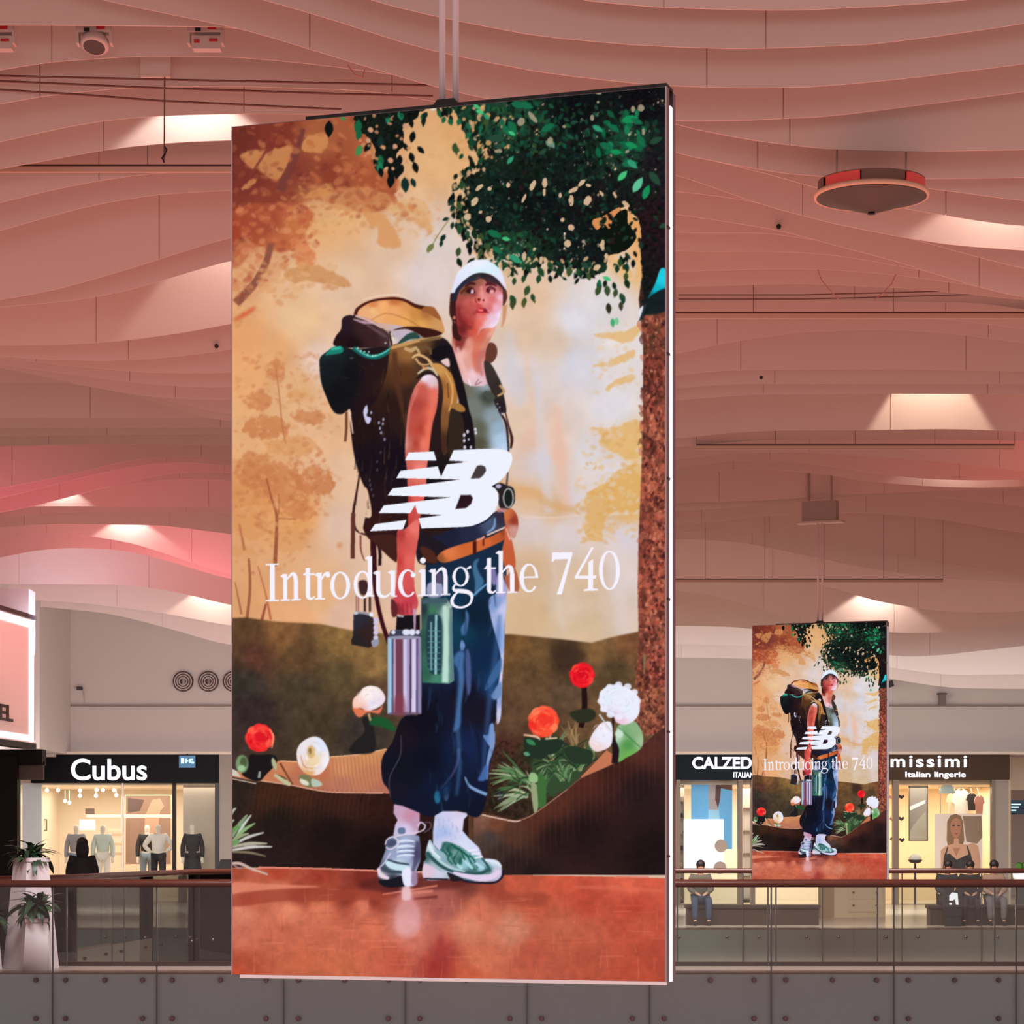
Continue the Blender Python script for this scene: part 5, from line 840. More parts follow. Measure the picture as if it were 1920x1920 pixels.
class MB:
    def __init__(s): s.v = []; s.f = []
    def box(s, x0, x1, y0, y1, z0, z1):
        k = len(s.v); s.v += [(x, y, z) for x in (x0, x1) for y in (y0, y1) for z in (z0, z1)]
        s.f += [tuple(k + i for i in q) for q in ((0, 1, 3, 2), (4, 6, 7, 5), (0, 4, 5, 1), (2, 3, 7, 6), (0, 2, 6, 4), (1, 5, 7, 3))]; return s
    def hexa(s, p):      # 8 points: bottom ring 4, top ring 4
        k = len(s.v); s.v += [tuple(q) for q in p]
        s.f += [tuple(k + i for i in q) for q in ((3, 2, 1, 0), (4, 5, 6, 7), (0, 1, 5, 4), (1, 2, 6, 5), (2, 3, 7, 6), (3, 0, 4, 7))]; return s
    def lathe(s, prof, cx=0, cy=0, cz=0, n=24, axis='z'):
        k = len(s.v); P = len(prof)
        for i in range(n):
            a = 2 * math.pi * i / n
            for r, h in prof:
                if axis == 'z': s.v.append((cx + r * math.cos(a), cy + r * math.sin(a), cz + h))
                else: s.v.append((cx + r * math.cos(a), cy + h, cz + r * math.sin(a)))
        for i in range(n):
            j = (i + 1) % n
            for q in range(P - 1):
                f = (k + i * P + q, k + j * P + q, k + j * P + q + 1, k + i * P + q + 1)
                s.f.append(f if axis == 'z' else f[::-1])
        return s
    def tube(s, pts, r, n=8, cap=True):
        k = len(s.v); pts = [Vector(p) for p in pts]; N = len(pts)
        rr = r if hasattr(r, '__len__') else [r] * N
        for i, p in enumerate(pts):
            d = (pts[min(i + 1, N - 1)] - pts[max(i - 1, 0)]).normalized()
            u = d.cross(Vector((0, 0, 1)));
            if u.length < .05: u = d.cross(Vector((1, 0, 0)))
            u.normalize(); w = d.cross(u)
            for q in range(n):
                a = 2 * math.pi * q / n; s.v.append(tuple(p + (u * math.cos(a) + w * math.sin(a)) * rr[i]))
        for i in range(N - 1):
            for q in range(n):
                t = (q + 1) % n; s.f.append((k + i * n + q, k + i * n + t, k + (i + 1) * n + t, k + (i + 1) * n + q))
        if cap: s.f.append(tuple(k + q for q in range(n))[::-1]); s.f.append(tuple(k + (N - 1) * n + q for q in range(n)))
        return s
    def ell(s, c, r, n=14, m=9):
        k = len(s.v)
        for i in range(m + 1):
            t = math.pi * i / m
            for q in range(n):
                a = 2 * math.pi * q / n; s.v.append((c[0] + r[0] * math.sin(t) * math.cos(a), c[1] + r[1] * math.sin(t) * math.sin(a), c[2] + r[2] * math.cos(t)))
        for i in range(m):
            for q in range(n):
                u = (q + 1) % n; s.f.append((k + i * n + q, k + (i + 1) * n + q, k + (i + 1) * n + u, k + i * n + u))
        return s
    def prism(s, poly, y0, y1):     # poly in x,z
        k = len(s.v); N = len(poly)
        s.v += [(x, y0, z) for x, z in poly] + [(x, y1, z) for x, z in poly]
        s.f.append(tuple(k + i for i in range(N))); s.f.append(tuple(k + N + i for i in range(N))[::-1])
        for i in range(N):
            j = (i + 1) % N; s.f.append((k + i, k + N + i, k + N + j, k + j))
        return s
    def plan(s, poly, z0, z1):      # poly in x,y
        k = len(s.v); N = len(poly)
        s.v += [(x, y, z0) for x, y in poly] + [(x, y, z1) for x, y in poly]
        s.f.append(tuple(k + i for i in range(N))[::-1]); s.f.append(tuple(k + N + i for i in range(N)))
        for i in range(N):
            j = (i + 1) % N; s.f.append((k + i, k + j, k + N + j, k + N + i))
        return s
    def build(s, name, mat, parent=None, smooth=False, loc=(0, 0, 0)):
        me = bpy.data.meshes.new(name); me.from_pydata(s.v, [], s.f); me.materials.append(mat); me.update()
        if smooth: me.polygons.foreach_set('use_smooth', [True] * len(me.polygons))
        return link(name, me, parent, loc)
def link(name, me, parent=None, loc=(0, 0, 0)):
    o = bpy.data.objects.new(name, me); COL.objects.link(o); o.location = loc
    if parent: o.parent = parent
    return o
def thing(name, label, cat, loc=(0, 0, 0), rz=0, group=None):
    o = bpy.data.objects.new(name, None); COL.objects.link(o); o.location = loc; o.rotation_euler = (0, 0, rz); o.empty_display_size = .1
    return tag(o, label, cat, group)
def tag(o, label, cat, group=None):
    o['label'] = label; o['category'] = cat
    if group: o['group'] = group
    return o
def struct(o, label=None):
    o['kind'] = 'structure'
    if label: o['label'] = label
    return o
def copy_tree(o, parent=None, loc=None, rz=None):
    c = o.copy(); COL.objects.link(c)
    if parent: c.parent = parent
    if loc is not None: c.location = loc
    if rz is not None: c.rotation_euler = (0, 0, rz)
    for ch in [q for q in bpy.data.objects if q.parent == o]: copy_tree(ch, c)
    return c
def W(px, py, d): return ((px - 960) / PXF * d, d, EYE + (HOR - py) / PXF * d)
def WX(px, d): return (px - 960) / PXF * d
def WZ(py, d): return EYE + (HOR - py) / PXF * d
def text(name, s, size, mat, parent, loc, depth=.02, bold=0, width=None, rz=0, spacing=1.0, align='LEFT'):
    cu = bpy.data.curves.new(name, 'FONT'); cu.body = s; cu.size = size; cu.extrude = depth / 2; cu.offset = bold; cu.space_character = spacing; cu.align_x = align
    o = bpy.data.objects.new(name, cu); COL.objects.link(o)
    dg = bpy.context.evaluated_depsgraph_get(); me = bpy.data.meshes.new_from_object(o.evaluated_get(dg)); bpy.data.objects.remove(o)
    me.transform(Matrix.Rotation(math.pi / 2, 4, 'X'))
    if width:
        xs = [v.co.x for v in me.vertices]; w = max(xs) - min(xs); x0 = min(xs)
        for v in me.vertices: v.co.x = (v.co.x - x0) * width / w
    me.materials.clear(); me.materials.append(mat)
    q = link(name, me, parent, loc); return q

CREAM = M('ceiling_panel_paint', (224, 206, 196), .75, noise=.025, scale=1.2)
WALL = M('wall_paint', (206, 196, 190), .7, noise=.03, scale=.8)
DARK = M('black_metal', (26, 26, 28), .45)
STEEL = M('brushed_steel', (190, 188, 190), .22, 1)
CHROME = M('polished_tube', (244, 226, 228), .28, .15)
WHITE_E = M('white_emissive_strip', (240, 236, 246), .5, emit=1.0)
# ------------------------------------------------------------------ ceiling of wavy baffles
F = [
 [(-500, -220), (900, -60), (1080, 0), (1234, 14), (1475, 20), (1650, 12), (1800, 2), (1920, -15), (2500, -90)],
 [(-500, -420), (400, -110), (690, 0), (822, 32), (1009, 68), (1197, 85), (1382, 92), (1630, 84), (1800, 62), (1920, 44), (2500, -60)],
 [(-500, -260), (300, -60), (494, 0), (602, 30), (756, 80), (822, 98), (1009, 135), (1150, 152), (1250, 161), (1400, 165), (1530, 163), (1700, 147), (1920, 120), (2500, 30)],
 [(-500, -160), (0, -60), (190, 0), (433, 50), (470, 58), (681, 123), (812, 162), (916, 186), (1100, 215), (1270, 227), (1385, 226), (1560, 218), (1700, 200), (1920, 172), (2500, 90)],
 [(-500, 60), (0, 47), (220, 48), (436, 50), (900, 120), (1270, 235), (1400, 262), (1550, 280), (1700, 284), (1920, 281), (2500, 240)],
 [(-500, 220), (0, 131), (100, 115), (260, 105), (433, 106), (540, 115), (644, 127), (812, 150), (1270, 288), (1390, 312), (1480, 327), (1650, 336), (1920, 333), (2500, 300)],
 [(-500, 290), (0, 195), (92, 178), (240, 164), (440, 161), (700, 170), (1270, 270), (1500, 318), (1734, 352), (1920, 377), (2500, 420)],
 [(-500, 380), (0, 266), (92, 245), (160, 231), (229, 222), (298, 217), (435, 213), (800, 215), (1270, 285), (1449, 328), (1535, 354), (1703, 393), (1776, 404), (1858, 418), (1920, 424), (2500, 450)],
 [(-500, 420), (0, 316), (57, 307), (137, 291), (229, 276), (344, 266), (435, 263), (900, 250), (1272, 328), (1432, 385), (1552, 417), (1655, 438), (1776, 459), (1920, 470), (2500, 500)],
 [(-500, 500), (0, 380), (92, 357), (183, 339), (286, 324), (435, 320), (900, 330), (1274, 359), (1397, 374), (1560, 414), (1707, 447), (1820, 478), (1920, 505), (2500, 590)],
 [(-500, 560), (0, 433), (115, 399), (206, 378), (298, 364), (435, 356), (900, 370), (1274, 402), (1466, 432), (1569, 461), (1672, 487), (1758, 515), (1858, 545), (1920, 558), (2500, 620)],
 [(-500, 640), (0, 562), (100, 545), (233, 507), (433, 443), (900, 400), (1274, 437), (1440, 436), (1560, 455), (1700, 480), (1920, 530), (2500, 600)],
 [(-500, 650), (0, 575), (120, 566), (233, 547), (433, 487), (900, 440), (1274, 471), (1466, 471), (1569, 478), (1720, 505), (1850, 528), (1920, 545), (2500, 630)],
 [(-500, 650), (0, 648), (155, 645), (241, 638), (344, 624), (433, 607), (900, 520), (1274, 509), (1432, 504), (1535, 504), (1672, 514), (1844, 538), (1920, 552), (2500, 640)],
 [(-500, 660), (0, 667), (76, 674), (192, 677), (300, 672), (405, 660), (433, 655), (900, 560), (1274, 537), (1500, 531), (1700, 540), (1920, 562), (2500, 640)],
 [(-500, 640), (0, 670), (100, 683), (275, 699), (433, 700), (900, 600), (1274, 566), (1500, 562), (1700, 566), (1844, 568), (1920, 581), (2500, 650)],
 [(-500, 645), (0, 683), (100, 697), (254, 718), (350, 725), (433, 727), (900, 640), (1274, 601), (1363, 594), (1600, 594), (1776, 598), (1920, 617), (2500, 690)],
 [(-500, 640), (0, 688), (69, 703), (155, 722), (254, 741), (344, 748), (433, 750), (900, 720), (1274, 663), (1363, 642), (1500, 622), (1655, 617), (1776, 624), (1920, 643), (2500, 720)],
 [(-500, 650), (0, 680), (155, 715), (310, 750), (378, 767), (433, 778), (900, 760), (1274, 703), (1363, 694), (1655, 692), (1920, 696), (2500, 740)],
 [(-500, 716), (0, 717), (117, 717), (200, 728), (282, 751), (378, 781), (433, 792), (900, 770), (1274, 727), (1363, 720), (1655, 719), (1920, 720), (2500, 750)],
 [(-500, 783), (433, 783), (900, 780), (1274, 750), (1397, 740), (1600, 738), (1920, 739), (2500, 760)],
 [(-500, 803), (433, 802), (900, 815), (1274, 823), (1363, 811), (1466, 807), (1604, 807), (1776, 804), (1920, 809), (2500, 840)],
 [(-500, 822), (0, 817), (433, 813), (900, 830), (1274, 838), (1432, 824), (1776, 823), (1920, 826), (2500, 850)],
 [(-500, 850), (0, 837), (172, 833), (433, 835), (900, 860), (1274, 862), (1363, 849), (1500, 847), (1638, 856), (1776, 866), (1920, 884), (2500, 930)],
 [(-500, 1000), (0, 916), (155, 885), (241, 862), (344, 854), (433, 862), (900, 900), (1274, 876), (1363, 864), (1452, 862), (1535, 871), (1638, 888), (1741, 899), (1844, 901), (1920, 899), (2500, 860)],
 [(-500, 1010), (0, 935), (155, 895), (258, 872), (344, 866), (433, 874), (900, 920), (1274, 893), (1363, 881), (1452, 880), (1552, 890), (1638, 904), (1741, 912), (1844, 915), (1920, 911), (2500, 880)],
 [(-500, 1030), (0, 961), (69, 947), (206, 911), (292, 892), (344, 884), (433, 886), (900, 940), (1274, 943), (1466, 936), (1604, 926), (1776, 920), (1920, 915), (2500, 900)],
 [(-500, 1020), (0, 962), (69, 948), (206, 911), (344, 897), (433, 901), (900, 950), (1274, 959), (1466, 942), (1604, 931), (1741, 930), (1920, 950), (2500, 1010)],
 [(-500, 970), (0, 952), (69, 949), (433, 950), (900, 990), (1274, 985), (1466, 965), (1604, 960), (1741, 970), (1920, 1000), (2500, 1060)],
 [(-500, 1000), (0, 970), (137, 959), (433, 961), (900, 1010), (1274, 998), (1466, 1000), (1604, 1022), (1741, 1052), (1920, 1080), (2500, 1090)],
 [(-500, 1020), (0, 989), (103, 982), (310, 985), (433, 1002), (900, 1040), (1274, 1010), (1400, 1018), (1500, 1040), (1604, 1062), (1741, 1084), (1920, 1092), (2500, 1090)],
 [(-500, 1080), (0, 1013), (69, 998), (172, 1005), (258, 1020), (344, 1050), (433, 1080), (900, 1100), (1274, 1082), (1480, 1085), (1549, 1097), (1631, 1125), (1741, 1144), (1827, 1149), (1920, 1147), (2500, 1110)],
 [(-500, 1100), (0, 1047), (52, 1033), (137, 1026), (241, 1032), (310, 1050), (433, 1088), (900, 1120), (1274, 1106), (1342, 1116), (1432, 1145), (1500, 1163), (1666, 1187), (1776, 1187), (1920, 1166), (2500, 1110)],
 [(-500, 1090), (0, 1095), (220, 1096), (310, 1105), (378, 1121), (433, 1136), (900, 1180), (1274, 1173), (1397, 1176), (1550, 1205), (1672, 1231), (1741, 1231), (1920, 1211), (2500, 1150)],
 [(-500, 1100), (0, 1122), (150, 1130), (206, 1136), (310, 1150), (433, 1174), (900, 1200), (1274, 1207), (1407, 1211), (1550, 1230), (1672, 1252), (1776, 1266), (1920, 1264), (2500, 1240)],
 [(-500, 1110), (0, 1130), (206, 1150), (310, 1176), (395, 1202), (433, 1211), (900, 1230), (1274, 1233), (1420, 1235), (1690, 1276), (1776, 1290), (1920, 1292), (2500, 1270)],
]
ceil = struct(MB().box(-16, 16, 12, 72, 9.3, 9.5).build('ceiling', M('ceiling_soffit', (190, 160, 150), .8)), 'pale ceiling hung with overlapping wavy white baffles')
def mean_y(c): return float(np.mean(np.interp(np.linspace(0, 1920, 40), [p[0] for p in c], [p[1] for p in c])))
FD = []; prev = 16.6
for c in F:
    y = mean_y(c); rel = float(np.interp(y, [0, 790, 925, 1000, 1100, 1170, 1240], [5.4, 5.4, 6.02, 5.95, 5.4, 5.1, 4.6]))
    d = max(prev + .38, min(rel * PXF / (HOR - y), 68)); FD.append(d); prev = d
# keep the far ones in front of the end wall
if FD[-1] > 68.6:
    k = 20; a = FD[k]; s_ = (68.6 - a) / (FD[-1] - a); FD = FD[:k] + [a + (v - a) * s_ for v in FD[k:]]
def fin_curve(i):
    c = F[i]; xs = np.arange(-700, 2701, 10.0)
    y = np.interp(xs, [p[0] for p in c], [p[1] for p in c]); k = np.hanning(15); k /= k.sum()
    return xs, np.convolve(np.pad(y, 7, mode='edge'), k, 'valid')
FIN = [fin_curve(i) for i in range(len(F))]
def fin_z(i, x):
    px = x / FD[i] * PXF + 960
    return WZ(float(np.interp(px, FIN[i][0], FIN[i][1])), FD[i])
rnd = random.Random(3)
for i in range(len(F)):
    d = FD[i]; half = 960 / PXF * d * 1.22 + .6
    bf = bpy.data.objects.new('baffle', None); COL.objects.link(bf); bf.parent = ceil; bf.location = (0, d, 0)
    n = max(3, min(10, round(2 * half / 2.9))); w = 2 * half / n; off = rnd.uniform(-.35, .35) * w
    xs = [-half + k * w + off for k in range(n + 1)]; xs[0] = -half - .4; xs[-1] = half + .4
    for a, b in zip(xs, xs[1:]):
        a2, b2 = a + .0045, b - .0045; st = max(6, int((b - a) / .22)); mb = MB()
        X = [a2 + (b2 - a2) * q / st for q in range(st + 1)]
        Z = [max(4.6, fin_z(i, x)) for x in X]
        top = 9.32
        mb.prism([(x, z) for x, z in zip(X, Z)] + [(X[-1], top), (X[0], top)], 0, .009)
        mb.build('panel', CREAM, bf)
        if b is not xs[-1]: MB().box(b - .02, b + .02, .0095, .014, max(4.65, fin_z(i, b) + .012), 9.3).build('joint_strip', M('joint_backing', (206, 182, 172), .8), bf)  # pale backing strip added behind each panel joint
# ------------------------------------------------------------------ downlights hidden between the baffles
LEDM = M('downlight_lens', (255, 240, 220), .4, emit=6)
def downlight(i, px, power, cone=74, off=.3, up=.55, col=(1, .84, .72), lab=''):
    d = FD[i] - off; x = WX(px, FD[i]); z = fin_z(i, x) + up
    t = thing('downlight', lab, 'light', (x, d, z), 0, 'downlights recessed between the ceiling baffles')
    MB().lathe([(0, .12), (.06, .12), (.065, .0), (.055, 0), (.05, .05), (0, .05)], n=16).build('housing', DARK, t)
    MB().lathe([(0, .03), (.045, .03), (.045, .04), (0, .045)], n=16).build('lens', LEDM, t)
    MB().box(-.03, .03, .0, off, .06, .10).build('bracket', DARK, t)
    l = bpy.data.lights.new('downlight_lamp', 'SPOT'); l.energy = power; l.spot_size = math.radians(cone); l.spot_blend = .22; l.shadow_soft_size = .04; l.color = col
    o = bpy.data.objects.new('lamp', l); COL.objects.link(o); o.parent = t; o.location = (0, 0, -.02); o.rotation_euler = (math.radians(12), 0, 0)
downlight(8, 372, 44, 95, .42, .62, (1, .9, .84), 'downlight washing the curved baffle left of the big screen')
downlight(13, 470, 95, 80, .36, 1.5, (1, .84, .76), 'downlight behind the left edge of the big screen')
downlight(8, 1880, 30, 110, .42, .7, (1, .8, .7), 'downlight right of the round ceiling fixture')
downlight(21, 1745, 175, 60, .5, 1.5, (1, .82, .64), 'downlight with a wedge of warm light on the right baffle')
downlight(25, 1790, 34, 120, .22, .8, (1, .8, .68), 'downlight above the thin bright wave at the right')
downlight(28, 120, 20, 100, .3, .5, (1, .9, .84), 'downlight above the narrow bright wedge at the left')
downlight(31, 240, 40, 110, .4, .7, (1, .85, .78), 'downlight over the pink wave above the clothes shop')
downlight(34, 400, 70, 110, .5, 1.1, (1, .84, .72), 'downlight on the cream wave above the clothes shop')
downlight(32, 1640, 70, 110, .5, 1.1, (1, .84, .74), 'downlight over the wave above the second screen')
# ------------------------------------------------------------------ rails and cables under the ceiling
RAIL = M('rail_aluminium', (206, 180, 160), .5); RAILD = M('rail_slot', (88, 58, 48), .6)
def rail(px0, px1, py, d, lab, th=11):
    x0, x1, z = WX(px0, d), WX(px1, d), WZ(py, d); h = th / PXF * d
    t = thing('ceiling_rail', lab, 'rail', ((x0 + x1) / 2, d, z - h), 0, 'straight rails under the wavy ceiling'); L = (x1 - x0) / 2
    MB().box(-L, L, -.02, .02, 0, h * .72).build('profile', RAIL, t)
    MB().box(-L, L, -.015, .015, h * .72, h).build('slot', RAILD, t)
    k = int(L / 1.6) + 1
    for q in range(-k, k + 1): MB().tube([(q * L / k, 0, h), (q * L / k, 0, 9.3 - z + h)], .005).build('hanger', STEEL, t)
rail(-300, 1430, 309, FD[9] - .15, 'long straight rail crossing behind the top of the big screen', 14)
rail(1150, 2200, 585, FD[15] - .1, 'straight rail above the reddish waves right of the big screen', 12)
rail(1305, 1902, 833, FD[22] - .12, 'short dark rail under the wedge of warm light', 10)
rail(1100, 1768, 1085, FD[29] - .12, 'thin rail behind the pole of the second screen', 7)
CAB = M('cable_brown', (110, 70, 60), .6)
def cable(pts, d, lab, r=.008, mat=None):
    P3 = [W(px, py, d) for px, py in pts]; c = P3[len(P3) // 2]
    o = MB().tube([(p[0] - c[0], p[1] - c[1], p[2] - c[2]) for p in P3], r, 6).build('ceiling_cable', mat or CAB, None, loc=c)
    tag(o, lab, 'cable', 'cables strung under the ceiling')
cable([(-200, 140), (0, 142), (300, 149), (640, 156), (812, 160)], FD[5] + .2, 'uppermost of the three cables at the top left')
cable([(-200, 146), (0, 152), (300, 165), (640, 176), (812, 180)], FD[5] + .25, 'middle cable of the three at the top left')
cable([(-200, 158), (0, 168), (160, 178), (300, 189), (640, 205)], FD[5] + .3, 'lowest of the three cables at the top left')
cable([(1272, 553), (1500, 553), (1700, 548), (1870, 543)], FD[14] + .1, 'upper thin cable above the right rail', .006)
cable([(1272, 561), (1500, 561), (1700, 556), (1890, 550)], FD[14] + .15, 'lower thin cable above the right rail', .006)
PINKC = M('looped_cable', (196, 140, 122), .6)
cable([(1533, 505), (1540, 525), (1556, 545), (1575, 562)], FD[13] - .08, 'pale looped wire hanging at the left of the loop', .006, PINKC)
cable([(1680, 514), (1672, 532), (1655, 550), (1640, 562)], FD[13] - .08, 'pale looped wire hanging at the right of the loop', .006, PINKC)
cable([(652, 122), (665, 140), (680, 146), (684, 130)], FD[5] - .08, 'small wire loop left of the big screen poles', .005, PINKC)
# junction plate with hanging wire and hook (left)
d = FD[6] - .1; t = thing('ceiling_plate', 'small white box with a long hanging wire, upper left', 'box', W(292, 146, d))
h = 42 / PXF * d
MB().box(-.11, .11, -.03, .03, 0, h).build('box', CREAM, t)
MB().tube([(.07, -.02, .02), (.066, -.02, -156 / PXF * d)], .006, 6).build('wire', CAB, t)
hk = MB().tube([(.066, -.02, -130 / PXF * d), (.085, -.02, -136 / PXF * d), (.07, -.02, -145 / PXF * d), (.05, -.02, -152 / PXF * d), (.066, -.02, -160 / PXF * d)], .009, 6); hk.build('hook', DARK, t)
# ------------------------------------------------------------------ stage spotlights under the nearest left baffle
d = FD[5] - .45
GREYW = M('lamp_housing', (196, 180, 172), .5); REDG = M('red_glass', (150, 20, 30), .3, emit=.25)
def moving_lamp(px, lab, tilt):
    x = WX(px, d); z = WZ(48, d); t = thing('stage_lamp', lab, 'spotlight', (x, d, z - .16), 0, 'stage lamps at the top left')
    MB().box(-.12, .12, -.06, .06, .10, .20).build('bracket', GREYW, t)
    MB().box(-.13, -.11, -.05, .05, .02, .2).build('yoke', GREYW, t); MB().box(.11, .13, -.05, .05, .02, .2).build('yoke', GREYW, t)
    MB().box(.02, .08, -.066, -.058, .115, .14).build('red_filter', REDG, t)
    MB().box(-.07, -.03, -.066, -.058, .10, .125).build('connector', DARK, t)
    if tilt:
        hd = MB().lathe([(0, .07), (.07, .07), (.10, .02), (.105, -.02), (.085, -.035), (0, -.03)], n=24).build('lamp_head', GREYW, t, True)
        MB().lathe([(0, -.036), (.08, -.036), (.08, -.03), (0, -.025)], n=24).build('lens', M('dark_lens', (34, 34, 36), .2), hd)
        hd.rotation_euler = (math.radians(-24), math.radians(6), 0); hd.location = (0, 0, .03)
    else:
        MB().box(-.09, .11, -.05, .05, -.02, .07).build('lamp_head', GREYW, t)
        MB().box(-.08, -.04, -.056, -.048, .02, .045).build('red_filter', REDG, t); MB().box(.03, .09, -.056, -.048, .03, .05).build('red_filter', REDG, t)
moving_lamp(178, 'stage lamp with its round dark lens tilted towards the hall', True)
moving_lamp(386, 'square stage lamp with small red filters, nearest the screen', False)
moving_lamp(-4, 'stage lamp cut by the left edge of the view', False)
# round ceiling fixture
d = FD[5] - .5; x, _, z = W(1634, 368, d); t = thing('round_fixture', 'large round ceiling fixture with pale rim and red glowing drum', 'light', (x, d, z))
MB().lathe([(.36, .0), (.412, -.012), (.415, .018), (.40, .03), (.36, .03)], n=56).build('rim', M('fixture_rim', (226, 190, 160), .5), t, True)
MB().lathe([(.395, -.012), (.30, -.035), (.15, -.085), (.05, -.115), (0, -.118)], n=48).build('cone', M('fixture_cone', (74, 66, 56), .5), t, True)
for a0, a1, mt, nm in ((0, 60, 'r', 'drum_window'), (75, 200, 'd', 'drum_shell'), (205, 250, 'r', 'drum_window'), (252, 300, 'd', 'drum_shell'), (303, 358, 'r', 'drum_window')):
    mb = MB(); n = 10; k = 0
    for q in range(n + 1):
        a = math.radians(a0 + (a1 - a0) * q / n)
        for r_, z_ in ((.385, .03), (.385, .10), (.37, .10), (.37, .03)): mb.v.append((r_ * math.cos(a), r_ * math.sin(a), z_))
    for q in range(n):
        for s in range(4): mb.f.append((q * 4 + s, q * 4 + (s + 1) % 4, (q + 1) * 4 + (s + 1) % 4, (q + 1) * 4 + s))
    mb.build(nm, M('red_drum', (204, 84, 76), .4, emit=.22, emit_rgb=(214, 50, 50)) if mt == 'r' else M('drum_shell', (120, 92, 80), .6), t)
MB().lathe([(0, .10), (.385, .10), (.385, .108), (0, .108)], n=40).build('drum_top', M('drum_shell', (0, 0, 0)), t)
MB().lathe([(.02, -.116), (.03, -.13), (0, -.132)], n=10).build('knob', DARK, t)
for sx in (-.25, .25): MB().tube([(sx, 0, .1), (sx, 0, 9.3 - z)], .008).build('rod', STEEL, t)
# small marks on the baffles
for px, py, i in ((1427, 714, 18), (406, 655, 14), (1460, 431, 10)):
    dd = FD[i] - .03; o = MB().lathe([(0, -.02), (.02, -.02), (.022, .01), (0, .01)], n=10, axis='y').build('ceiling_sensor', DARK, None, loc=W(px, py - 6, dd)); tag(o, 'tiny dark sensor on a baffle, %s' % ('right of the big screen' if px == 1427 else 'left of the big screen' if px == 406 else 'left of the round fixture'), 'sensor')
# ------------------------------------------------------------------ hanging LED screens
SW, SH = 2.36, 4.45
P = paint_advert()
NX, NY = 600, 1150
colr = sample(P, NX, NY, [(437.8, 239.5), (1250, 163), (1250, 1841), (432.8, 1827)]); del P
u = np.linspace(-SW / 2 + .006, SW / 2 - .006, NX); v = np.linspace(SH - .004, .004, NY)
U, V = np.meshgrid(u, v)
co = np.stack([U.ravel(), np.full(U.size, -.004), V.ravel()], 1).astype(np.float32)
idx = np.arange(NX * NY).reshape(NY, NX)
quads = np.stack([idx[1:, :-1], idx[1:, 1:], idx[:-1, 1:], idx[:-1, :-1]], -1).reshape(-1, 4).astype(np.int32)
me = bpy.data.meshes.new('display'); me.vertices.add(len(co)); me.vertices.foreach_set('co', co.ravel())
me.loops.add(quads.size); me.loops.foreach_set('vertex_index', quads.ravel())
me.polygons.add(len(quads)); me.polygons.foreach_set('loop_start', np.arange(0, quads.size, 4, dtype=np.int32))
try: me.polygons.foreach_set('loop_total', np.full(len(quads), 4, np.int32))
except Exception: pass
me.update(calc_edges=True)
at = me.color_attributes.new('picture', 'FLOAT_COLOR', 'POINT')
rgba = np.ones((NX * NY, 4), np.float32); rgba[:, :3] = colr.reshape(-1, 3); at.data.foreach_set('color', rgba.ravel())
ms = bpy.data.materials.new('led_display'); ms.use_nodes = True; nt = ms.node_tree
for n_ in list(nt.nodes):
    if n_.type == 'BSDF_PRINCIPLED': nt.nodes.remove(n_)
a_ = nt.nodes.new('ShaderNodeAttribute'); a_.attribute_name = 'picture'; e_ = nt.nodes.new('ShaderNodeEmission'); e_.inputs[1].default_value = 1
nt.links.new(a_.outputs['Color'], e_.inputs[0]); nt.links.new(e_.outputs[0], nt.nodes['Material Output'].inputs[0]); me.materials.append(ms)
scr = thing('led_screen', 'large hanging screen in front showing a hiker advert, nearest the viewer', 'screen', (-.351, 13.615, .9115), math.radians(-18.5), 'hanging double-sided advert screens')
link('display', me, scr)
FR = M('screen_frame', (150, 140, 146), .25, .8)
MB().box(-SW / 2, SW / 2, 0, .05, 0, SH).build('front_cabinet', FR, scr)
MB().box(-SW / 2, SW / 2, .12, .17, 0, SH).build('back_cabinet', FR, scr)
MB().box(-SW / 2 + .02, SW / 2 - .02, .05, .12, .01, SH - .01).build('core', M('screen_core', (52, 46, 54), .4), scr)
MB().box(SW / 2 - .02, SW / 2 + .002, .062, .104, 0, SH - .08).build('bright_edge', WHITE_E, scr)  # white side strips given emission so they read near white
MB().box(-SW / 2 - .002, -SW / 2 + .02, .062, .104, 0, SH - .08).build('bright_edge', WHITE_E, scr)
for sx in (-SW / 2, SW / 2 - .006): MB().box(sx, sx + .006, -.006, .0, 0, SH).build('front_rim', M('front_rim', (206, 196, 206), .3, .2), scr)
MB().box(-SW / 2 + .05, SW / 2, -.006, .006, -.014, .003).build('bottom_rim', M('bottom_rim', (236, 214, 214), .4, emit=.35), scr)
MB().box(-SW / 2 + .42, SW / 2, -.003, .12, SH, SH + .016).build('top_beam', DARK, scr)
for zz in (.62, 1.24, 1.9, 2.5, 3.12, 3.75): MB().box(SW / 2 - .01, SW / 2 + .003, .004, .055, zz, zz + .012).build('cabinet_joint', DARK, scr)
MB().prism([(-.08, SH + .01), (.08, SH + .01), (.045, SH + .05), (-.045, SH + .05)], .03, .14).build('hanger_bracket', DARK, scr)
pz = 7.1 - .9115
for sx in (-.037, .037): MB().tube([(sx, .085, SH + .03), (sx, .085, pz)], .0165, 14).build('pole', CHROME, scr, True)
MB().box(-.30, .30, .0, .2, pz, pz + .36).build('mount_box', M('mount_box', (168, 156, 144), .6), scr)
MB().box(-.40, .40, -.02, .22, pz - .02, pz + .015).build('mount_flange', M('mount_flange', (200, 188, 176), .6), scr)
for sx in (-.2, .2): MB().tube([(sx, .085, pz + .36), (sx, .085, 9.3 - .9115)], .02).build('drop_rod', STEEL, scr)
s2 = copy_tree(scr, None, (5.239, 45.535, .9115), math.radians(-21.5)); s2['label'] = 'smaller looking hanging screen with the same advert, far at the right'
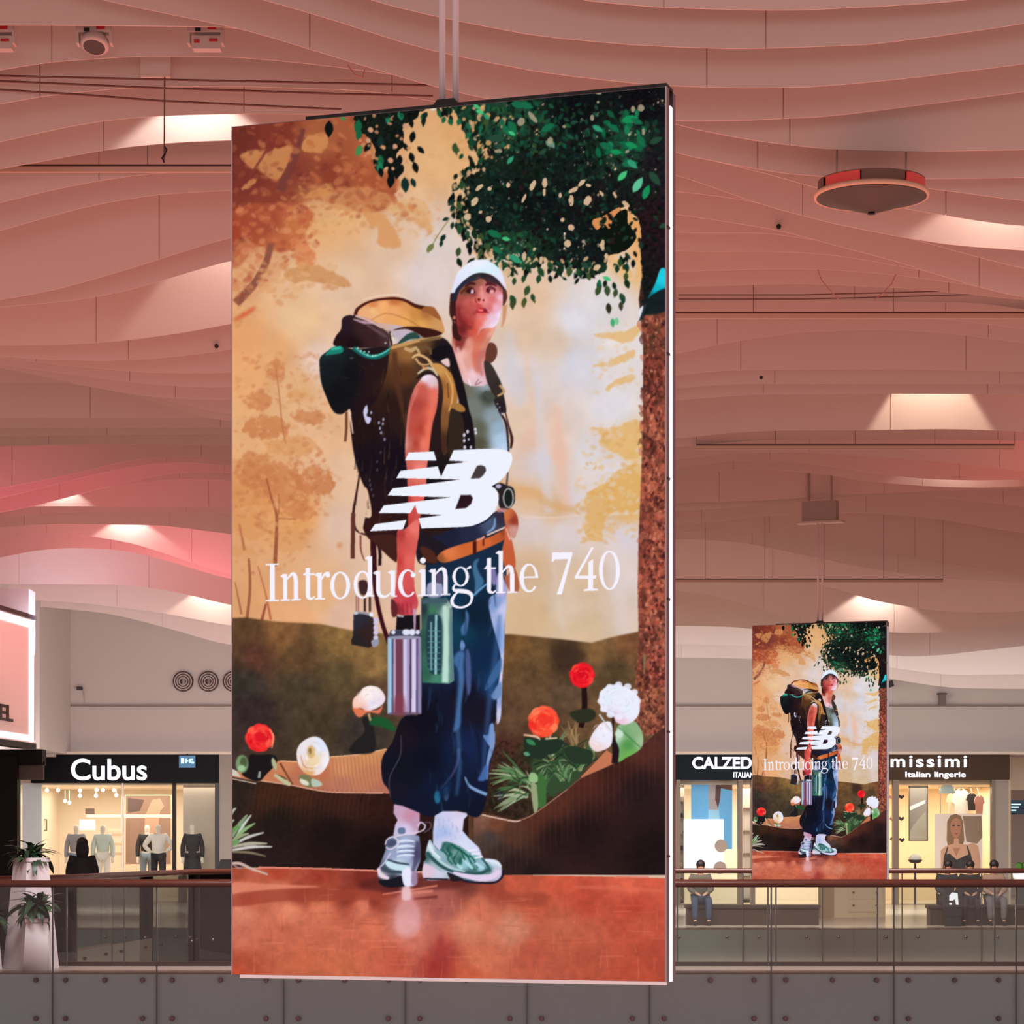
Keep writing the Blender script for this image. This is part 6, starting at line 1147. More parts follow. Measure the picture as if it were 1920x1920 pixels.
# ------------------------------------------------------------------ bridge with glass balustrade
GL = glass('balustrade_glass', (.955, .97, .965), 1.0); GLF = glass('shop_glass', (.94, .96, .95), .6)
SEAL = M('joint_seal', (46, 42, 42), .6); WOOD = M('handrail_wood', (72, 34, 24), .3, noise=.25, scale=3); FASC = M('slab_fascia', (176, 206, 216), .55, noise=.05, scale=.7)
FLOOR = M('concourse_floor', (196, 178, 160), .22, noise=.08, scale=.6); BOLT = M('glass_fixing', (84, 72, 72), .3, .8)
D1, D2 = 33.0, 35.0
struct(MB().box(-14, 14, D1 + .12, D2, -.12, 0).build('floor', M('bridge_floor', (150, 132, 122), .35)), 'beige floor of the bridge behind the near glass balustrade')
struct(MB().box(-14, 14, D1 + .06, D1 + .12, -1.6, -.02).build('trim_1', FASC), 'grey slab edge behind the near glass balustrade')
struct(MB().box(-14, 14, D2, D2 + .06, -1.0, .05).build('trim_2', M('bridge_kerb', (112, 66, 56), .5)), 'brown kerb along the back edge of the bridge')
def balustrade(name, label, D, joints_px, rail_z, depth_z, bolts):
    t = thing(name, label, 'balustrade', (0, D, 0)); X = [WX(p, D) for p in joints_px]
    for a, b in zip(X, X[1:]):
        g = MB().box(a + .01, b - .01, -.012, .012, depth_z, rail_z).build('glass_panel', GL, t)
        if bolts:
            for fx, fz in ((.12, -.088), (.5, -.088), (.86, -.088), (.12, -.565), (.86, -.565)):
                MB().lathe([(0, -.03), (.026, -.03), (.032, -.014), (.032, .045), (0, .045)], cx=a + (b - a) * fx, cz=fz, n=14, axis='y').build('fixing', BOLT, g)
    for a in X: MB().box(a - .0085, a + .0085, -.01, .01, depth_z, rail_z).build('joint_seal', SEAL, t)
    return t, X
t, X = balustrade('glass_balustrade', 'near glass balustrade of the bridge with point fixings and brown handrail', D1, [-700, -470, -130, 99, 294, 532, 760, 988, 1218, 1446, 1676, 1905, 2134, 2363], 1.07, -1.5, True)
MB().lathe([(0, 0)], n=3) if 0 else None
MB().tube([(X[0], 0, 1.105), (X[-1], 0, 1.105)], .045, 14).build('handrail', WOOD, t, True)
t, X = balustrade('back_balustrade', 'glass balustrade on the back edge of the bridge', D2 - .06, [-900, -560, -340, -105, 125, 233, 440, 640, 850, 1060, 1270, 1440, 1455, 1645, 1865, 2080, 2290], 1.07, 0, False)
MB().tube([(X[0], 0, 1.10), (X[-1], 0, 1.10)], .035, 12).build('handrail', WOOD, t, True)
# far balustrade, curved at the left
path = [(-12.6, 35.6), (-9.2, 36.6), (-7.4, 38.0), (-6.6, 40.4), (-6.45, 43.0), (-6.2, 46.0), (-5.7, 48.6), (-4.7, 50.0), (-3.2, 50.25), (-1.6, 50.25)] + [(-.15 + 1.5 * k, 50.25) for k in range(0, 12)]
GLG = glass('far_glass', (.955, .985, .97), 1.2)
t = thing('far_balustrade', 'curved glass balustrade across the void in front of the shops', 'balustrade', (0, 50.25, 0))
pl = [(x, y - 50.25) for x, y in path]
for (ax, ay), (bx, by) in zip(pl, pl[1:]):
    L = math.hypot(bx - ax, by - ay); ux, uy = (bx - ax) / L, (by - ay) / L; nx, ny = -uy * .01, ux * .01; g_ = .012
    p0 = (ax + ux * g_, ay + uy * g_); p1 = (bx - ux * g_, by - uy * g_)
    g = MB().plan([(p0[0] - nx, p0[1] - ny), (p1[0] - nx, p1[1] - ny), (p1[0] + nx, p1[1] + ny), (p0[0] + nx, p0[1] + ny)], -.62, 1.04).build('glass_panel', GLG, t)
    MB().box(ax - .011, ax + .011, ay - .012, ay + .012, -.62, 1.04).build('joint_seal', SEAL, t)
    for fx in (.2, .8):
        cx, cy = ax + (bx - ax) * fx, ay + (by - ay) * fx
        MB().ell((cx - nx * 2, cy - ny * 2, -.16), (.03, .03, .03), 8, 5).build('fixing', BOLT, g)
MB().tube([(x, y, 1.09) for x, y in pl], .05, 10).build('handrail', WOOD, t, True)
off_in = [(x - .10 * 0, y + .14) for x, y in path]
fl = off_in + [(17, 50.4), (17, 82), (-17, 82), (-17, 35.7)]
struct(MB().plan(fl, -.10, 0).build('floor', FLOOR), 'pale shiny floor in front of the shops')
mb = MB()
for (ax, ay), (bx, by) in zip(off_in, off_in[1:]): mb.hexa([(ax, ay - .05, -.75), (bx, by - .05, -.75), (bx, by + .1, -.75), (ax, ay + .1, -.75), (ax, ay - .05, -.03), (bx, by - .05, -.03), (bx, by + .1, -.03), (ax, ay + .1, -.03)])
struct(mb.build('trim_3', M('far_fascia', (206, 232, 222), .55)), 'grey green slab edge below the curved balustrade')
struct(MB().box(-20, 20, 35.2, 52, -4.2, -4.0).build('floor', M('lower_floor', (120, 110, 106), .4)), 'lower floor seen deep in the void')
# ------------------------------------------------------------------ end wall and side wall
struct(MB().box(-20, 20, 70.2, 70.5, 3.94, 9.4).build('wall_end', WALL), 'beige wall above the shop fronts')
struct(MB().box(-12.6, 20, 70.14, 70.2, 5.21, 5.26).build('trim_4', M('wall_joint_grey', (140, 126, 120), .7)), 'thin horizontal joint along the beige wall')  # darker strip marking the joint line of the wall
struct(MB().box(-12.9, -11.62, 65.6, 70.2, 3.94, 9.3).build('wall_pier', WALL), 'beige pier left of the round wall vents')
struct(MB().box(-12.9, -11.9, 69.2, 70.2, 3.86, 3.95).build('trim_5', WALL))
struct(MB().hexa([(-13.6, 40, 3.6), (-12.1, 58.4, 3.6), (-12.0, 66, 3.6), (-13.8, 66, 3.6), (-13.6, 40, 9.4), (-12.1, 58.4, 9.4), (-12.0, 66, 9.4), (-13.8, 66, 9.4)]).build('wall_left', WALL))
struct(MB().box(17, 17.3, 34, 82, -.1, 9.4).build('wall_right', WALL))
struct(MB().box(-17, 17, 82, 82.3, -.1, 9.4).build('wall_far', WALL))
# round vents
VD = M('vent_dark', (66, 52, 50), .6); VL = M('vent_light', (186, 168, 160), .6)
for k, px in enumerate((342, 389.5, 436, 483)):
    x, _, z = W(px, 1277, 70); t = thing('round_vent', ['round wall vent above the clothes shop, leftmost of the row', 'round wall vent above the clothes shop, second from the left', 'round wall vent half hidden by the big screen', 'round wall vent behind the big screen'][k], 'vent', (x, 70.16, z), 0, 'round vents on the end wall')
    MB().lathe([(0, .02), (.27, .02), (.27, -.03), (0, -.03)], n=32, axis='y').build('back_disc', VD, t)
    for r0, r1 in ((.235, .205), (.175, .145), (.115, .085)): MB().lathe([(r1, -.028), (r1, -.045), (r0, -.045), (r0, -.028)], n=32, axis='y').build('ring', VL, t)
    MB().box(-.01, .01, -.05, -.03, -.11, .11).box(.03, .045, -.05, -.03, -.06, .06).build('centre_blade', VL, t)
x, _, z = W(148, 1290, 70); t = thing('wall_sensor', 'small dark wall sensor with its cable on the beige wall', 'sensor', (x, 70.1, z))
MB().box(-.07, .07, -.06, .08, -.04, .04).build('body', VD, t); MB().tube([(.08, .06, 0), (.12, .07, -.25), (.11, .08, -.42)], .012).build('cable', VL, t)
x, _, z = W(1766, 1312, 70); t = thing('wall_speaker', 'small grey wall speaker above the lingerie shop', 'speaker', (x, 70.05, z))
MB().box(-.09, .09, -.14, .0, -.16, .14).build('body', M('speaker_grey', (118, 106, 100), .6), t); MB().box(-.11, .13, -.12, .12, .14, .17).build('bracket', VD, t)
x, _, z = W(1676, 1282, 69); t = thing('wall_spotlight', 'black bracket spotlight peeping out right of the second screen', 'spotlight', (x, 70.1, z))
MB().tube([(.1, .1, 0), (-.05, -.3, -.05)], .02).build('arm', DARK, t); MB().prism([(-.18, -.12), (.1, -.02), (.06, .14), (-.2, .06)], -.45, -.25).build('lamp_head', DARK, t)
# ------------------------------------------------------------------ left lightbox sign of the side shop
def LW(px, py, d): return W(px, py, d)
t = thing('lightbox_sign', 'glowing white-edged shop lightbox at the left edge of the view', 'sign', (-10.42, 58, 3.78))
mb = MB(); pts = [(-.0, 0), (-1.35, -13.0)]
def LQ(u0, u1, z0, z1, o, th, name, mat, par):
    ax, ay = -1.2 * u0 / 12, -u0; bx, by = -1.2 * u1 / 12, -u1; ox = o
    return MB().hexa([(ax + ox, ay, z0), (bx + ox, by, z0), (bx + ox - th, by, z0), (ax + ox - th, ay, z0), (ax + ox, ay, z1), (bx + ox, by, z1), (bx + ox - th, by, z1), (ax + ox - th, ay, z1)]).build(name, mat, par)
LQ(0, 12, 0, 2.68, 0, .3, 'box', M('lightbox_face', (222, 186, 176), .6, emit=.35), t)
TUB = M('lightbox_tube', (255, 250, 250), .4, emit=1.6)
LQ(0, 12, 2.50, 2.66, .02, .02, 'light_tube', TUB, t); LQ(0, 12, .04, .17, .02, .02, 'light_tube', TUB, t); LQ(.02, .32, .04, 2.66, .03, .02, 'light_tube', TUB, t)
LQ(-.05, 12, 2.68, 2.78, .06, .3, 'cap', VD, t); LQ(-.05, 12, -.12, 0, .06, .3, 'sill', DARK, t)
tx = text('lettering', 'EL', .47, M('sign_letters', (70, 52, 50), .5), t, (-.22, -2.62, .40), .03, .01, width=.95)
tx.rotation_euler = (0, 0, math.radians(84.3))
struct(MB().box(-12.9, -10.62, 58.6, 59.4, 3.9, 7.2).build('wall_pier', WALL), 'beige pier right behind the lightbox')
BLK = M('portal_black', (12, 11, 12), .5, spec=.15)
pr = thing('shop_portal', 'black shop portal below the lightbox at the left edge', 'portal', (-11.2, 58.2, 0))
MB().box(-.72, .95, 0, .5, 3.32, 3.66).build('header', BLK, pr); MB().box(-.1, .42, -.1, .3, 0, 3.5).build('post', BLK, pr); MB().box(-.72, -.5, 0, .3, 0, 3.4).build('post', BLK, pr)
MB().box(.42, .95, .1, .25, 3.0, 3.4).build('shade_panel', M('portal_shade_grey', (76, 68, 64), .5), pr)  # grey sheet put in for the dark shade right of the post
# ------------------------------------------------------------------ shops
def srf(px0, px1, d): return WX(px0, d), WX(px1, d)
SD = 69.6
SHOPW = M('shop_plaster', (236, 222, 204), .7, noise=.04); SHOPF = M('shop_floor', (206, 186, 160), .35)
def room(px0, px1, dd, wallmat, label, idx):
    x0, x1 = srf(px0, px1, 70); top = 3.16
    mb = MB().box(x0 - .1, x1 + .1, dd, dd + .15, 0, top); struct(mb.build('wall_shop_back', wallmat), label)
    struct(MB().box(x0 - .1, x0, 70.3, dd, 0, top).build('wall_shop_left', wallmat)); struct(MB().box(x1, x1 + .1, 70.3, dd, 0, top).build('wall_shop_right', wallmat))
    struct(MB().box(x0 - .1, x1 + .1, 70.3, dd + .15, top, top + .1).build('ceiling_shop', wallmat))
    struct(MB().box(x0, x1, 70.2, dd, 0, .012).build('floor_shop', SHOPF))
    return x0, x1
x0, x1 = room(26, 432, 77, SHOPW, 'cream back wall of the clothes shop', 1)
area('shop_ceiling_light', ((x0 + x1) / 2, 73.4, 3.1), (x1 - x0 - .6, 5), 270, (1, .88, .74))
x0, x1 = room(1240, 1640, 76, SHOPW, 'cream back wall of the hosiery shop', 2)
area('shop_ceiling_light', ((x0 + x1) / 2, 73, 3.1), (x1 - x0 - .6, 4), 260, (1, .9, .78))
x0, x1 = room(1650, 1892, 76, M('boutique_plaster', (240, 220, 190), .7), 'cream back wall of the lingerie shop', 3)
area('shop_ceiling_light', ((x0 + x1) / 2, 73, 3.1), (x1 - x0 - .6, 4), 170, (1, .86, .7))
GRAYP = M('stone_pillar', (140, 128, 118), .6); BRN = M('bronze_frame', (112, 92, 76), .4)
LETW = M('sign_white', (240, 244, 255), .5, emit=.9)
# fascia band behind everything
def front(name, label, px0, px1, fmat, ftop=1414, fbot=1468):
    x0, x1 = srf(px0, px1, SD); z1, z0 = WZ(ftop, SD), WZ(fbot, SD)
    t = thing(name, label, 'shop front', ((x0 + x1) / 2, SD, 0)); L = (x1 - x0) / 2
    MB().box(-L, L, 0, .5, z0, z1).build('fascia', fmat, t)
    return t, L, z0, z1
t, L, z0, z1 = front('storefront', 'black shop front with white Cubus sign and lit window', 58, 411, M('fascia_black', (10, 11, 14), .5, spec=.1), 1415, 1468)
cx = t.location.x
text('lettering', 'Cubus', .78, LETW, t, (WX(134, SD) - cx, -.06, WZ(1462, SD)), .05, .010, width=WX(276, SD) - WX(134, SD))
MB().box(WX(403, SD) - cx, WX(411, SD) - cx, -.02, .3, 0, z0).build('frame_post', DARK, t); MB().box(WX(30, SD) - cx, WX(34, SD) - cx, -.02, .2, 0, z0 + .0).build('frame_post', DARK, t)
MB().box(WX(322, SD) - cx, WX(328, SD) - cx, .1, .3, 0, z0).build('frame_post', M('dark_post', (66, 52, 48), .5), t)
MB().box(WX(34, SD) - cx, WX(228, SD) - cx, .1, .12, 0, z0).build('glass_pane', GLF, t); MB().box(WX(230, SD) - cx, WX(403, SD) - cx, .1, .12, 0, z0).build('glass_pane', GLF, t)
MB().box(WX(228, SD) - cx, WX(230.5, SD) - cx, .05, .15, 0, z0).build('mullion', M('white_metal', (230, 224, 216), .4), t)
MB().box(WX(329, SD) - cx, WX(402, SD) - cx, 1.6, 1.7, 0, z0).build('light_wall', M('light_wall', (190, 176, 162), .6, emit=.12), t)
MB().box(WX(34, SD) - cx, WX(70, SD) - cx, .6, .7, .6, z0).build('light_wall', M('cool_wall', (206, 204, 206), .6, emit=.2), t)
# beige pillar between Cubus and next
struct(MB().box(WX(411, SD), WX(500, SD), SD, 70.4, 0, 3.95).build('wall_pillar', GRAYP), 'beige pillar right of the clothes shop')
struct(MB().box(WX(500, SD), WX(1250, SD), SD, 70.4, 0, 3.95).build('wall_mid', GRAYP), 'wall hidden behind the big screen')
# way finding display
x, _, z = W(351, 1440, SD - .1); t = thing('direction_display', 'small blue wayfinding display hanging over the clothes shop', 'sign', (x, SD - .09, z))
MB().box(-.22, .22, 0, .08, 0, .33).build('case', DARK, t); MB().box(-.21, .21, -.012, 0, .01, .32).build('screen', M('blue_display', (20, 84, 118), .3, emit=.8), t)
BW = M('display_white', (190, 236, 250), .4, emit=1)
MB().box(-.16, -.08, -.02, -.01, .12, .26).box(-.05, .03, -.02, -.01, .17, .2).box(-.05, -.01, -.02, -.01, .13, .24).box(.06, .09, -.02, -.01, .14, .24).box(.11, .18, -.02, -.01, .12, .16).box(.1, .15, -.02, -.01, .2, .24).build('pictograms', BW, t)
MB().tube([(0, .04, .33), (0, .04, .37)], .02).build('hanger', DARK, t)
# hosiery shop
t, L, z0, z1 = front('storefront', 'dark shop front with white CALZEDONIA sign, left of the second screen', 1255, 1600, M('fascia_teal', (12, 20, 28), .5, spec=.1), 1415, 1462); cx = t.location.x
text('lettering', 'CALZEDONIA', .42, LETW, t, (WX(1298, SD) - cx, -.06, WZ(1441, SD)), .05, .012, width=(WX(1486, SD) - WX(1298, SD)))
text('lettering', 'ITALIAN LEGWEAR', .2, LETW, t, (WX(1375, SD) - cx, -.06, WZ(1458, SD)), .03, .003, width=1.25)
for p in (1268, 1384, 1408): MB().box(WX(p, SD) - cx, WX(p + 8, SD) - cx, -.02, .3, 0, z0).build('frame_post', BRN, t)
MB().box(WX(1276, SD) - cx, WX(1384, SD) - cx, .1, .12, 0, z0).build('glass_pane', GLF, t)
# lingerie shop
t, L, z0, z1 = front('storefront', 'brown shop front with white intimissimi sign, right of the second screen', 1600, 1893, M('fascia_brown', (70, 54, 42), .6, spec=.1), 1415, 1462); cx = t.location.x
text('lettering', 'intimissimi', .44, LETW, t, (WX(1600, SD) - cx, -.06, WZ(1438, SD)), .05, .008, width=(WX(1812, SD) - WX(1600, SD)), spacing=1.25)
text('lettering', 'Italian lingerie', .2, LETW, t, (WX(1697, SD) - cx, -.06, WZ(1457, SD)), .03, .003, width=WX(1810, SD) - WX(1697, SD))
for p, w in ((1675, 10), (1860, 6)): MB().box(WX(p, SD) - cx, WX(p + w, SD) - cx, -.02, .3, 0, z0).build('frame_post', BRN, t)
MB().box(WX(1685, SD) - cx, WX(1860, SD) - cx, .1, .12, 0, z0).build('glass_pane', GLF, t)
struct(MB().box(WX(1866, SD), WX(1891, SD), SD, 70.3, 0, z0).build('wall_pillar', GRAYP), 'beige pillar right of the lingerie shop')
struct(MB().box(-20, 20, SD - .04, 70.3, 3.93, 4.0).build('trim_6', M('bulkhead_edge', (214, 198, 182), .6)), 'pale bulkhead edge over the shop signs')
struct(MB().box(WX(1893, SD), 17, 74, 74.2, 3.1, 4.0).build('wall_corridor', SHOPW))
area('corridor_light', (14.6, 74, 3.0), (2, 5), 60, (.92, 1, .95))
# ---- posters and fittings of the shop windows
def panel(name, label, cat, px0, px1, py0, py1, d, mat, frame=None):
    x0, x1 = WX(px0, d), WX(px1, d); z0, z1 = WZ(py1, d), WZ(py0, d)
    t = thing(name, label, cat, ((x0 + x1) / 2, d, z0)); a, b, h = (x0 - x1) / 2, (x1 - x0) / 2, z1 - z0
    MB().box(a, b, 0, .04, 0, h).build('board', mat, t)
    if frame: MB().box(a - .03, a, -.01, .05, -.03, h + .03).box(b, b + .03, -.01, .05, -.03, h + .03).box(a, b, -.01, .05, h, h + .03).box(a, b, -.01, .05, -.03, 0).build('frame', frame, t)
    return t, a, b, h
def flat(t, poly, mat, y=-.006, name='print'): return MB().prism(poly, y, -.001).build(name, mat, t)
SKIN = M('poster_skin', (196, 132, 104), .6); SKIN2 = M('poster_skin_light', (226, 170, 140), .6); HAIR = M('poster_hair', (150, 112, 78), .6); BRA = M('poster_bra', (58, 50, 50), .6)
t, a, b, h = panel('window_poster', 'blue window poster of stockinged legs in the hosiery shop', 'poster', 1296, 1373, 1463, 1592, 70.6, M('poster_blue', (96, 166, 214), .5, emit=.35))
def px2(t, d): 
    return lambda pts: [(WX(x, d) - t.location.x, WZ(y, d) - t.location.z) for x, y in pts]
q = px2(t, 70.6)
flat(t, q([(1330, 1463), (1350, 1463), (1350, 1500), (1346, 1518), (1330, 1518), (1328, 1490)]), M('poster_leg', (176, 160, 160), .6, emit=.2), -.006)
flat(t, q([(1342, 1463), (1352, 1475), (1350, 1500), (1346, 1515), (1341, 1500)]), M('poster_shadow_print', (96, 60, 62), .6), -.009)
flat(t, q([(1328, 1518), (1348, 1518), (1350, 1545), (1328, 1545)]), M('poster_sock', (150, 200, 226), .6, emit=.3), -.009)
flat(t, q([(1349, 1463), (1373, 1463), (1373, 1482), (1352, 1478)]), M('poster_brown', (120, 78, 66), .6), -.006)
t, a, b, h = panel('window_panel', 'tall plain white display panel in the hosiery shop window', 'panel', 1282, 1357, 1536, 1628, 70.0, M('white_lit_panel', (250, 250, 252), .5, emit=.75))
def shelf_unit(px0, px1, py0, py1, d, n, lab, cols):
    x0, x1 = WX(px0, d), WX(px1, d); z0, z1 = WZ(py1, d), WZ(py0, d); t = thing('shelf_unit', lab, 'shelf', ((x0 + x1) / 2, d, 0)); w = (x1 - x0) / 2
    MB().box(-w, w, .28, .32, 0, z1).build('back_board', SHOPW, t)
    MB().box(-w - .02, -w, 0, .3, 0, z1).box(w, w + .02, 0, .3, 0, z1).build('side_board', SHOPW, t)
    for k in range(n):
        z = .1 + (z1 - .2) * k / (n - 1); MB().box(-w, w, 0, .28, z - .015, z + .015).build('shelf', BRN, t)
    return t, w, z1
t, w, z1 = shelf_unit(1262, 1282, 1466, 1640, 71.2, 8, 'narrow shelf unit with dark goods at the left of the hosiery shop', None)
gi = 0
for k in range(8):
    z = .1 + (z1 - .2) * k / 7
    for q_ in range(2):
        o = MB().box(-.052, .052, 0, .14, 0, .12).build('folded_goods', [M('goods_dark', (52, 44, 44), .6), M('goods_tan', (176, 150, 130), .6)][(k + q_) % 2], None, loc=(t.location.x - .065 + q_ * .13, 71.22, z + .017))
        tag(o, 'small %s pack on the %s of the narrow shelf unit' % (['dark', 'tan'][(k + q_) % 2], ['lowest shelf', 'second lowest shelf', 'third shelf from below', 'fourth shelf from below', 'fourth shelf from the top', 'third shelf from the top', 'second highest shelf', 'highest shelf'][k]), 'package', 'packs on the narrow shelf unit')
SH2 = shelf_unit(1393, 1412, 1466, 1640, 72.2, 6, 'cream lit shelf unit between the two bronze posts', None)
# round stickers / stools
for px, py, r, lab in ((1352, 1586, 12, 'round taupe sticker at the corner of the white display panel, upper'), (1350, 1627, 12, 'round taupe sticker low on the white display panel')):
    d_ = 69.94; o = MB().lathe([(0, -.008), (r / PXF * d_, -.008), (r / PXF * d_, .008), (0, .008)], n=28, axis='y').build('round_sticker', M('taupe_disc', (176, 152, 140), .6), None, loc=W(px, py, d_)); tag(o, lab, 'sticker')
# lingerie window
t, a, b, h = panel('window_poster', 'window poster of a long-haired woman in a dark bra', 'poster', 1753, 1842, 1526, 1632, 70.2, M('poster_cream', (232, 208, 196), .5, emit=.22))
MB().box(a + .05, a + .09, .04, .08, -WZ(1632, 70.2), h * .5).build('leg', BRN, t); MB().box(b - .09, b - .05, .04, .08, -WZ(1632, 70.2), h * .5).build('leg', BRN, t)
q = px2(t, 70.2)
flat(t, q([(1805, 1530), (1840, 1530), (1842, 1570), (1832, 1582), (1812, 1578)]), M('poster_stone', (160, 132, 112), .7), -.005)
flat(t, q([(1776, 1540), (1782, 1529), (1792, 1526), (1802, 1530), (1806, 1544), (1808, 1575), (1800, 1600), (1780, 1600), (1775, 1575)]), HAIR, -.009)
flat(t, q([(1764, 1632), (1764, 1594), (1774, 1586), (1788, 1582), (1789, 1572), (1797, 1572), (1798, 1582), (1814, 1584), (1824, 1580), (1834, 1586), (1838, 1610), (1838, 1632)]), SKIN2, -.013)
flat(t, q([(1782, 1545), (1786, 1536), (1794, 1533), (1801, 1538), (1803, 1552), (1799, 1566), (1793, 1573), (1786, 1568), (1782, 1557)]), SKIN, -.017)
flat(t, q([(1767, 1632), (1770, 1604), (1780, 1600), (1794, 1612), (1806, 1606), (1820, 1600), (1826, 1632)]), BRA, -.017)
flat(t, q([(1770, 1604), (1776, 1588), (1778, 1588), (1774, 1606)]), BRA, -.018); flat(t, q([(1816, 1602), (1812, 1586), (1814, 1586), (1820, 1602)]), BRA, -.018)
flat(t, q([(1785, 1547), (1790, 1546), (1790, 1549), (1785, 1549)]), BRA, -.02); flat(t, q([(1795, 1547), (1800, 1547), (1800, 1549), (1795, 1549)]), BRA, -.02)
flat(t, q([(1789, 1562), (1797, 1562), (1793, 1565)]), M('poster_lips', (170, 70, 66), .6), -.02)
flat(t, q([(1793, 1606), (1786, 1590), (1800, 1590)]), SKIN, -.0175)
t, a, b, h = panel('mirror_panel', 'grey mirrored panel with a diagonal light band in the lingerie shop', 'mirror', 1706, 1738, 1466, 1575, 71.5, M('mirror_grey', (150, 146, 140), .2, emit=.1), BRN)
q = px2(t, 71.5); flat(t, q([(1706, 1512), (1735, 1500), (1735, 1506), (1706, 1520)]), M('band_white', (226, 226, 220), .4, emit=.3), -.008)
flat(t, q([(1706, 1560), (1712, 1548), (1736, 1520), (1738, 1575), (1706, 1575)]), M('stair_reflection', (176, 178, 166), .5), -.01)  # stairs reflected in the mirror, painted on as a flat shape
def garment(px, py, d, w, h, mat, lab, grp):
    x, _, z = W(px, py, d); t = thing('hanging_garment', lab, 'garment', (x, d, z - h), 0, grp)
    MB().prism([(-w * .30, 0), (w * .30, 0), (w * .34, h * .55), (w * .5, h * .62), (w * .36, h * .93), (w * .12, h), (0, h * .93), (-w * .12, h), (-w * .36, h * .93), (-w * .5, h * .62), (-w * .34, h * .55)], -.05, .05).build('cloth', mat, t)
    MB().tube([(-w * .2, 0, h * .98), (0, 0, h + .05), (w * .2, 0, h * .98)], .008, 6).tube([(0, 0, h + .05), (0, 71.6 - d, WZ(1476, 71.6) - z + h)], .006, 6).build('hanger', STEEL, t)
    return t
GW, GD, GP = M('cloth_white', (240, 232, 222), .8), M('cloth_black', (44, 40, 42), .8), M('cloth_pink', (206, 150, 140), .8)
garment(1802, 1480, 71.6, .5, .9, GW, 'long white robe hanging above the lingerie poster', 'garments hanging in the lingerie shop')
garment(1822, 1488, 71.4, .3, .45, GD, 'black top hanging above the lingerie poster', 'garments hanging in the lingerie shop')
garment(1836, 1492, 71.2, .28, .5, GP, 'pink top hanging right of the black one', 'garments hanging in the lingerie shop')
garment(1786, 1488, 71.7, .34, .6, M('cloth_cream', (226, 206, 170), .8), 'cream slip hanging left of the white robe', 'garments hanging in the lingerie shop')
t = thing('clothes_rail', 'wall rail carrying garments in the lingerie shop', 'rail', (W(1812, 1472, 71.6)[0], 71.6, 0))
zr = WZ(1476, 71.6); MB().tube([(-.75, 0, zr), (.75, 0, zr)], .012).build('bar', STEEL, t); MB().tube([(-.7, 0, 0), (-.7, 0, zr)], .015).build('post', STEEL, t); MB().tube([(.7, 0, 0), (.7, 0, zr)], .015).build('post', STEEL, t)
t = thing('wall_lamp', 'curved glass lamp at the top of the lingerie shop', 'lamp', W(1776, 1478, 71)); MB().lathe([(.02, .12), (.1, .1), (.2, 0), (.22, -.14), (.2, -.14), (.08, .08)], n=20).build('shade', M('lamp_glass', (170, 190, 194), .2, emit=.3), t, True); MB().tube([(0, 0, .1), (0, 0, 3.16 - WZ(1478, 71))], .012).build('stem', DARK, t)
# basket heap on a stand
x, _, z = W(1716, 1612, 70.5); t = thing('display_bowl', 'round dark bowl heaped with cream goods in the lingerie window', 'bowl', (x, 70.5, 0))
MB().lathe([(0, z - .1), (.14, z - .08), (.2, z), (.17, z), (.1, z - .05)], n=18).build('bowl', DARK, t, True); MB().ell((0, 0, z + .03), (.17, .15, .13)).build('goods', GW, t, True); MB().tube([(0, 0, 0), (0, 0, z - .1)], .03).build('stand', DARK, t)
for k, (px, py) in enumerate(((1672, 1495), (1690, 1494), (1690, 1535), (1673, 1536), (1691, 1575), (1674, 1574))):
    o = MB().prism([(-.08, 0), (0, -.06), (.08, .0), (.05, .06), (0, .02), (-.05, .06)], -.03, .03).build('bra_on_wall', [GP, GD, BRA][k % 3], None, loc=W(px, py, 70.9)); tag(o, 'small lingerie piece pinned in the left strip of the lingerie window', 'garment', 'pieces on the left display strip')
# far right glimpse
t, a, b, h = panel('blue_screen', 'dark blue information screen at the right edge', 'screen', 1893, 1932, 1500, 1527, 72, M('navy_screen', (18, 40, 58), .3, emit=.3)); q = px2(t, 72)
for y_ in (1507, 1512, 1518): flat(t, q([(1896, y_), (1914 - (y_ - 1507) * .8, y_), (1914 - (y_ - 1507) * .8, y_ + 2.5), (1896, y_ + 2.5)]), BW, -.01)
x, _, z = W(1914, 1640, 66); t = thing('potted_plant', 'small green plant in a white pot at the right edge', 'plant', (x, 66, 0)); 
MB().lathe([(0, .55), (.16, .55), (.22, .95), (.2, .95), (.15, .6)], n=18).build('pot', M('pot_white', (226, 230, 232), .5), t, True); MB().box(-.12, .12, -.12, .12, 0, .56).build('stand', DARK, t)
LEAFM = M('leaf_green', (52, 92, 44), .45, noise=.2); LEAFL = M('leaf_bright', (86, 150, 60), .45, noise=.2)
def leaf_mesh(name, L, w, mat, droop=.5):
    mb = MB(); n = 6
    for i in range(n + 1):
        t_ = i / n; ww = w * math.sin(math.pi * min(1, t_ * .92 + .06)) ** .8; x = L * (t_ - .25 * droop * t_ * t_); z = L * (.35 * t_ - droop * t_ * t_)
        mb.v += [(x, -ww / 2, z), (x, 0, z - .12 * ww), (x, ww / 2, z)]
    for i in range(n):
        k = i * 3; mb.f += [(k, k + 3, k + 4, k + 1), (k + 1, k + 4, k + 5, k + 2)]
    me = bpy.data.meshes.new(name); me.from_pydata(mb.v, [], mb.f); me.materials.append(mat); me.polygons.foreach_set('use_smooth', [True] * len(me.polygons)); return me
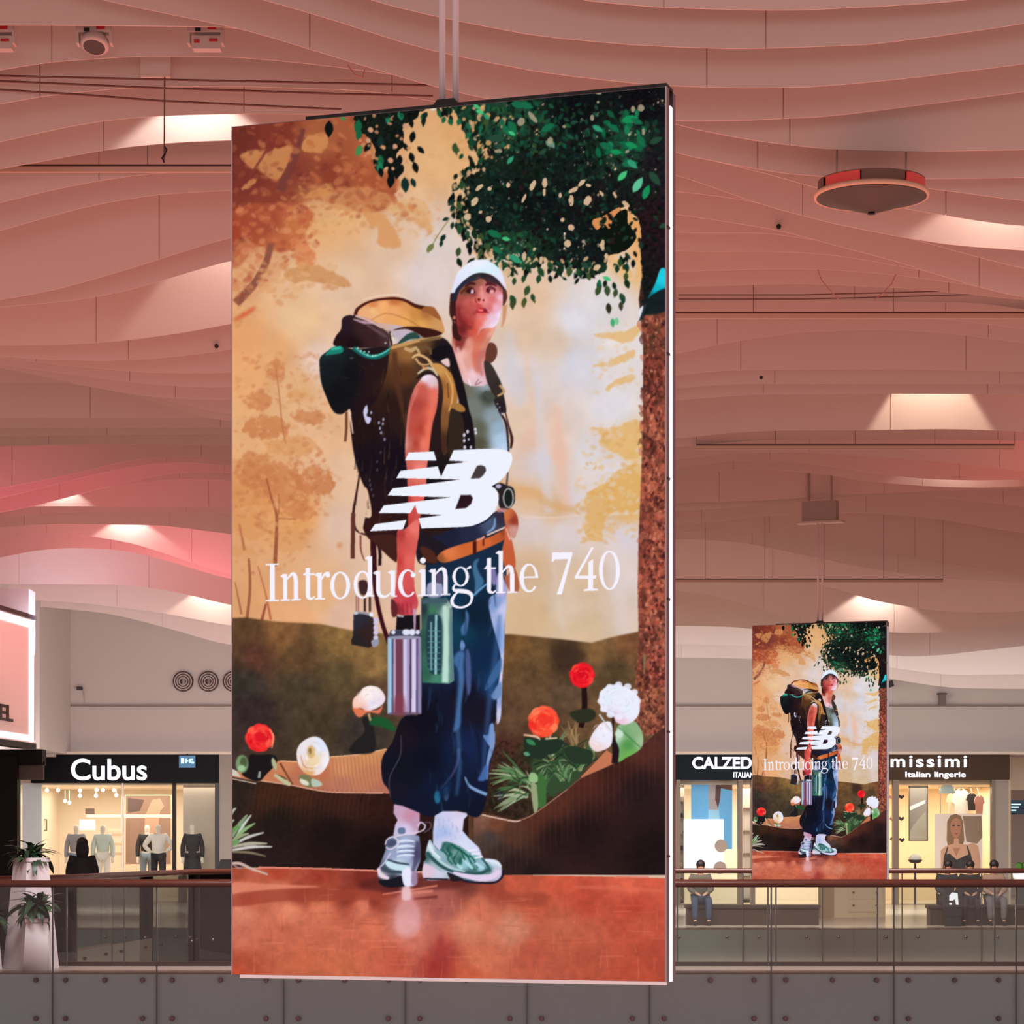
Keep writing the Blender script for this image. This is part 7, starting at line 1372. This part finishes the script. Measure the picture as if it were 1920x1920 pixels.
def foliage(t, n, z, L, me_list, seed, spread=.06, tmin=-.9, tmax=.75):
    r = random.Random(seed)
    for k in range(n):
        o = link('leaf', me_list[k % len(me_list)], t, (r.uniform(-spread, spread), r.uniform(-spread, spread), z + r.uniform(-.03, .06)))
        s = r.uniform(.65, 1.15); o.scale = (s, s, s); o.rotation_euler = (r.uniform(-.3, .3), r.uniform(tmin, tmax), k * 2.399 + r.uniform(-.3, .3))
foliage(t, 26, .95, .3, [leaf_mesh('leaf', .34, .12, LEAFL)], 4)
# ------------------------------------------------------------------ planters on the bridge (left)
PL = M('planter_white', (206, 192, 196), .4)
def planter(px, d, top_z, wt, wb, lab, rz=.5):
    x = WX(px, d); t = thing('planter', lab, 'planter', (x, d, 0), rz)
    a, b = wb / 2, wt / 2; w = .03
    mb = MB().hexa([(-a, -a, 0), (a, -a, 0), (a, a, 0), (-a, a, 0), (-b, -b, top_z), (b, -b, top_z), (b, b, top_z), (-b, b, top_z)]); mb.build('pot', PL, t)
    MB().box(-b - .015, b + .015, -b - .015, -b + .03, top_z - .01, top_z + .04).box(-b - .015, b + .015, b - .03, b + .015, top_z - .01, top_z + .04).box(-b - .015, -b + .03, -b, b, top_z - .01, top_z + .04).box(b - .03, b + .015, -b, b, top_z - .01, top_z + .04).build('rim', PL, t)
    MB().box(-b + .03, b - .03, -b + .03, b - .03, top_z, top_z + .015).build('soil', M('soil', (50, 38, 30), .9), t)
    return t
lv = [leaf_mesh('leaf', .36, .085, M('leaf_dark', (30, 52, 34), .4, noise=.25)), leaf_mesh('leaf', .30, .075, M('leaf_mid', (48, 74, 44), .4, noise=.25)), leaf_mesh('leaf', .42, .08, M('leaf_dark', (0, 0, 0)), .7)]
t = planter(58, 34.35, 1.38, .32, .52, 'tall white tapered planter with a dark leafy plant above the handrail', .72)
foliage(t, 64, 1.42, .3, lv, 8, .09, -1.0, .5)
t = planter(26, 33.75, .62, .26, .36, 'low white planter with drooping dark leaves behind the near glass', .3)
t.location.x = WX(66, 33.75)
foliage(t, 84, .80, .3, lv, 9, .10, -.7, .7); MB().tube([(0, 0, .62), (0, 0, .86)], .03).build('stem', M('stem_brown', (70, 54, 40), .8), t)
t = planter(-26, 34.2, .55, .3, .4, 'white planter cut by the left edge with hanging leaves', .2); foliage(t, 44, .66, .3, lv, 10, .12, -.4, .9)
# ------------------------------------------------------------------ people and mannequins
def skin_mesh(name, V, E, R, mat, sub=1):
    me = bpy.data.meshes.new(name); me.from_pydata(V, E, []); o = bpy.data.objects.new(name, me); COL.objects.link(o)
    md = o.modifiers.new('s', 'SKIN'); md.use_smooth_shade = True
    for i, r in enumerate(R): me.skin_vertices[0].data[i].radius = (r, r) if not hasattr(r, '__len__') else r
    me.skin_vertices[0].data[0].use_root = True
    sb = o.modifiers.new('u', 'SUBSURF'); sb.levels = sub
    dg = bpy.context.evaluated_depsgraph_get(); out = bpy.data.meshes.new_from_object(o.evaluated_get(dg)); bpy.data.objects.remove(o)
    out.materials.clear(); out.materials.append(mat); return out
def ensure_skin(me):
    pass
def pose(kind, arm='down'):
    J = {}
    if kind == 'stand':
        J.update(pel=(0, 0, .93), chest=(0, 0, 1.22), neck=(0, 0, 1.42), hb=(0, -.01, 1.52), ht=(0, -.02, 1.63))
        for s, n in ((-1, 'l'), (1, 'r')):
            J['hip' + n] = (s * .09, 0, .88); J['kn' + n] = (s * .10, -.02, .48); J['an' + n] = (s * .10, .02, .09); J['toe' + n] = (s * .12, -.16, .03)
            J['sh' + n] = (s * .17, 0, 1.36)
            if arm == 'down': J['el' + n] = (s * .23, .02, 1.08); J['wr' + n] = (s * .23, -.06, .83)
            elif arm == 'hip': J['el' + n] = (s * .34, .05, 1.12); J['wr' + n] = (s * .17, -.04, .98)
            else: J['el' + n] = (s * .22, -.02, 1.1); J['wr' + n] = (s * .10, -.25, 1.12)
    else:
        J.update(pel=(0, 0, .52), chest=(0, -.04, .82), neck=(0, -.06, 1.01), hb=(0, -.10, 1.10), ht=(0, -.13, 1.21))
        for s, n in ((-1, 'l'), (1, 'r')):
            J['hip' + n] = (s * .10, -.03, .50); J['kn' + n] = (s * .14, -.44, .50); J['an' + n] = (s * .13, -.46, .09); J['toe' + n] = (s * .14, -.64, .03)
            J['sh' + n] = (s * .17, -.05, .95); J['el' + n] = (s * .22, -.12, .70); J['wr' + n] = (s * .09, -.34, .62)
    return J
def figure(t, kind, arm, skin, top, legs, hair=None, shoes=None, face=True, topgrow=.0):
    J = pose(kind, arm); V = []; E = []; R = []; ix = {}
    def add(n, r, to=None, p=None):
        V.append(p or J[n]); R.append(r); ix[n] = len(V) - 1
        if to: E.append((ix[to], ix[n]))
    add('pel', (.13, .10)); add('chest', (.14, .10), 'pel'); add('neck', .052, 'chest'); add('hb', (.075, .085), 'neck'); add('ht', (.07, .08), 'hb')
    for n in 'lr':
        s = -1 if n == 'l' else 1
        add('hip' + n, .085, 'pel'); add('kn' + n, .058, 'hip' + n); add('an' + n, .036, 'kn' + n); add('toe' + n, .03, 'an' + n)
        add('sh' + n, .058, 'chest'); add('el' + n, .04, 'sh' + n); add('wr' + n, .026, 'el' + n)
        wv = Vector(J['wr' + n]); dr = (wv - Vector(J['el' + n])).normalized(); pm = wv + dr * .05
        add('pm' + n, (.03, .016), 'wr' + n, tuple(pm))
        sd = Vector((1, 0, 0)) if abs(dr.z) > .5 else Vector((1, 0, 0))
        for q, (o_, ln) in enumerate(((-.024, .062), (-.008, .072), (.008, .068), (.023, .055))): add('f%d%s' % (q, n), .0075, 'pm' + n, tuple(pm + dr * ln + sd * o_ + Vector((0, -.006, 0))))
        add('th' + n, .009, 'wr' + n, tuple(wv + dr * .045 + sd * (-s) * .04 + Vector((0, -.02, 0))))
    b = link('body', skin_mesh('body', V, E, R, skin), t)
    hd = Vector(J['hb']) * .45 + Vector(J['ht']) * .55
    if face:
        fm = M('face_dark', (60, 44, 40), .6)
        MB().ell((hd.x - .03, hd.y - .083, hd.z + .005), (.011, .006, .007), 8, 5).ell((hd.x + .03, hd.y - .083, hd.z + .005), (.011, .006, .007), 8, 5).build('eyes', fm, b)
        MB().ell((hd.x, hd.y - .094, hd.z - .02), (.011, .014, .02), 8, 5).build('nose', skin, b); MB().ell((hd.x, hd.y - .084, hd.z - .055), (.022, .006, .006), 8, 5).build('mouth', M('lips', (150, 82, 74), .6), b)
        MB().ell((hd.x - .078, hd.y, hd.z - .01), (.01, .018, .028), 8, 5).ell((hd.x + .078, hd.y, hd.z - .01), (.01, .018, .028), 8, 5).build('ears', skin, b)
    if hair: MB().ell((hd.x, hd.y + .022, hd.z + .028), (.092, .092, .1)).ell((hd.x, hd.y + .06, hd.z - .06), (.075, .05, .11)).build('hair', hair, t, True)
    if top:
        k = 1 + topgrow
        V = [J['pel'], tuple(Vector(J['pel']) * .5 + Vector(J['chest']) * .5), J['chest'], tuple(Vector(J['chest']) * .25 + Vector(J['neck']) * .75), J['shl'], J['ell'], tuple(Vector(J['wrl']) * .93 + Vector(J['ell']) * .07), J['shr'], J['elr'], tuple(Vector(J['wrr']) * .93 + Vector(J['elr']) * .07)]
        link('jacket', skin_mesh('jacket', V, [(0, 1), (1, 2), (2, 3), (2, 4), (4, 5), (5, 6), (2, 7), (7, 8), (8, 9)], [(.17 * k, .135), (.155 * k, .12), (.175, .125), (.075, .07), .082, .062, .05, .082, .062, .05], top), t)
    if legs:
        V = [J['pel'], J['hipl'], J['knl'], J['anl'], J['hipr'], J['knr'], J['anr']]
        link('trousers', skin_mesh('trousers', V, [(0, 1), (1, 2), (2, 3), (0, 4), (4, 5), (5, 6)], [(.15, .12), .105, .078, .065, .105, .078, .065], legs), t)
    if shoes:
        for n in 'lr':
            a = J['an' + n]; MB().ell((a[0], a[1] - .09, .045), (.05, .14, .045)).build('shoe', shoes, t, True)
SKN = M('skin_tone', (206, 160, 136), .5); HR = M('dark_hair', (34, 26, 24), .5); BJ = M('black_coat', (20, 20, 22), .8); JN = M('jeans_blue', (52, 68, 92), .8); GT = M('grey_knit', (100, 92, 84), .9); BT = M('beige_jacket', (170, 140, 120), .85); GTR = M('grey_trousers', (112, 108, 112), .85); SHB = M('shoe_dark', (40, 36, 36), .6); NAVY = M('navy_coat', (32, 38, 50), .8)
t = thing('person', 'person in a wide black coat seen from behind before the clothes shop', 'person', (WX(166, 42.6) - .1, 42.6, 0), math.pi + .2); figure(t, 'stand', 'front', SKN, BJ, M('black_trousers', (24, 24, 26), .8), HR, SHB, True, .35)
MB().lathe([(.12, 1.38), (.22, 1.2), (.27, .95), (.3, .62), (.28, .62), (.2, 1.0), (.1, 1.36)], n=22).build('coat_skirt', BJ, t, True); MB().ell((0, .03, 1.5), (.105, .11, .17)).build('hood', BJ, t, True)
# benches
BEN = M('bench_wood', (66, 50, 42), .4, noise=.2, scale=4)
def bench(px0, px1, d, lab):
    x0, x1 = WX(px0, d), WX(px1, d); t = thing('bench', lab, 'bench', ((x0 + x1) / 2, d, 0)); L = (x1 - x0) / 2
    MB().box(-L, L, -.25, .25, .33, .395).build('seat', BEN, t); MB().box(-L + .03, L - .03, -.22, .22, 0, .33).build('base', BEN, t)
bench(1284, 1536, 52.6, 'long dark bench below the second screen'); bench(1738, 1925, 52.6, 'dark bench below the lingerie shop with seated people')
t = thing('person', 'person in grey knit and blue jeans seated left of the second screen', 'person', (WX(1313, 52.6), 52.6, 0), 0); figure(t, 'sit', '', SKN, GT, JN, HR, SHB)
t = thing('person', 'person in a dark coat with a white printed bag, seated at the right bench', 'person', (WX(1775, 52.6), 52.6, 0), .1); figure(t, 'sit', '', SKN, NAVY, M('black_trousers', (0, 0, 0)), HR, SHB)
t = thing('person', 'black haired person in black between two others on the right bench', 'person', (WX(1818, 52.6), 52.6, 0), -.1); figure(t, 'sit', '', SKN, BJ, M('black_trousers', (0, 0, 0)), HR, SHB)
t = thing('person', 'person in beige jacket and grey trousers at the right end of the bench', 'person', (WX(1862, 52.6), 52.6, 0), 0); figure(t, 'sit', '', SKN, BT, GTR, HR, SHB)
x = WX(1780, 52); t = thing('shopping_bag', 'black bag with a white print standing by the right bench', 'bag', (x, 51.6, .0)); MB().hexa([(-.16, -.07, .2), (.16, -.07, .2), (.16, .07, .2), (-.16, .07, .2), (-.18, -.08, .68), (.18, -.08, .68), (.18, .08, .68), (-.18, .08, .68)]).box(-.15, .15, -.06, .06, 0, .2).build('bag_body', BJ, t); MB().tube([(-.08, 0, .68), (-.06, 0, .8), (.06, 0, .8), (.08, 0, .68)], .01, 6).build('handle', BJ, t)
MB().prism([(-.08, .5), (-.08, .6), (-.02, .66), (.08, .64), (.1, .42), (.05, .42), (.03, .53), (-.02, .5)], -.09, -.078).prism([(-.08, .42), (-.03, .42), (-.03, .46), (-.08, .46)], -.09, -.078).build('print', M('bag_print', (236, 240, 250), .5, emit=.5), t)
# dark pushchair-like seat by the clothes shop
x = WX(418, 51.5); t = thing('armchair', 'black high-backed chair partly behind the big screen', 'chair', (x, 51.5, 0), 0); MB().prism([(-.28, 0), (.6, 0), (.6, 1.55), (.3, 1.25), (.25, 1.3), (-.02, 1.3), (-.12, 1.0), (-.25, .6)], -.25, .25).build('seat_shell', BJ, t); MB().box(-.3, .6, -.28, .28, .0, .4).build('base', BJ, t)
# mannequins in the clothes shop
MW = M('mannequin_white', (236, 224, 208), .5)
def mannequin(px, d, top, legs, lab, arm='down', plinth=.27):
    t = thing('mannequin', lab, 'mannequin', (WX(px, d), d, .0), random.uniform(-.2, .2), 'mannequins in the clothes shop window')
    MB().lathe([(0, 0), (.32, 0), (.32, plinth), (0, plinth)], n=24).build('plinth', SHOPW, t)
    h = bpy.data.objects.new('figure', None); COL.objects.link(h); h.parent = t; h.location = (0, 0, plinth); h.scale = (1.13, 1.13, 1.13)
    figure(h, 'stand', arm, MW, top, legs, None, None, False)
    return t
mannequin(143, 70.9, M('cloth_grey', (150, 146, 150), .8), M('cloth_blue', (120, 132, 150), .8), 'mannequin in grey behind the person in the black coat')
mannequin(193, 70.9, M('cloth_mint', (206, 216, 206), .8), GW, 'mannequin in a pale mint top right of the black coat')
mannequin(297, 70.6, GW, GD, 'mannequin in a white jumper with one hand on the hip', 'hip')
mannequin(276, 72.4, GD, M('cloth_denim', (126, 140, 156), .8), 'mannequin in a dark top and pale jeans behind the white jumper')
t = mannequin(361, 70.3, GD, GD, 'mannequin in a long dark dress before the plain light wall')
MB().lathe([(.13, 1.4), (.2, 1.2), (.26, .8), (.3, .4), (.28, .4), (.15, 1.2), (.1, 1.38)], n=20).build('dress_skirt', GD, t, True)
# clothes shop fittings
t, a, b, h = panel('wall_picture', 'large brown picture on the wall inside the clothes shop', 'picture', 236, 320, 1492, 1620, 74.5, M('picture_brown', (150, 120, 104), .6, emit=.05), M('picture_frame', (226, 196, 172), .5)); q = px2(t, 74.5)
flat(t, q([(272, 1530), (285, 1500), (300, 1497), (308, 1512), (300, 1522), (296, 1560), (270, 1570)]), M('picture_tan', (196, 158, 136), .6), -.008); flat(t, q([(240, 1496), (270, 1500), (262, 1520), (240, 1524)]), M('picture_dark', (96, 76, 72), .6), -.008)
t, a, b, h = panel('wall_picture', 'tiny framed picture at the left of the clothes shop', 'picture', 76, 86, 1538, 1556, 74.5, GW, BRN)
t, a, b, h = panel('wall_picture', 'small brown picture above the white lamp in the clothes shop', 'picture', 160, 177, 1516, 1527, 74, M('picture_dark', (0, 0, 0)), None)
t, a, b, h = panel('light_panel', 'bright white square light panel behind the mannequins', 'light', 149, 178, 1537, 1556, 73.5, M('lit_square', (255, 244, 226), .5, emit=1.6))
t = thing('shop_shelf', 'white display frame with shelves inside the clothes shop', 'shelf', (WX(230, 73.5), 73.5, 0))
zz = WZ(1530, 73.5)
MB().box(-1.0, 1.4, 0, .3, zz - .04, zz + .04).build('shelf', GW, t); MB().box(-.03, .03, 0, .06, 0, 2.9).box(1.37, 1.43, 0, .06, 0, 2.9).build('upright', GW, t)
MB().box(-1.4, -.75, -.2, .25, 0, .9).build('counter', GW, t)
for k in range(6):
    px, py = 222 - k % 2 * 14, 1560 + k * 9; o = MB().box(-.2, .2, -.12, .12, -.035, .035).build('folded_clothes', [M('fold_cream', (230, 214, 186), .8), M('fold_tan', (206, 180, 146), .8)][k % 2], None, loc=W(216, 1556 + k * 9, 73.2)); tag(o, 'flat pile of folded clothes right of the mint mannequin, %s in the stack' % ['topmost', 'second', 'third', 'fourth', 'fifth', 'lowest'][k], 'clothes', 'folded clothes in the shop')
SPM = M('spot_lens', (255, 246, 226), .4, emit=5)
sp = [(88, 1478), (109, 1477), (150, 1480), (181, 1473), (193, 1475), (214, 1477), (150, 1492), (180, 1492), (218, 1491), (122, 1502), (130, 1505)]
for k, (px, py) in enumerate(sp):
    d_ = 71.4 + (py - 1470) * .12; x, _, z = W(px, py, d_); z = min(z, 3.05)
    t = thing('track_spot', 'small bright shop spotlight, ' + ['leftmost of the upper row', 'second from the left in the upper row', 'third of the upper row', 'fourth of the upper row', 'fifth of the upper row', 'rightmost of the upper row', 'leftmost of the middle row', 'middle one of the middle row', 'rightmost of the middle row', 'left one of the lowest pair', 'right one of the lowest pair'][k], 'light', (x, d_, z), 0, 'spotlights in the clothes shop')
    MB().ell((0, 0, 0), (.05, .05, .05), 10, 6).build('lens', SPM, t); MB().tube([(0, 0, .04), (0, 0, 3.16 - z)], .012, 6).build('stem', GW, t)
# white drawers seen through the glass below the second screen
t = thing('drawer_unit', 'cream drawer unit right of the long dark bench', 'cabinet', (WX(1612, 58), 58, 0))
L = WX(1660, 58) - WX(1612, 58); DRW = M('drawer_cream', (232, 214, 180), .5)
MB().box(-L, L, 0, .5, 0, 1.0).build('carcass', DRW, t)
for k in range(3):
    dr = MB().box(-L * .5 + .02, L * .9, -.02, 0, .12 + k * .28, .37 + k * .28).build('drawer', DRW, t)
    for s in (-.25, .65): MB().ell((L * s, -.035, .26 + k * .28), (.025, .02, .025), 8, 5).build('knob', BRN, dr)
MB().box(-L - .3, -L, 0, .4, 0, 1.05).build('side_cabinet', M('side_beige', (176, 154, 120), .5), t)
